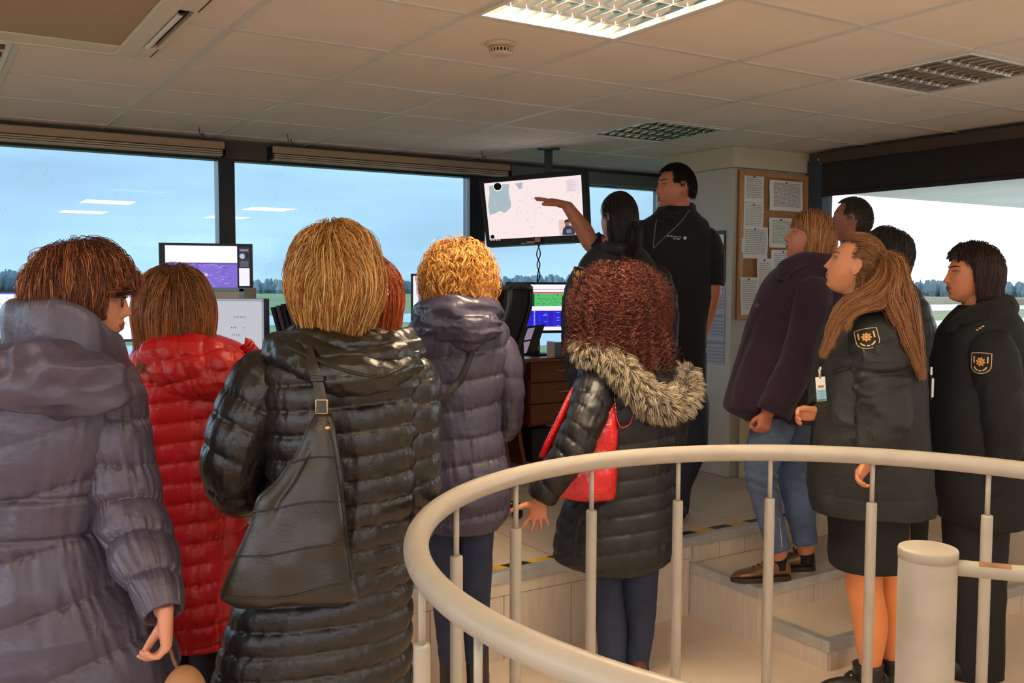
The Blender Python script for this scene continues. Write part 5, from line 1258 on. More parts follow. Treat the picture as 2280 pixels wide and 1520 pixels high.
def oxford(c, d, L_, mats, par, hgt=.105):
    """Lace-up shoe: c heel on the ground, d toe direction."""
    d = nrm(np.array([d[0], d[1], 0])); sd = np.cross(d, UP)
    t = np.linspace(0, 1, 40); top = np.interp(t, [0, .05, .18, .34, .5, .65, .82, .95, 1], [.07, hgt, hgt*1.02, .092, .078, .062, .052, .040, .026]); wd = np.interp(t, [0, .08, .25, .45, .7, .88, 1], [.016, .031, .033, .036, .046, .038, .008])
    a = np.arange(28)*2*math.pi/28
    P = np.array([[c+d*(x*L_)+sd*(w*np.sign(math.cos(q))*abs(math.cos(q))**.8)+UP*(.022+(h-.022)*(.5+.5*math.sin(q))*(1 if math.sin(q) > 0 else 1)) for q in a] for x, h, w in zip(t, top, wd)])
    mb = MB(); addgrid(mb, P, True, True, True); sh = obj('shoe', mb, mats[0], par, smooth=True)
    mb = MB(); pts = [c+d*(x*L_)+sd*(w+.004) for x, w in zip(t, wd)]+[c+d*(x*L_)-sd*(w+.004) for x, w in zip(t[::-1], wd[::-1])]
    prism(mb, pts, UP*.024); obj('sole', mb, mats[1], sh, bevel=.004)
    mb = MB()
    for k in range(4):
        x = .36+.085*k; h = np.interp(x, t, top)
        roundtube(mb, spl([c+d*x*L_+sd*.018+UP*(h-.004), c+d*(x+.012)*L_+UP*(h+.006), c+d*x*L_-sd*.018+UP*(h-.004)], 8), .0022, 6)
    x0 = c+d*.36*L_+UP*(hgt*.93)
    for s_ in (-1, 1): roundtube(mb, spl([x0, x0+sd*.02*s_+UP*.012, x0+sd*.03*s_-UP*.004, x0+sd*.006*s_], 12), .002, 6)
    obj('laces', mb, mats[2], sh, smooth=True)
mbz = (mat('bronze_leather', (142, 104, 76), .3, .55, var=.15, vscale=10, bump=.1, bscale=90), M('shoe_sole', (58, 44, 34), .6), M('lace_brown', (50, 38, 30), .7))
h0 = atz(1758, 1290, .26); h0[2] = .26; oxford(h0, [-1, -.12, 0], .285, mbz, p.o)
h0 = atz(1813, 1268, .26); h0[2] = .26; oxford(h0, [-1, -.05, 0], .27, mbz, p.o)
bob = lambda d: ~((d[:, 1] > .22) & (d[:, 2] < .48)) & (d[:, 2] > -.5)
P = grow(H, 4200, 16, lambda d: .105+.085*ss(d[:, 2], 0, .8)-.05*ss(d[:, 1], .3, .6), (.084, .108, .125), mask=bob, comb=lambda d: nrm(np.stack([np.sign(d[:, 0])*1.0, .1-d[:, 1]*.6, -.2+0*d[:, 0]], 1)), thick=.17, clump=.45, nclump=220, jit=.05, tuck=.7, tuckz=.03, lift=.15, guard=(.022, .03), Lvar=.3)
mb = MB(); undercoat(mb, P, .011, .007, (140, 92, 52)); strands(mb, P, .0009, palette(len(P), 16, [(206, 146, 92), (222, 172, 116), (176, 114, 64), (142, 88, 50)], [4, 2, 3, 2], (160, 106, 62), .25)); p.part('hair', mb, m_hair, color=True)

# ---------- man behind her, only head and shoulder in view
p = Person(5.3, 1900, PLAT, 'man with cropped grey brown hair standing behind the strawberry blonde bob')
H = Head(p.p(1893, 490), 62, 8, 0, 1.03, True)
rows = [(556, 1858, 1930, .07), (575, 1838, 1950, .1), (610, 1824, 1968, .13), (700, 1818, 1974, .14), (850, 1820, 1970, .135), (930, 1822, 1968, .135)]
p.shell(p.b, rows, 48, .03, scale=.85, cap=False); H.add(p.b, p.p(1896, 570), .06); p.default_legs(1868, 1925, 900, .08)
p.finish(H, .007, skin=(176, 112, 86))
mb = MB(); p.shell(mb, rows, 110, .01, disp=folds(.01, seed=111)); 
for sx, x in ((-1, 1832), (1, 1960)): p.sleeve(mb, [(x, 600, 0, 26), (x+sx*8, 720, .01, 25), (x+sx*6, 830, .03, 20), (x, 920, .05, 16)], 50, 40, folds(.008, seed=112))
p.part('jacket', mb, mat('navy_cloth', (28, 30, 48), .8, bump=.25, bscale=200))
mb = MB()
for x in (1868, 1925): p.sleeve(mb, [(x, 915, 0, 40), (x, 1000, 0, 36), (x, 1110, .02, 30)], 40, 40)
p.part('trousers', mb, M('black_trousers', (0, 0, 0)))
mb = crop(H, 4200, .012, (.0765, .106, .119), lambda d: ~((d[:, 1] > .35) & (d[:, 2] < .66)) & ~((d[:, 1] > .1) & (d[:, 2] < .15)) & (d[:, 2] > -.5) & ~((abs(d[:, 0]) > .8) & (d[:, 2] < .0) & (d[:, 1] > -.35)), [(74, 58, 48), (98, 80, 66), (54, 42, 36)], [2, 1, 1]); p.part('hair', mb, m_hairm, color=True)

# ---------- dark haired person behind the ponytail
p = Person(4.6, 2010, .13, 'person with dark hair and dark padded jacket behind the woman with the ponytail')
H = Head(p.p(1970, 568), 62, 6, 0, 1.0)
rows = [(628, 1955, 2025, .08), (655, 1940, 2050, .11), (700, 1928, 2070, .13), (760, 1924, 2082, .14), (860, 1926, 2080, .14), (1000, 1926, 2078, .145), (1060, 1930, 2070, .14)]
p.shell(p.b, rows, 48, .03, scale=.84, cap=False); H.add(p.b, p.p(1982, 640)); p.default_legs(1968, 2030, 1020, .08)
p.finish(H, .008, skin=(186, 122, 92))
mb = MB(); p.shell(mb, rows, 130, .008, disp=quilt(.09, .008, .05, seed=121))
p.sleeve(mb, [(2036, 690, -.04, 34), (2056, 770, -.05, 35), (2058, 870, -.03, 30), (2052, 960, .0, 24)], 60, 50, quilt(.08, .008, seed=122)); p.sleeve(mb, [(1950, 690, .04, 34), (1936, 800, .06, 32), (1936, 950, .08, 24)], 50, 40, quilt(.08, .008, seed=123))
p.part('jacket', mb, nylon('dark_green_nylon', (38, 40, 38), .5))
mb = MB()
for x in (1968, 2030): p.sleeve(mb, [(x, 1050, 0, 42), (x, 1150, 0, 36), (x, 1260, .02, 30)], 40, 40)
p.part('trousers', mb, M('black_trousers', (0, 0, 0)))
P = grow(H, 2600, 12, .09, (.083, .110, .125), mask=backmask, comb=crowncomb(), thick=.14, clump=.3, jit=.03, tuck=.5)
mb = MB(); undercoat(mb, P, .011, .007, (34, 32, 28)); strands(mb, P, .001, palette(len(P), 12, [(58, 52, 46), (84, 76, 68)], [2, 1])); p.part('hair', mb, m_hair, color=True)

# ---------- the woman with the long ponytail
p = Person(3.7, 1935, 0, 'person with long light brown ponytail in dark parka with a shield patch')
H = Head(p.p(1902, 592, 0), 66, 16, 0, 1.0)
rows = [(668, 1888, 1992, .08), (690, 1866, 2012, .11), (725, 1846, 2032, .14), (790, 1836, 2044, .16), (870, 1830, 2052, .17), (950, 1820, 2060, .175), (1040, 1812, 2066, .18), (1110, 1810, 2068, .185), (1136, 1818, 2066, .18)]
p.shell(p.b, rows, 48, .03, scale=.82, cap=False); H.add(p.b, p.p(1932, 680))
p.limb([(1940, 760, -.1, 34), (1962, 880, -.15, 32), (1965, 950, -.17, 27), (1944, 1012, -.19, 20), (1936, 1028, -.19, 17)])
hand(p.b, p.p(1942, 1022, -.19), [-.55, -.1, -.6], [-.3, -.6, .7], -1, (.9, 1., 1.1, 1.1), .08, .92)
p.limb([(1862, 780, .08, 30), (1842, 860, .12, 28), (1838, 900, .05, 22), (1815, 922, .0, 16)])
hand(p.b, p.p(1826, 922, .0), [-1, -.05, .08], [.1, -.5, .86], -1, (.75, .95, 1.05, 1.15), .06, .9, thumb=(.95, .25, .35), tc=.05)
lg = [[(1924, 1130, 0, 46), (1924, 1230, 0, 42), (1924, 1300, 0, 40), (1938, 1390, .01, 38), (1938, 1450, .01, 29), (1936, 1500, .0, 22), (1934, 1540, 0, 22)], [(1978, 1130, .08, 46), (1984, 1230, .08, 40), (1986, 1300, .08, 36), (1990, 1380, .1, 34), (1988, 1450, .1, 27), (1984, 1490, .1, 22), (1984, 1530, .1, 22)]]
for l in lg: p.limb([(a_, b_, c_, d_*.9) for a_, b_, c_, d_ in l])
p.finish(H, .005, eyes=((60, 80, 70), (110, 76, 50)), skin=(224, 150, 108))
mpk = mat('parka_cloth', (31, 32, 31), .66, var=.1, vscale=8, bump=.25, bscale=170)
mb = MB(); p.shell(mb, rows, 210, .006, disp=lambda P, s, g, cx: folds(.02, (5.5, 5.5, 4.5), .0015, 131)(P, s, g, cx)-.004*np.exp(-((s-.745)/.004)**2))
p.sleeve(mb, [(1932, 712, -.05, 56), (1944, 760, -.1, 64), (1956, 830, -.14, 62), (1964, 900, -.16, 57), (1962, 950, -.18, 50), (1948, 1000, -.2, 41), (1940, 1024, -.2, 36)], 130, 84, lambda P, s, g, cx: folds(.02, (8, 8, 11), .0015, 132)(P, s, g, cx)-.014*np.exp(-((s-.20-.03*np.cos(g))/.010)**2)*(np.cos(g+.4) > -.2)-.012*np.exp(-((s-.26+.03*np.cos(g))/.009)**2)*(np.cos(g+.4) > -.2))
p.sleeve(mb, [(1878, 720, .06, 42), (1860, 780, .1, 44), (1845, 850, .13, 40), (1840, 895, .07, 34), (1824, 920, .01, 27)], 70, 60, folds(.01, (8, 8, 9), .001, 133))
p.sleeve(mb, [(1876, 690, .06, 18), (1892, 676, -.03, 22), (1935, 672, -.1, 25), (1985, 674, -.07, 25), (2008, 684, .02, 22), (1950, 672, .1, 22), (1896, 676, .1, 20)], 80, 34, folds(.008, (9, 9, 9), .001, 134), cap=False, up=UP)
pk = p.part('parka', mb, mpk); shield(pk, 1931, 754, 54, 46, -12)
mb = MB(); P_, N_ = onpath(pk, [(1848, 788), (1870, 790), (1894, 794)], .003, 30); ribbon(mb, P_, N_, .004, .002); P_, N_ = onpath(pk, [(1852, 831), (1875, 822), (1896, 817)], .004, 30); ribbon(mb, P_, N_, .012, .004); p.part('pocket_flap', mb, mpk, pk)
mb = MB(); p.shell(mb, [(1120, 1848, 2018, .155, .03), (1180, 1850, 2016, .155, .03), (1230, 1848, 2012, .15, .03), (1258, 1852, 2006, .145, .03)], 120, .008, disp=folds(.005, (5, 5, 3), .0006, 135)); p.part('skirt', mb, mat('black_skirt', (13, 14, 15), .8, bump=.2, bscale=200))
mb = MB()
for l in lg: p.sleeve(mb, l, 70, 48, cap=False)
p.part('tights', mb, mat('tan_tights', (226, 136, 76), .5, bump=.08, bscale=600, sheen=.1))
mbt = mat('black_boot_leather', (34, 28, 26), .42, bump=.2, bscale=70)
for (x, yt, dy, yb) in ((1930, 1478, 0, 1560), (1984, 1462, .1, 1545)):
    mb = MB(); p.sleeve(mb, [(x+4, yt, dy, 34), (x+4, yt+30, dy, 33), (x, yb-24, dy, 34), (x, yb-6, dy, 36)], 30, 34, folds(.004, (14, 14, 18), .001, 137), dome=False); c = p.p(x, yb, dy); ball(mb, np.array([c[0]-.07, c[1]-.01, .045]), [.13, .046, .047], 26, 14)
    bo = p.part('boot', mb, mbt); mb = MB(); 
    for q in (26, 40): c1 = p.p(x+4, yt+q, dy); lathe(mb, c1-UP*.005, [(.062, 0), (.0635, .005), (.062, .01)], 28)
    obj('boot_strap', mb, M('boot_strap', (24, 20, 19), .4), bo, smooth=True)
tie = H.w([.012, -.115, .028])
P = grow(H, 4200, 16, .17, (.078, .104, .120), mask=lambda d: ~((d[:, 1] > .24) & (d[:, 2] < .60)) & ~((d[:, 1] > -.12) & (d[:, 2] < .16)) & (d[:, 2] > -.5), comb=lambda d: nrm(np.array([.1, -1.15, .22])-d), thick=.07, grav=.12, clump=.45, nclump=200, jit=.02, keep=.5, tuck=.0)
w_ = ss(np.linspace(0, 1, 16), .45, 1)[None, :, None]; P = P*(1-w_)+tie*w_
cols = [(150, 98, 60), (186, 128, 82), (118, 72, 42), (212, 156, 104)]
mb = MB(); 
Q_ = P.copy(); undercoat(mb, Q_, .008, .006, (92, 58, 36), 260); strands(mb, P, .00075, palette(len(P), 16, cols, [4, 2, 3, 1], (110, 72, 46), .2))
def lock(pts, n, w0, w1, K=26, r0=.0008, wv=.006):
    q = spl([p.p(*k) if len(k) == 3 else k for k in pts], K); b_ = rng.normal(size=(n, 3)); s_ = np.linspace(0, 1, K)
    wd = np.interp(s_, [0, .12, .5, .8, 1], [.006, w0*.9, w1*.9, w1*.7, w1*.4])
    P = q[None]+b_[:, None]*wd[None, :, None]+wv*np.sin(s_*9+rng.random((n, 1))*6)[..., None]*rng.normal(size=(n, 1, 3))*s_[None, :, None]
    tube(mb, q, np.maximum(wd*.9, .004), 12, col=lin((104, 64, 38))); strands(mb, P, r0, palette(n, K, cols, [3, 3, 2, 2]))
T0 = tuple(0 for _ in range(3))
for pts, n, a_, b_ in (([(1978, 566, -.10), (1998, 585, -.14), (2014, 640, -.16), (2030, 720, -.17), (2042, 790, -.17), (2052, 838, -.17)], 900, .012, .014),
                       ([(1976, 570, -.11), (1990, 610, -.16), (1984, 660, -.19), (2000, 700, -.19), (2022, 760, -.19), (2046, 820, -.18)], 700, .014, .016),
                       ([(1978, 572, -.11), (1976, 620, -.17), (1945, 660, -.2), (1900, 680, -.19), (1868, 712, -.17), (1846, 760, -.16), (1832, 790, -.15)], 800, .010, .011),
                       ([(1974, 576, -.11), (1962, 618, -.16), (1925, 650, -.18), (1884, 672, -.16), (1860, 700, -.16), (1850, 735, -.16), (1852, 770, -.15)], 420, .009, .008),
                       ([(1978, 578, -.11), (1976, 640, -.18), (1960, 680, -.2), (1918, 690, -.2), (1895, 706, -.2), (1885, 732, -.19)], 260, .008, .007)):
    lock(pts, n, a_, b_)
p.part('hair', mb, m_hair, color=True)
mb = MB(); tube(mb, np.array([tie+.024*(math.cos(t)*H.R[:, 0]+math.sin(t)*H.R[:, 2])-H.R[:, 1]*.012 for t in np.linspace(0, 6.283, 25)]), .008, 10); p.part('hair_tie', mb, M('tie_brown', (134, 78, 54), .8))
# badge on her pocket
t = empty('visitor_badge', p.p(1826, 890, -.14), 'white and blue visitor badge clipped to the dark parka of the woman with ponytail', 'badge')
c = p.p(1828, 866, -.13); rx = np.array([.994, 0, .1]); rz = np.array([-.1, 0, .994]); ry = np.array([0, 1., 0])
mb = MB(); obox(mb, c, rx*.0185, ry*.0012, rz*.046); obj('card', mb, M('card_white', (232, 228, 220), .4), t, bevel=.003)
mb = MB(); obox(mb, c-rz*.020-ry*.0018, rx*.0178, ry*.0004, rz*.018, 0); obox(mb, c-rz*.041-ry*.0018, rx*.0178, ry*.0004, rz*.0035, 1); obox(mb, c+rz*.010-ry*.0018, rx*.011, ry*.0004, rz*.0045, 2); obox(mb, c+rz*.041-ry*.0018, rx*.004, ry*.0004, rz*.0015, 1)
for k in range(4): obox(mb, c-rz*(.008+.007*k)-ry*.0025, rx*(.012-.002*(k % 2)), ry*.0003, rz*.0009, 3)
obj('print', mb, [M('badge_blue', (142, 192, 214), .5), M('badge_grey', (96, 106, 108), .5), M('badge_orange', (176, 112, 78), .5), M('badge_text', (96, 140, 168), .5)], t)
mb = MB(); obox(mb, c+rz*.060, rx*.005, ry*.0015, rz*.016); ball(mb, c+rz*.078+rx*.004, [.006, .005, .008], 12, 8); obj('clip', mb, M('clip_silver', (0, 0, 0)), t, smooth=True)

# ---------- woman with the dark bob at the right
p = Person(3.9, 2185, 0, 'person at far right with dark brown bob and long black coat, gazing left')
H = Head(p.p(2160, 613, 0), 86, 3, 0, .97)
rows = [(680, 2140, 2240, .08), (706, 2116, 2258, .12), (742, 2094, 2272, .15), (800, 2086, 2284, .165), (900, 2074, 2292, .17), (1000, 2066, 2294, .175), (1080, 2058, 2290, .18), (1130, 2072, 2284, .18), (1164, 2116, 2262, .17)]
p.shell(p.b, rows, 48, .03, scale=.82, cap=False); H.add(p.b, p.p(2186, 690))
p.limb([(2200, 770, -.1, 32), (2222, 900, -.15, 28), (2225, 1010, -.14, 22), (2200, 1085, -.1, 16)]); hand(p.b, p.p(2190, 1080, .0), [-.5, .2, -.8], [-.3, -.6, .7], -1, .9)
p.limb([(2130, 770, .08, 30), (2110, 900, .1, 26), (2100, 1000, .05, 20)]); hand(p.b, p.p(2110, 1000, .06), [.2, 0, -1], [0, -1, 0], 1, .6)
for x in (2150, 2196): p.limb([(x, 1120, 0, 44), (x, 1250, 0, 38), (x, 1400, .01, 30), (x, 1505, .02, 24)])
p.finish(H, .0042, eyes=((74, 84, 70), (48, 32, 24)), skin=(222, 142, 100))
mbc = mat('black_coat_cloth', (11, 12, 16), .8, var=.15, vscale=8, bump=.3, bscale=190)
mb = MB(); p.shell(mb, rows, 200, .006, disp=folds(.011, (5, 5, 3), .001, 141))
p.sleeve(mb, [(2186, 730, -.06, 50), (2204, 800, -.11, 58), (2220, 890, -.13, 54), (2228, 970, -.14, 50), (2218, 1040, -.14, 44), (2196, 1090, -.12, 36)], 90, 70, folds(.010, (8, 8, 8), .001, 142))
p.sleeve(mb, [(2140, 730, .06, 46), (2118, 830, .1, 48), (2104, 940, .1, 42), (2106, 1010, .07, 34)], 60, 50, folds(.010, (8, 8, 8), .001, 143))
ct = p.part('coat', mb, mbc); shield(ct, 2185, 808, 46, 48, 3)
mb = MB(); p.sleeve(mb, [(2110, 738, -.05, 9), (2130, 716, -.085, 15), (2176, 696, -.10, 23), (2228, 686, -.05, 30), (2232, 686, .05, 28), (2190, 698, .10, 22), (2136, 716, .08, 15), (2108, 742, .03, 9)], 90, 40, folds(.010, (12, 12, 12), .003, 144), cap=False, up=UP); p.part('collar', mb, mat('dark_pile', (17, 14, 14), .95, bump=.8, bscale=260, sheen=.05), ct)
mb = MB(); c, n_ = on(ct, 2182, 731, .003)
for k in range(3): ball(mb, c+np.array([.011*(k-1), 0, .007*(k-1)]), [.008, .004, .0045], 12, 8)
p.part('pin', mb, gold, ct)
mb = MB()
for x in (2148, 2196): p.sleeve(mb, [(x, 1115, 0, 50), (x, 1250, 0, 44), (x, 1400, .01, 38), (x-2, 1515, .02, 36)], 60, 50, folds(.006, (7, 7, 3), .001, 145))
p.part('trousers', mb, M('black_trousers', (0, 0, 0)))
for x in (2146, 2194):
    mb = MB(); c = p.p(x, 1520); ball(mb, np.array([c[0]-.05, c[1], .045]), [.13, .045, .047], 24, 12); p.part('shoe', mb, m_black)
bob2 = lambda d: ~((d[:, 1] > .30) & (d[:, 2] < .60)) & ~((d[:, 1] > .1) & (d[:, 2] < .1)) & (d[:, 2] > -.55)
P = grow(H, 6400, 18, lambda d: .135+.075*ss(d[:, 2], 0, .8)-.15*ss(d[:, 1], .2, .5), (.086, .108, .126), mask=bob2, comb=lambda d: nrm(np.stack([np.sign(d[:, 0])*1.0, -.15+0*d[:, 0], -.2+0*d[:, 0]], 1)), thick=.20, clump=.35, nclump=220, jit=.018, tuck=.6, tuckz=.05, keep=.62, lift=.15, guard=(.024, .036))
mb = MB(); undercoat(mb, P, .011, .006, (40, 26, 22), 320); strands(mb, P, .0008, palette(len(P), 18, [(58, 38, 32), (78, 52, 42), (42, 28, 24)], [3, 1.5, 2])); p.part('hair', mb, m_hair, color=True)
t = empty('visitor_badge', p.p(2070, 880, -.1), 'narrow black badge holder at the front of the black coat at far right', 'badge')
c = p.p(2072, 862, -.1); mb = MB(); obox(mb, c, [.006, .018, 0], [.003, -.001, 0], [0, 0, .05]); obj('holder', mb, m_black, t, bevel=.002)
mb = MB(); obox(mb, c-np.array([.0, .019, 0]), [.0045, .0004, 0], [0, .0006, 0], [0, 0, .038]); obj('card', mb, M('card_white', (0, 0, 0)), t)
mb = MB(); obox(mb, c+UP*.066, [.004, 0, 0], [0, .004, 0], [0, 0, .016]); obj('clip', mb, M('clip_silver', (0, 0, 0)), t)
# ================================================================== the spiral stair railing
RCX, RCY, RR, RZ = .812, 2.05, 1.015, 1.10
t = empty('stair_railing', (RCX, RCY, 0), 'curved cream steel railing round the spiral stair opening in front', 'railing')
m_rail = mat('rail_paint', (176, 166, 152), .36, var=.05, vscale=14, bump=.06, bscale=60)
an = np.linspace(math.radians(-20), math.radians(245), 150)
P = np.array([[RCX+RR*math.cos(a), RCY+RR*math.sin(a), RZ] for a in an])
mb = MB(); roundtube(mb, P, .0265, 28, UP); obj('handrail', mb, m_rail, t, smooth=True)
def rail_hit(x, near):
    """Angle of the railing circle met by this pixel column."""
    d = ray(x, 1000); d = nrm([d[0], d[1], 0]); c = np.array([RCX, RCY, 0]); bq = d @ c; ds = max(bq*bq-(c @ c-RR*RR), 0)**.5; k = d*(bq-ds if near else bq+ds)
    return math.atan2(k[1]-RCY, k[0]-RCX)
angs = [rail_hit(x, False) for x in (1016, 1149, 1318, 1511, 1716, 1944, 2203)]+[rail_hit(938, True), rail_hit(1065, True)]
for a in angs:
    c = np.array([RCX+RR*math.cos(a), RCY+RR*math.sin(a), 0])
    mb = MB(); lathe(mb, c, [(.0168, .0), (.0168, .945), (.0158, .95), (.004, .951)], 22); po = obj('post', mb, m_rail, t, smooth=True)
    mb = MB(); lathe(mb, c, [(.0075, .94), (.0075, RZ-.02)], 14); obj('rod', mb, m_rail, po, smooth=True)
    mb = MB(); lathe(mb, c, [(.045, 0), (.045, .008), (.03, .012)], 22); obj('foot', mb, m_rail, po, smooth=True)
t = empty('stair_pole', (.866, 1.95, 0), 'thick cream central pole of the spiral stair with a side arm, lower right', 'pole')
c = np.array([.866, 1.95, 0]); mb = MB()
lathe(mb, c, [(.0575, 0), (.0575, 1.098), (.0565, 1.102), (.054, 1.1035), (.050, 1.104)], 48); obj('column', mb, m_creamold, t, smooth=True)
mb = MB(); lathe(mb, c, [(.0585, 1.08), (.0588, 1.098), (.0572, 1.102)], 48); obj('weld_ring', mb, m_creamold, t, smooth=True)
mb = MB(); e0 = np.array([.92, 1.93, 1.066]); e1 = np.array([1.27, 1.80, 1.066]); roundtube(mb, spl([e0, (e0+e1)/2, e1], 20), .0165, 20); arm = obj('arm', mb, m_creamold, t, smooth=True)
mb = MB(); q = e0+(e1-e0)*np.linspace(.10, .26, 8)[:, None]; T_ = nrm(e1-e0)
addgrid(mb, np.array([[k+.0168*(math.cos(f)*UP+math.sin(f)*np.cross(T_, UP)) for f in np.linspace(-.5, .9, 8)] for k in q]), closed=False); obj('rust_patch', mb, mat('rust', (132, 92, 66), .8, var=.3, vscale=60), arm, smooth=True)

# ================================================================== desks
m_wood = mat('desk_wood', (146, 84, 52), .42, var=.18, vscale=5, stretch=(1.2, 1.2, 14)); m_top = mat('desk_top', (166, 100, 64), .3, var=.12, vscale=5, stretch=(1, 14, 1))
DZ = PLAT+.745
def desk(u0, u1, v0, v1, lab):
    t = empty('desk', G((u0+u1)/2, (v0+v1)/2, PLAT), lab, 'desk')
    mb = MB(); gbox(mb, u0, u1, v0, v1, DZ-.028, DZ); obj('worktop', mb, m_top, t, bevel=.006)
    return t
def curved_panel(t, u, v0, v1):
    """Side panel whose front edge bows inward."""
    z = np.linspace(PLAT, DZ-.028, 24); f = (z-PLAT)/(DZ-.028-PLAT); e = v0+.03+.17*np.sin(f*math.pi)**1.0*.55+.06*(1-f)*0
    mb = MB(); P = np.array([[G(u, a, b), G(u, v1, b), G(u+.028, v1, b), G(u+.028, a, b)] for a, b in zip(e, z)]); addgrid(mb, P, True, True, True); obj('leg_panel', mb, m_wood, t, bevel=.002)
t = desk(3.36, 4.42, 5.36, 5.80, 'brown desk with drawers below the blue and green monitor'); 
curved_panel(t, 3.36, 5.36, 5.76); curved_panel(t, 3.52, 5.42, 5.76)
mb = MB(); gbox(mb, 3.56, 4.02, 5.46, 5.78, DZ-.48, DZ-.03); obj('drawer_case', mb, m_wood, t)
for k in range(3):
    z1 = DZ-.035-.147*k; mb = MB(); gbox(mb, 3.565, 4.015, 5.438, 5.458, z1-.14, z1); d_ = obj('drawer', mb, m_wood, t, bevel=.004)
    mb = MB(); q = spl([G(3.79, 5.436, z1-.06), G(3.80, 5.415, z1-.066), G(3.85, 5.412, z1-.062), G(3.90, 5.415, z1-.066), G(3.91, 5.436, z1-.06)], 24); roundtube(mb, q, .0045, 8); obj('handle', mb, m_alu, d_, smooth=True)
t = desk(1.62, 3.34, 5.22, 5.80, 'long brown desk along the middle window behind the visitors'); curved_panel(t, 1.64, 5.22, 5.76); curved_panel(t, 3.28, 5.22, 5.76)
t = desk(-.9, 1.58, 5.0, 5.80, 'long brown desk along the left window'); curved_panel(t, -.88, 5.0, 5.76); curved_panel(t, 1.54, 5.0, 5.76)
t = desk(.85, 2.05, 4.12, 4.62, 'brown desk carrying the plain grey monitor, behind the red jacket'); curved_panel(t, .87, 4.12, 4.6); curved_panel(t, 2.0, 4.12, 4.6)
t = desk(-1.2, .80, 4.12, 4.62, 'brown desk carrying the two white left screens'); curved_panel(t, -1.18, 4.12, 4.6); curved_panel(t, .76, 4.12, 4.6)

# ================================================================== screens
def emat(name, col, s=1.):
    if name not in _mc: _mc[name] = mat(name, (8, 8, 10), .35, emit=col, estr=s*.8, spec=.3)
    return _mc[name]
class Screen:
    """A monitor set by its four corners: tl, tr, br, bl (world); the face looks to the viewer's side."""
    def __init__(s, name, lab, cat, tl, tr, br, bl, bez=.014, th=.03, mbody=None, mbez=None, stand=None, bot=None, lcd=None):
        o0 = np.array([0, 0, CZ]); n0 = np.cross(np.asarray(tr)-tl, np.asarray(br)-tr); bl = o0+(np.asarray(bl)-o0)*(((np.asarray(tl)-o0) @ n0)/((np.asarray(bl)-o0) @ n0)); s.tl, s.tr, s.br, s.bl = map(np.asarray, (tl, tr, br, bl)); s.n = nrm(np.cross(s.tr-s.tl, s.tl-s.bl))
        if s.n[1] > 0: s.n = -s.n
        c = (s.tl+s.tr+s.br+s.bl)/4; base = np.array([c[0], c[1], stand if stand is not None else c[2]])
        s.t = empty(name, base, lab, cat); mbody = mbody or m_black; w = np.linalg.norm(s.tr-s.tl); h = np.linalg.norm(s.tl-s.bl); s.w, s.h = w, h
        s.b = (bez/w, bez/h); bo = (bot or bez)/h; s.bo = bo
        mb = MB(); pts = [s.tl, s.bl, s.br, s.tr]; prism(mb, np.array(pts)-s.n*.001, -s.n*th)
        obj('back_shell', mb, mbody, s.t, bevel=.004)
        mb = MB(); fu, fv = s.b
        for (a0, a1, b0, b1) in ((0, 1, 0, fv), (0, 1, 1-bo, 1), (0, fu, fv, 1-bo), (1-fu, 1, fv, 1-bo)): s.rect(mb, a0, a1, b0, b1, .0, full=True, th=.004)
        obj('bezel', mb, mbez or mbody, s.t, bevel=.0015)
        if stand is not None:
            mb = MB(); q = c-s.n*(th*.8)*1.0; gnd = np.array([q[0], q[1], stand]); side = nrm(s.tr-s.tl)*np.array([1, 1, 0]); bk = -s.n*np.array([1, 1, 0])
            obox(mb, (q+gnd)/2+bk*.03, side*.035, bk*.012, UP*(q[2]-stand)/2); obj('stand', mb, mbody, s.t, bevel=.004)
            mb = MB(); lathe(mb, gnd+bk*.02, [(.11, 0), (.11, .008), (.09, .014), (.03, .018)], 28); obj('foot', mb, mbody, s.t, smooth=True)
        s.mb = MB(); s.ms = []; s.lcd = lcd
        if lcd: s.fill(0, 1, 0, 1, lcd[0], lcd[1], .0)
    def pt(s, a, b): return (s.tl*(1-a)+s.tr*a)*(1-b)+(s.bl*(1-a)+s.br*a)*b
    def sp(s, a, b): return s.pt(s.b[0]+a*(1-2*s.b[0]), s.b[1]+b*(1-s.b[1]-s.bo))
    def rect(s, mb, a0, a1, b0, b1, off, full=False, th=None, m=0):
        f = s.pt if full else s.sp; P = [f(a0, b0), f(a0, b1), f(a1, b1), f(a1, b0)]
        if th: prism(mb, np.array(P)+s.n*(off+th), -s.n*th, m)
        else: mb.add(np.array(P)+s.n*off, [[0, 1, 2, 3]], m=m)
    def mi(s, col, st):
        k = ('px_%02x%02x%02x_%d' % (*col, int(st*100))); m = emat(k, col, st)
        if m not in s.ms: s.ms.append(m)
        return s.ms.index(m)
    def fill(s, a0, a1, b0, b1, col, st=1., off=.0006): s.rect(s.mb, a0, a1, b0, b1, off, m=s.mi(col, st))
    def poly(s, pts, col, st=1., off=.0012):
        P = np.array([s.sp(a, b) for a, b in pts])+s.n*off; n = len(P); c = P.mean(0)
        s.mb.add(np.concatenate([P, [c]]), None, [[i, (i+1) % n, n] for i in range(n)], m=s.mi(col, st))
    def disc(s, a, b, r, col, st=1., off=.0016, k=22): s.poly([(a+r/s.w*math.cos(t)/(1-2*s.b[0]), b+r/s.h*math.sin(t)) for t in np.linspace(0, 6.283, k+1)[:-1]], col, st, off)
    def done(s): return obj('screen', s.mb, s.ms, s.t)
def corners(x0, x1, y0, y1, Y, dY=0., lean=0.):
    """Corner points of an upright panel given by two opposite pixel corners at a depth."""
    a, b = at(x0, y0, Y), at(x1, y1, Y+dY); tl = a; br = b; tr = np.array([b[0], b[1], a[2]]); bl = np.array([a[0], a[1], b[2]])
    k = np.array([0, lean, 0]); return tl+k, tr+k, br, bl
tq = np.random.default_rng(8)
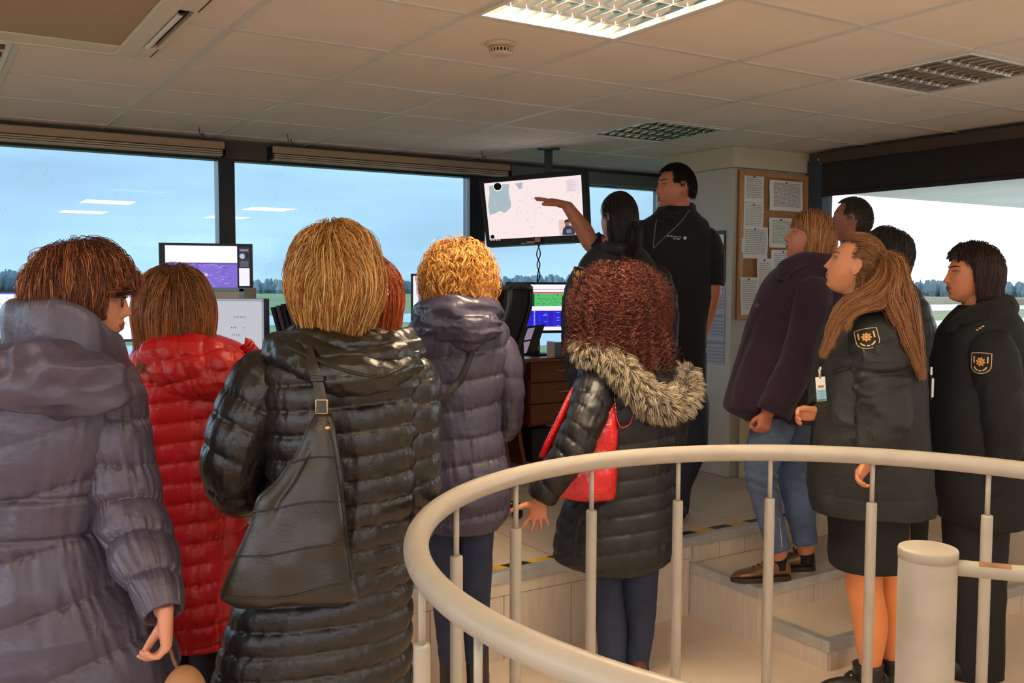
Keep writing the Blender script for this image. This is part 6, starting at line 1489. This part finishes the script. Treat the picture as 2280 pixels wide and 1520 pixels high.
# hanging television with the map
A = [(1068, 398, 6.42), (1303, 377, 6.02), (1311, 537, 5.94), (1084, 549, 6.34)]
tv = Screen('television', 'large flat screen showing a map, hung from the ceiling by the window', 'television', *[at(*q) for q in A], bez=.03, th=.05, bot=.036, lcd=((250, 232, 230), .95))
land = (184, 204, 210)
tv.poly([(.05, .07), (.10, .05), (.18, .05), (.27, .06), (.255, .2), (.27, .42), (.26, .46), (.2, .54), (.14, .50), (.10, .53), (.03, .56), (.02, .4), (.05, .2)], land, .8)
tv.poly([(.33, .06), (.41, .05), (.40, .15), (.37, .16)], land, .8); tv.disc(.145, .085, .036, (250, 246, 246), 1., .0015); tv.disc(.145, .085, .030, (14, 14, 18), .3, .002); tv.disc(.035, .93, .016, (14, 14, 18), .3, .002)
for k in range(46): a_, b_ = tq.uniform(.25, .97), tq.uniform(.2, .97); tv.fill(a_, a_+.008, b_, b_+.01, (196, 176, 180), .7, .0012)
tv.fill(.84, .98, .06, .28, (244, 222, 228), .95, .0012)
for k in range(6): tv.fill(.86, .86+tq.uniform(.04, .1), .09+.03*k, .098+.03*k, (214, 194, 202), .8, .0016)
tv.fill(.75, .97, .72, .97, (238, 206, 192), .9, .0014); tv.poly([(.78, .97), (.79, .87), (.82, .82), (.87, .82), (.9, .87), (.91, .97)], (72, 76, 104), .5, .002); tv.poly([(.815, .82), (.81, .76), (.825, .73), (.85, .73), (.865, .77), (.85, .82)], (176, 120, 96), .6, .0022); tv.poly([(.808, .77), (.815, .73), (.84, .715), (.866, .73), (.868, .76), (.84, .75)], (60, 34, 30), .4, .0026); tv.fill(.825, .875, .88, .94, (158, 160, 180), .6, .0024)
tv.fill(0, 1, -.002, .012, (60, 56, 80), .3, .0018); tv.fill(0, 1, .975, 1.0, (30, 30, 44), .3, .0018)
for k in range(4): tv.fill(.01+.03*k, .025+.03*k, .98, .996, (230, 230, 235), .8, .0024)
tv.done()
mb = MB(); b0 = at(1222, 350, 6.2); c = (tv.tl+tv.tr)/2*.45+(tv.tl+tv.tr)/2*.55-tv.n*.06; c[0] = b0[0]
obox(mb, [c[0], c[1], (CEIL+c[2]-.12)/2], [.026, 0, 0], [0, .02, 0], UP*(CEIL-c[2]+.12)/2); obox(mb, [c[0], c[1], CEIL-.008], [.07, 0, 0], [0, .07, 0], UP*.008); obox(mb, [c[0], c[1]-.005, c[2]-.2], [.09, 0, 0], [0, .012, 0], UP*.1); obj('ceiling_bracket', mb, m_black, tv.t, bevel=.003)
mb = MB(); q = at(1197, 541, 6.1)
for dx, dz, w, h in ((-.045, .004, .05, .012), (.0, .02, .035, .028), (.09, .004, .07, .010), (-.09, -.004, .03, .008)): obox(mb, q+[dx, 0, dz], [w/2, 0, 0], [0, .014, 0], UP*h/2)
tag(obj('webcam', mb, M('webcam_tan', (190, 130, 100), .4), bevel=.003), 'small tan webcam on the lower edge of the hanging screen', 'webcam')
mb = MB()
for s_ in (0, 1): q = spl([at(1198+3*s_, 545, 6.16), at(1203-8*s_, 566, 6.3), at(1196+6*s_, 590, 6.4), at(1202-5*s_, 612, 6.45), at(1196, 632, 6.5)], 40); tube(mb, q, .004, 8)
tag(obj('cable', mb, m_black, smooth=True), 'black twisted cable hanging below the television', 'cable')
# monitor with the green and blue tables
sc = Screen('monitor', 'monitor showing green and blue flight tables on the right desk', 'monitor', *corners(1127, 1264, 628, 741, 6.62, .1), bez=.016, th=.04, bot=.02, stand=DZ, lcd=((246, 240, 250), 1.))
sc.fill(0, 1, .1, .115, (214, 150, 160), .8); sc.fill(.0, .98, .165, .195, (206, 70, 70), .8); sc.fill(.0, .96, .2, .47, (96, 206, 116), .85); sc.fill(.40, .45, .2, .47, (24, 60, 50), .5, .001)
for k in range(9): sc.fill(.02, .94, .215+.028*k, .219+.028*k, (70, 176, 94), .8, .001)
for k in range(34): a_, b_ = tq.uniform(.5, .92), .21+.028*tq.integers(0, 9); sc.fill(a_, a_+.02, b_, b_+.012, (34, 96, 62), .6, .0012)
sc.fill(.0, .94, .57, .92, (32, 28, 214), .9)
for k in range(12): sc.fill(.0, .94, .585+.028*k, .588+.028*k, (84, 84, 236), .9, .001)
for x in (.14, .28, .46, .54, .68, .8): sc.fill(x, x+.004, .57, .92, (96, 96, 240), .9, .001)
for k in range(12): sc.fill(.44, .462, .578+.028*k, .592+.028*k, (208, 210, 255), .9, .0014); sc.fill(.70, .78, .578+.028*k, .59+.028*k, (88, 44, 130), .7, .0014)
for k in range(10): a_ = tq.choice([.6, .62, .84]); b_ = .58+.028*tq.integers(0, 12); sc.fill(a_, a_+.05, b_, b_+.01, (190, 196, 255), .9, .0016)
for k in range(14): sc.fill(.03+.02*k, .04+.02*k, .03, .06, (110, 110, 130), .6)
sc.done()
sc = Screen('monitor', 'monitor with a white window half hidden behind the golden curls', 'monitor', *corners(915, 1050, 609, 716, 6.25, .06), bez=.014, th=.04, stand=DZ, lcd=((240, 238, 252), 1.))
for y in (.2, .52, .78): sc.fill(0, 1, y, y+.01, (214, 214, 236), .9)
sc.done()
sc = Screen('monitor', 'wide monitor showing a purple airfield camera view left of the blonde hair', 'monitor', *corners(353, 564, 540, 664, 5.35, .14), bez=.014, th=.04, stand=DZ, lcd=((26, 22, 40), .25))
sc.fill(.04, .85, .0, .34, (252, 246, 255), 1.); sc.fill(.04, .85, .34, .97, (136, 112, 222), .85); sc.fill(.04, .85, .335, .37, (110, 84, 170), .8, .001)
for k in range(60): a_, b_ = tq.uniform(.05, .75), .36+.5*tq.random()**1.6; sc.fill(a_, a_+tq.uniform(.02, .09), b_, b_+.012, [(196, 182, 246), (170, 152, 236), (104, 82, 178)][k % 3], .85, .0012)
sc.poly([(.09, .48), (.16, .46), (.22, .5), (.22, .56), (.1, .57)], (72, 54, 130), .7, .0016); sc.poly([(.4, .62), (.5, .54), (.52, .58), (.46, .66)], (214, 200, 250), .9, .0016); sc.poly([(.66, .97), (.75, .88), (.8, .87), (.82, .95)], (90, 26, 66), .6, .0016)
sc.fill(.87, .99, .02, .42, (66, 62, 88), .5); sc.fill(.88, .98, .06, .1, (150, 146, 176), .7, .001); sc.disc(.91, .2, .016, (210, 206, 226), .8, .0014); sc.disc(.955, .19, .014, (40, 38, 52), .4, .0014)
for k in range(5): sc.fill(.88, .98, .3+.025*k, .312+.025*k, (136, 132, 160), .7, .001)
sc.fill(.87, .99, .44, .80, (246, 242, 252), .95); sc.fill(.88, .98, .84, .98, (190, 180, 220), .8, .001); sc.done()
m_sil = M('silver_bezel', (150, 156, 166), .35, .6)
sc = Screen('monitor', 'grey lit monitor with silver frame between the red jacket and blonde hair', 'monitor', *corners(470, 590, 664, 838, 4.62, -.05), bez=.012, th=.06, mbez=m_sil, stand=DZ, lcd=((206, 206, 216), .78))
for (x, y, n_) in ((.42, .21, 6), (.36, .355, 3), (.62, .355, 1), (.38, .455, 4)):
    for k in range(n_): sc.fill(x+.045*k, x+.045*k+.016, y, y+.022, (130, 128, 138), .4)
sc.done()
for x0, x1, y0, lab in ((-62, 70, 646, 'white screen at the far left edge beside the purple grey coat'), (196, 312, 648, 'white screen between the short brown hair and the red jacket')):
    sc = Screen('monitor', lab, 'monitor', *corners(x0, x1, y0, y0+112, 4.75, .05), bez=.012, th=.04, stand=DZ, lcd=((248, 246, 255), 1.05))
    sc.fill(0, 1, 0, .035, (84, 120, 226), .9); sc.fill(.86, .93, .035, 1, (176, 176, 222), .85); sc.fill(.97, 1, .035, 1, (120, 150, 232), .9)
    for k in range(18): a_, b_ = tq.uniform(.45, .78), tq.uniform(.08, .7); sc.fill(a_, a_+.03, b_, b_+.014, (150, 150, 170), .5)
    sc.done()
# beige equipment box in front of the wide monitor
t = empty('equipment_box', at(505, 690, 5.0), 'beige and grey equipment box below the wide purple monitor', 'box')
tl, tr, br, bl = corners(440, 544, 641, 668, 5.0); mb = MB(); c = (tl+br)/2+np.array([0, .12, 0]); obox(mb, c, [(tr-tl)[0]/2, 0, 0], [0, .12, 0], UP*((tl-bl)[2]/2)); obj('case', mb, M('beige_box', (176, 160, 138), .6), t, bevel=.004)
mb = MB(); obox(mb, [c[0], c[1]-.121, tl[2]-.008], [(tr-tl)[0]/2+.004, 0, 0], [0, .004, 0], UP*.011); obox(mb, [tr[0]-.012, c[1]-.121, c[2]], [.014, 0, 0], [0, .004, 0], UP*((tl-bl)[2]/2)); obj('frame', mb, M('box_grey', (122, 142, 158), .5), t, bevel=.002)
mb = MB(); obox(mb, [c[0], c[1], (bl[2]+DZ)/2], [(tr-tl)[0]/2+.03, 0, 0], [0, .1, 0], UP*(bl[2]-DZ)/2); obj('riser', mb, m_wood, t, bevel=.003)
# papers rack right of the grey monitor
t = empty('paper_rack', at(640, 770, 5.4), 'dark paper rack with folders leaning by the middle window', 'rack')
mb = MB()
for k in range(5):
    c = at(622+11*k, 716-4*k, 5.35+.05*k); obox(mb, c, nrm([.25, 0, -.97])*.085, [0, .10, 0], nrm([.97, 0, .25])*.003, k % 2)
obj('folder', mb, [M('folder_dark', (40, 34, 48), .6), M('folder_lilac', (110, 96, 116), .6)], t)
mb = MB(); c = at(640, 775, 5.5); obox(mb, [c[0], c[1], DZ+.03], [.14, 0, 0], [0, .13, 0], UP*.03); obj('tray', mb, m_black, t, bevel=.004)
for k, x in enumerate((604, 613, 622)):
    mb = MB(); c = at(x, 735, 5.0); c[2] = DZ+.0; lathe(mb, c, [(.018, 0), (.018, .09), (.01, .10), (.01, .115), (.002, .12)], 14)
    tag(obj('bottle', mb, M('amber', (150, 92, 40), .3) if k == 0 else m_black, smooth=True), ['small amber bottle beside the grey monitor', 'small black bottle next to the amber one', 'black bottle nearest the paper rack'][k], 'bottle', 'bottles by the grey monitor')
# desk telephone console
t = empty('phone_console', at(1178, 792, 6.3), 'black telephone console with two pale displays on the right desk', 'telephone')
o_ = at(1152, 788, 6.28); rx = nrm([.9, .1, .12]); ry = nrm([.30, .28, .88]); 
nz = nrm(np.cross(ry, rx)); nz = nz if nz[1] < 0 else -nz; c = at(1181, 757, 6.3)
mb = MB(); obox(mb, c, rx*.066, ry*.105, nz*.012); obj('body', mb, m_black, t, bevel=.004)
mb = MB(); obox(mb, c-rx*.022+ry*.045+nz*.0125, rx*.024, ry*.042, nz*.001); obox(mb, c-rx*.022-ry*.052+nz*.0125, rx*.024, ry*.042, nz*.001); obj('display', mb, emat('phone_lcd', (176, 158, 186), .55), t)
mb = MB()
for i in range(3):
    for j in range(12): obox(mb, c+rx*(.018+.017*i)+ry*(-.088+.016*j)+nz*.013, rx*.005, ry*.005, nz*.0015)
obj('keypad', mb, M('key_grey', (70, 66, 76), .5), t)
mb = MB(); roundtube(mb, spl([c-rx*.088-ry*.09+nz*.03, c-rx*.09+nz*.045, c-rx*.084+ry*.075+nz*.03], 16), .014, 12); obj('handset', mb, m_black, t, smooth=True)
mb = MB(); q = at(1199, 780, 6.38); tube(mb, spl([c+ry*.08-nz*.02, c+rx*.05-nz*.05, q], 16), .0035, 8); obj('support', mb, m_alu, t, smooth=True)
# small things under the green and blue monitor
for (x, y, w, h, Y, m_, nm, lab, cat) in ((1226, 752, .05, .11, 6.5, M('card_white', (0, 0, 0)), 'speaker_box', 'pale slim box standing under the blue and green monitor', 'box'), (1244, 762, .06, .10, 6.6, M('box_grey', (0, 0, 0)), 'radio_unit', 'grey radio unit at the right of the monitor stand', 'radio'), (1262, 756, .03, .12, 6.55, M('badge_blue', (0, 0, 0)), 'folder_box', 'light blue folder box at the right end of the desk', 'folder')):
    c = at(x, y, Y); mb = MB(); obox(mb, [c[0], c[1], DZ+h/2], [w/2, 0, 0], [0, .04, 0], UP*h/2); tag(obj(nm, mb, m_, bevel=.004), lab, cat)
mb = MB(); c = at(1245, 783, 6.35); c[2] = DZ+.002
for k in range(3): P_ = spl([c+[-.05, .02*k, .004], c+[.0, .03-.02*k, .004], c+[.06, -.01+.02*k, .004], c+[.13, .03, .004]], 24); tube(mb, P_, .003, 6)
tag(obj('cable', mb, m_black, smooth=True), 'loose black cables on the right end of the desk', 'cable')
mb = MB(); gbox(mb, 3.62, 3.80, 5.50, 5.72, PLAT+.0, PLAT+.24); t = obj('waste_bin', mb, M('bin_grey', (58, 60, 62), .5), bevel=.01); tag(t, 'dark bin under the drawers of the right desk', 'bin')

# ================================================================== office chairs behind the golden curls
def chair(pts, Y, lab):
    t = empty('office_chair', at((pts[0][0]+pts[2][0])/2, 700, Y)*np.array([1, 1, 0])+UP*PLAT, lab, 'chair', 'office chairs at the desks')
    a, b, c, d = [at(x, y, Y+dy) for x, y, dy in pts]                # top left, top right, bottom right, bottom left
    nb = nrm(np.cross(b-a, d-a)); nb = nb if nb[1] < 0 else -nb
    g = np.array([[(a*(1-u)+b*u)*(1-v)+(d*(1-u)+c*u)*v+nb*(-.03*math.sin(u*math.pi)+.012*math.sin(v*5)) for u in np.linspace(0, 1, 12)] for v in np.linspace(0, 1, 16)])
    mb = MB(); addgrid(mb, g, closed=False); addgrid(mb, (g-nb*.03)[::-1], closed=False); addgrid(mb, np.array([np.concatenate([g[0], g[1:, -1], g[-1, ::-1][1:], g[1:-1, 0][::-1]]), np.concatenate([g[0], g[1:, -1], g[-1, ::-1][1:], g[1:-1, 0][::-1]])-nb*.03]), True)
    obj('backrest', mb, mat('chair_mesh', (18, 18, 19), .85, bump=.4, bscale=300), t, smooth=True)
    e = np.concatenate([g[::-1, 0], g[0, 1:], g[1:, -1]])+nb*.003; mb = MB(); roundtube(mb, e, .013, 10); obj('back_frame', mb, M('chair_frame', (40, 40, 42), .35), t, smooth=True)
    mb = MB(); q = [a-nb*.01, b-nb*.01]; roundtube(mb, spl([q[0]+UP*.002, (q[0]+q[1])/2+UP*.012, q[1]+UP*.002], 12), .018, 12); obj('headrest_roll', mb, M('headrest_cloth', (62, 62, 66), .8, bump=.4, bscale=120), t, smooth=True)
    mid = (c+d)/2; s0 = mid-nrm(nb*np.array([1, 1, 0]))*.25; s0[2] = PLAT+.46; mb = MB(); ball(mb, s0, [.23, .23, .045], 28, 12); obj('seat', mb, M('seat_cloth', (22, 22, 24), .9), t, smooth=True)
    mb = MB(); tube(mb, spl([mid, mid+UP*-.12+[0, .02, 0], s0-UP*.04], 12), .022, 10); lathe(mb, s0*np.array([1, 1, 0])+UP*(PLAT+.08), [(.028, 0), (.028, .34)], 16); obj('column', mb, m_black, t, smooth=True)
    for k in range(5):
        a_ = k*1.2566; dv = np.array([math.cos(a_), math.sin(a_), 0]); mb = MB(); c0 = s0*np.array([1, 1, 0])+UP*(PLAT+.10); roundtube(mb, spl([c0, c0+dv*.28-UP*.03], 6), .02, 10); lg_ = obj('leg', mb, m_black, t, smooth=True)
        mb = MB(); cc = c0+dv*.28-UP*.07; lathe(mb, cc-np.cross(dv, UP)*.02, [(.028, 0), (.03, .01), (.03, .03), (.028, .04)], 16, np.cross(dv, UP)); obj('castor', mb, m_black, lg_, smooth=True)
    return t
chair([(1134, 641, -.17), (1181, 641, .17), (1158, 770, .17), (1110, 772, -.17)], 4.95, 'black office chair with tall back right of the golden curls')
chair([(1100, 646, -.1), (1132, 646, .16), (1122, 772, .16), (1084, 772, -.1)], 5.62, 'second black office chair just behind the first, its edge showing')

# ================================================================== on the pillar
FV = 4.42; m_cork = mat('cork', (176, 128, 82), .9, var=.15, vscale=60, bump=.3, bscale=200); m_fr = mat('frame_wood', (190, 138, 88), .5, var=.12, vscale=8, stretch=(8, 8, 1))
t = empty('corkboard', G(4.79, FV-.02, 1.42), 'wooden framed corkboard on the pillar facing the stairs', 'noticeboard')
u0, u1, z0, z1 = 4.462, 5.10, 1.415, 2.365
mb = MB(); gbox(mb, u0, u1, FV-.018, FV-.002, z0, z1); obj('cork_panel', mb, m_cork, t)
mb = MB(); gbox(mb, u0, u0+.035, FV-.032, FV-.002, z0, z1); gbox(mb, u1-.035, u1, FV-.032, FV-.002, z0, z1); gbox(mb, u0+.035, u1-.035, FV-.032, FV-.002, z1-.035, z1); gbox(mb, u0+.035, u1-.035, FV-.032, FV-.002, z0, z0+.035); obj('frame', mb, m_fr, t, bevel=.004)
m_paper = mat('paper', (238, 236, 230), .85); m_ink = M('ink', (150, 148, 150), .9); m_pin = M('pin_dark', (30, 30, 34), .4)
def paper(x0, y0, x1, y1, lab, nl=14, tilt=0., seed=0, ink=None):
    (a, za), (c, zc) = onv(x0, y0, FV-.02), onv(x1, y1, FV-.02); q = np.random.default_rng(seed)
    v = FV-.0205-.0011*seed
    uu, zz = np.meshgrid(np.linspace(a, c, 8), np.linspace(za, zc, 10)); w = .004*np.sin(zz*19+seed)+.005*((zz-za)/(zc-za))**2*np.sin(uu*22+seed)
    P = np.array([[G(uu[i, j]+tilt*(zz[i, j]-za), v-.004-abs(w[i, j]), zz[i, j]) for j in range(8)] for i in range(10)])
    mb = MB(); addgrid(mb, P, closed=False); addgrid(mb, (P+GV*.0006)[::-1], closed=False)
    for k in range(nl):
        f = .1+.8*k/nl; x = .1; i = f*9; i0 = int(i)
        while x < .86:
            l = q.uniform(.05, .22); x2 = min(x+l, .9)
            R_ = lambda xx, dz: (P[i0, 0]*(1-xx)+P[i0, 7]*xx)*(1-(i-i0))+(P[min(i0+1, 9), 0]*(1-xx)+P[min(i0+1, 9), 7]*xx)*(i-i0)-GV*.0075+UP*dz
            mb.add([R_(x, .0018), R_(x, -.0018), R_(x2, -.0018), R_(x2, .0018)], [[0, 1, 2, 3]], m=1); x = x2+.03
    t = obj('paper_sheet', mb, [m_paper, ink or m_ink]); tag(t, lab, 'paper', 'papers on the corkboard')
    mb = MB(); lathe(mb, G((a+c)/2, v-.006, za-.012), [(.006, 0), (.006, .004), (.003, .008)], 12, -GV); obj('pin', mb, m_pin, t, smooth=True)
paper(1655, 388, 1698, 452, 'paper sheet at the upper left of the corkboard', 12, .01, 1); paper(1653, 450, 1697, 512, 'paper sheet below the upper left one on the corkboard', 12, .02, 2)
paper(1649, 504, 1706, 576, 'wide paper sheet at middle left of the corkboard', 14, 0, 3); paper(1711, 400, 1783, 472, 'large nearly square sheet at the upper right of the corkboard', 18, 0, 4, M('ink_red', (170, 140, 136), .9))
paper(1710, 484, 1760, 552, 'sheet with pale green print behind the strawberry blonde bob', 16, 0, 5, M('ink_green', (150, 160, 130), .9)); paper(1714, 556, 1764, 640, 'bluish sheet low on the right of the corkboard', 16, .0, 6, M('ink_blue', (120, 130, 160), .9))
paper(1682, 575, 1712, 690, 'long narrow sheet at the bottom middle of the corkboard', 20, 0, 7); paper(1644, 617, 1680, 700, 'pale green tinted sheet at the bottom left corner of the corkboard', 14, -.03, 8)
# pictures on the pillar's side
FU = 4.43; t = empty('wall_calendar', G(FU-.01, 4.55, 1.13), 'hanging wall calendar strip with black headed sheets on the pillar side', 'calendar')
def onside(y0, y1, v0, v1, m, nm, off, bev=0): mb = MB(); gbox(mb, FU-off-.004, FU-off, v0, v1, y0, y1); return obj(nm, mb, m, t, bevel=bev)
onside(1.985, 1.15+.5, 4.475, 4.66, m_black, 'black_header', .001); onside(1.96, 1.68, 4.487, 4.65, M('card_white', (0, 0, 0)), 'top_sheet', .006)
for k in range(3):
    zt = 1.63-.175*k; onside(zt-.165, zt, 4.475, 4.64, M('calendar_grey', (176, 176, 182), .7), 'month_sheet', .001)
    mb = MB()
    for i in range(5):
        for j in range(7): gbox(mb, FU-.0062, FU-.0055, 4.485+.021*j, 4.499+.021*j, zt-.05-.022*i-.010, zt-.05-.022*i)
    gbox(mb, FU-.0062, FU-.0055, 4.485, 4.63, zt-.030, zt-.012); obj('dates', mb, M('calendar_ink', (136, 140, 162), .7), t)
# cabinet with drawers against the pillar
t = empty('drawer_cabinet', G(4.6, 4.30, PLAT), 'cream drawer cabinet against the pillar, behind the blue jeans', 'cabinet')
mc = M('cabinet_cream', (214, 192, 150), .5); mb = MB(); gbox(mb, 4.50, 5.0, 4.20, 4.40, PLAT, PLAT+.42); obj('body', mb, mc, t, bevel=.004)
for k in range(3):
    mb = MB(); gbox(mb, 4.51, 4.99, 4.188, 4.199, PLAT+.015+.135*k, PLAT+.14+.135*k); d_ = obj('drawer', mb, mc, t, bevel=.003)
    mb = MB(); gbox(mb, 4.70, 4.80, 4.178, 4.188, PLAT+.10+.135*k, PLAT+.11+.135*k); obj('handle', mb, m_black, d_)
t = empty('tan_bag', at(412, 1560, 1.99), 'rounded tan leather bag just showing at the bottom edge below the red jacket', 'bag')
mb = MB(); ball(mb, at(410, 1572, 1.99), [.050, .062, .088], 32, 22); obj('body', mb, mat('tan_leather', (168, 122, 82), .6, bump=.1), t, smooth=True)
mb = MB(); roundtube(mb, spl([at(398, 1495, 2.0), at(384, 1462, 2.0), at(372, 1436, 1.985), at(360, 1428, 1.97)], 20), .004, 8); obj('handle', mb, M('tan_handle', (120, 84, 56), .6), t, smooth=True)
# ================================================================== light
w = bpy.data.worlds.new('sky'); SC.world = w; w.use_nodes = True; nt = w.node_tree; nt.nodes.clear(); L = nt.links
out = nn(nt, 'ShaderNodeOutputWorld'); bg = nn(nt, 'ShaderNodeBackground'); tc = nn(nt, 'ShaderNodeTexCoord')
dot = nn(nt, 'ShaderNodeVectorMath', operation='DOT_PRODUCT'); dot.inputs[1].default_value = (.80, .60, 0)   # brighter cloud towards the right
L.new(tc.outputs['Generated'], dot.inputs[0])
cr = nn(nt, 'ShaderNodeValToRGB'); e = cr.color_ramp.elements
e[0].position = .0; e[0].color = (2.9, 3.1, 3.4, 1); e[1].position = 1.; e[1].color = (9.0, 9.2, 9.4, 1)
for p, c in ((.36, (2.6, 2.8, 3.1, 1)), (.50, (.56, .70, .87, 1)), (.74, (.56, .72, .87, 1)), (.87, (.68, .82, .95, 1)), (.90, (1.6, 1.7, 1.8, 1)), (.945, (6.0, 6.1, 6.2, 1))):
    k = cr.color_ramp.elements.new(p); k.color = c
mr = nn(nt, 'ShaderNodeMapRange'); mr.inputs['From Min'].default_value = -1; L.new(dot.outputs['Value'], mr.inputs['Value'])
L.new(mr.outputs['Result'], cr.inputs['Fac'])
mp = nn(nt, 'ShaderNodeMapping'); mp.inputs['Scale'].default_value = (1.6, 1.6, 9.)
no = nn(nt, 'ShaderNodeTexNoise', Scale=1.6, Detail=5.); L.new(tc.outputs['Generated'], mp.inputs['Vector']); L.new(mp.outputs['Vector'], no.inputs['Vector'])
nr = nn(nt, 'ShaderNodeMapRange'); nr.inputs['From Min'].default_value = .3; nr.inputs['From Max'].default_value = .7; nr.inputs['To Min'].default_value = .78; nr.inputs['To Max'].default_value = 1.16
L.new(no.outputs['Fac'], nr.inputs['Value'])
ml = nn(nt, 'ShaderNodeVectorMath', operation='SCALE'); L.new(cr.outputs['Color'], ml.inputs[0]); L.new(nr.outputs['Result'], ml.inputs['Scale'])
L.new(ml.outputs['Vector'], bg.inputs['Color']); bg.inputs['Strength'].default_value = 1.0; L.new(bg.outputs[0], out.inputs['Surface'])
vs = SC.view_settings; SC.display_settings.display_device = 'sRGB'
vs.view_transform = 'Standard'; vs.look = 'None'; vs.exposure = .40; vs.gamma = 1.; vs.use_curve_mapping = False
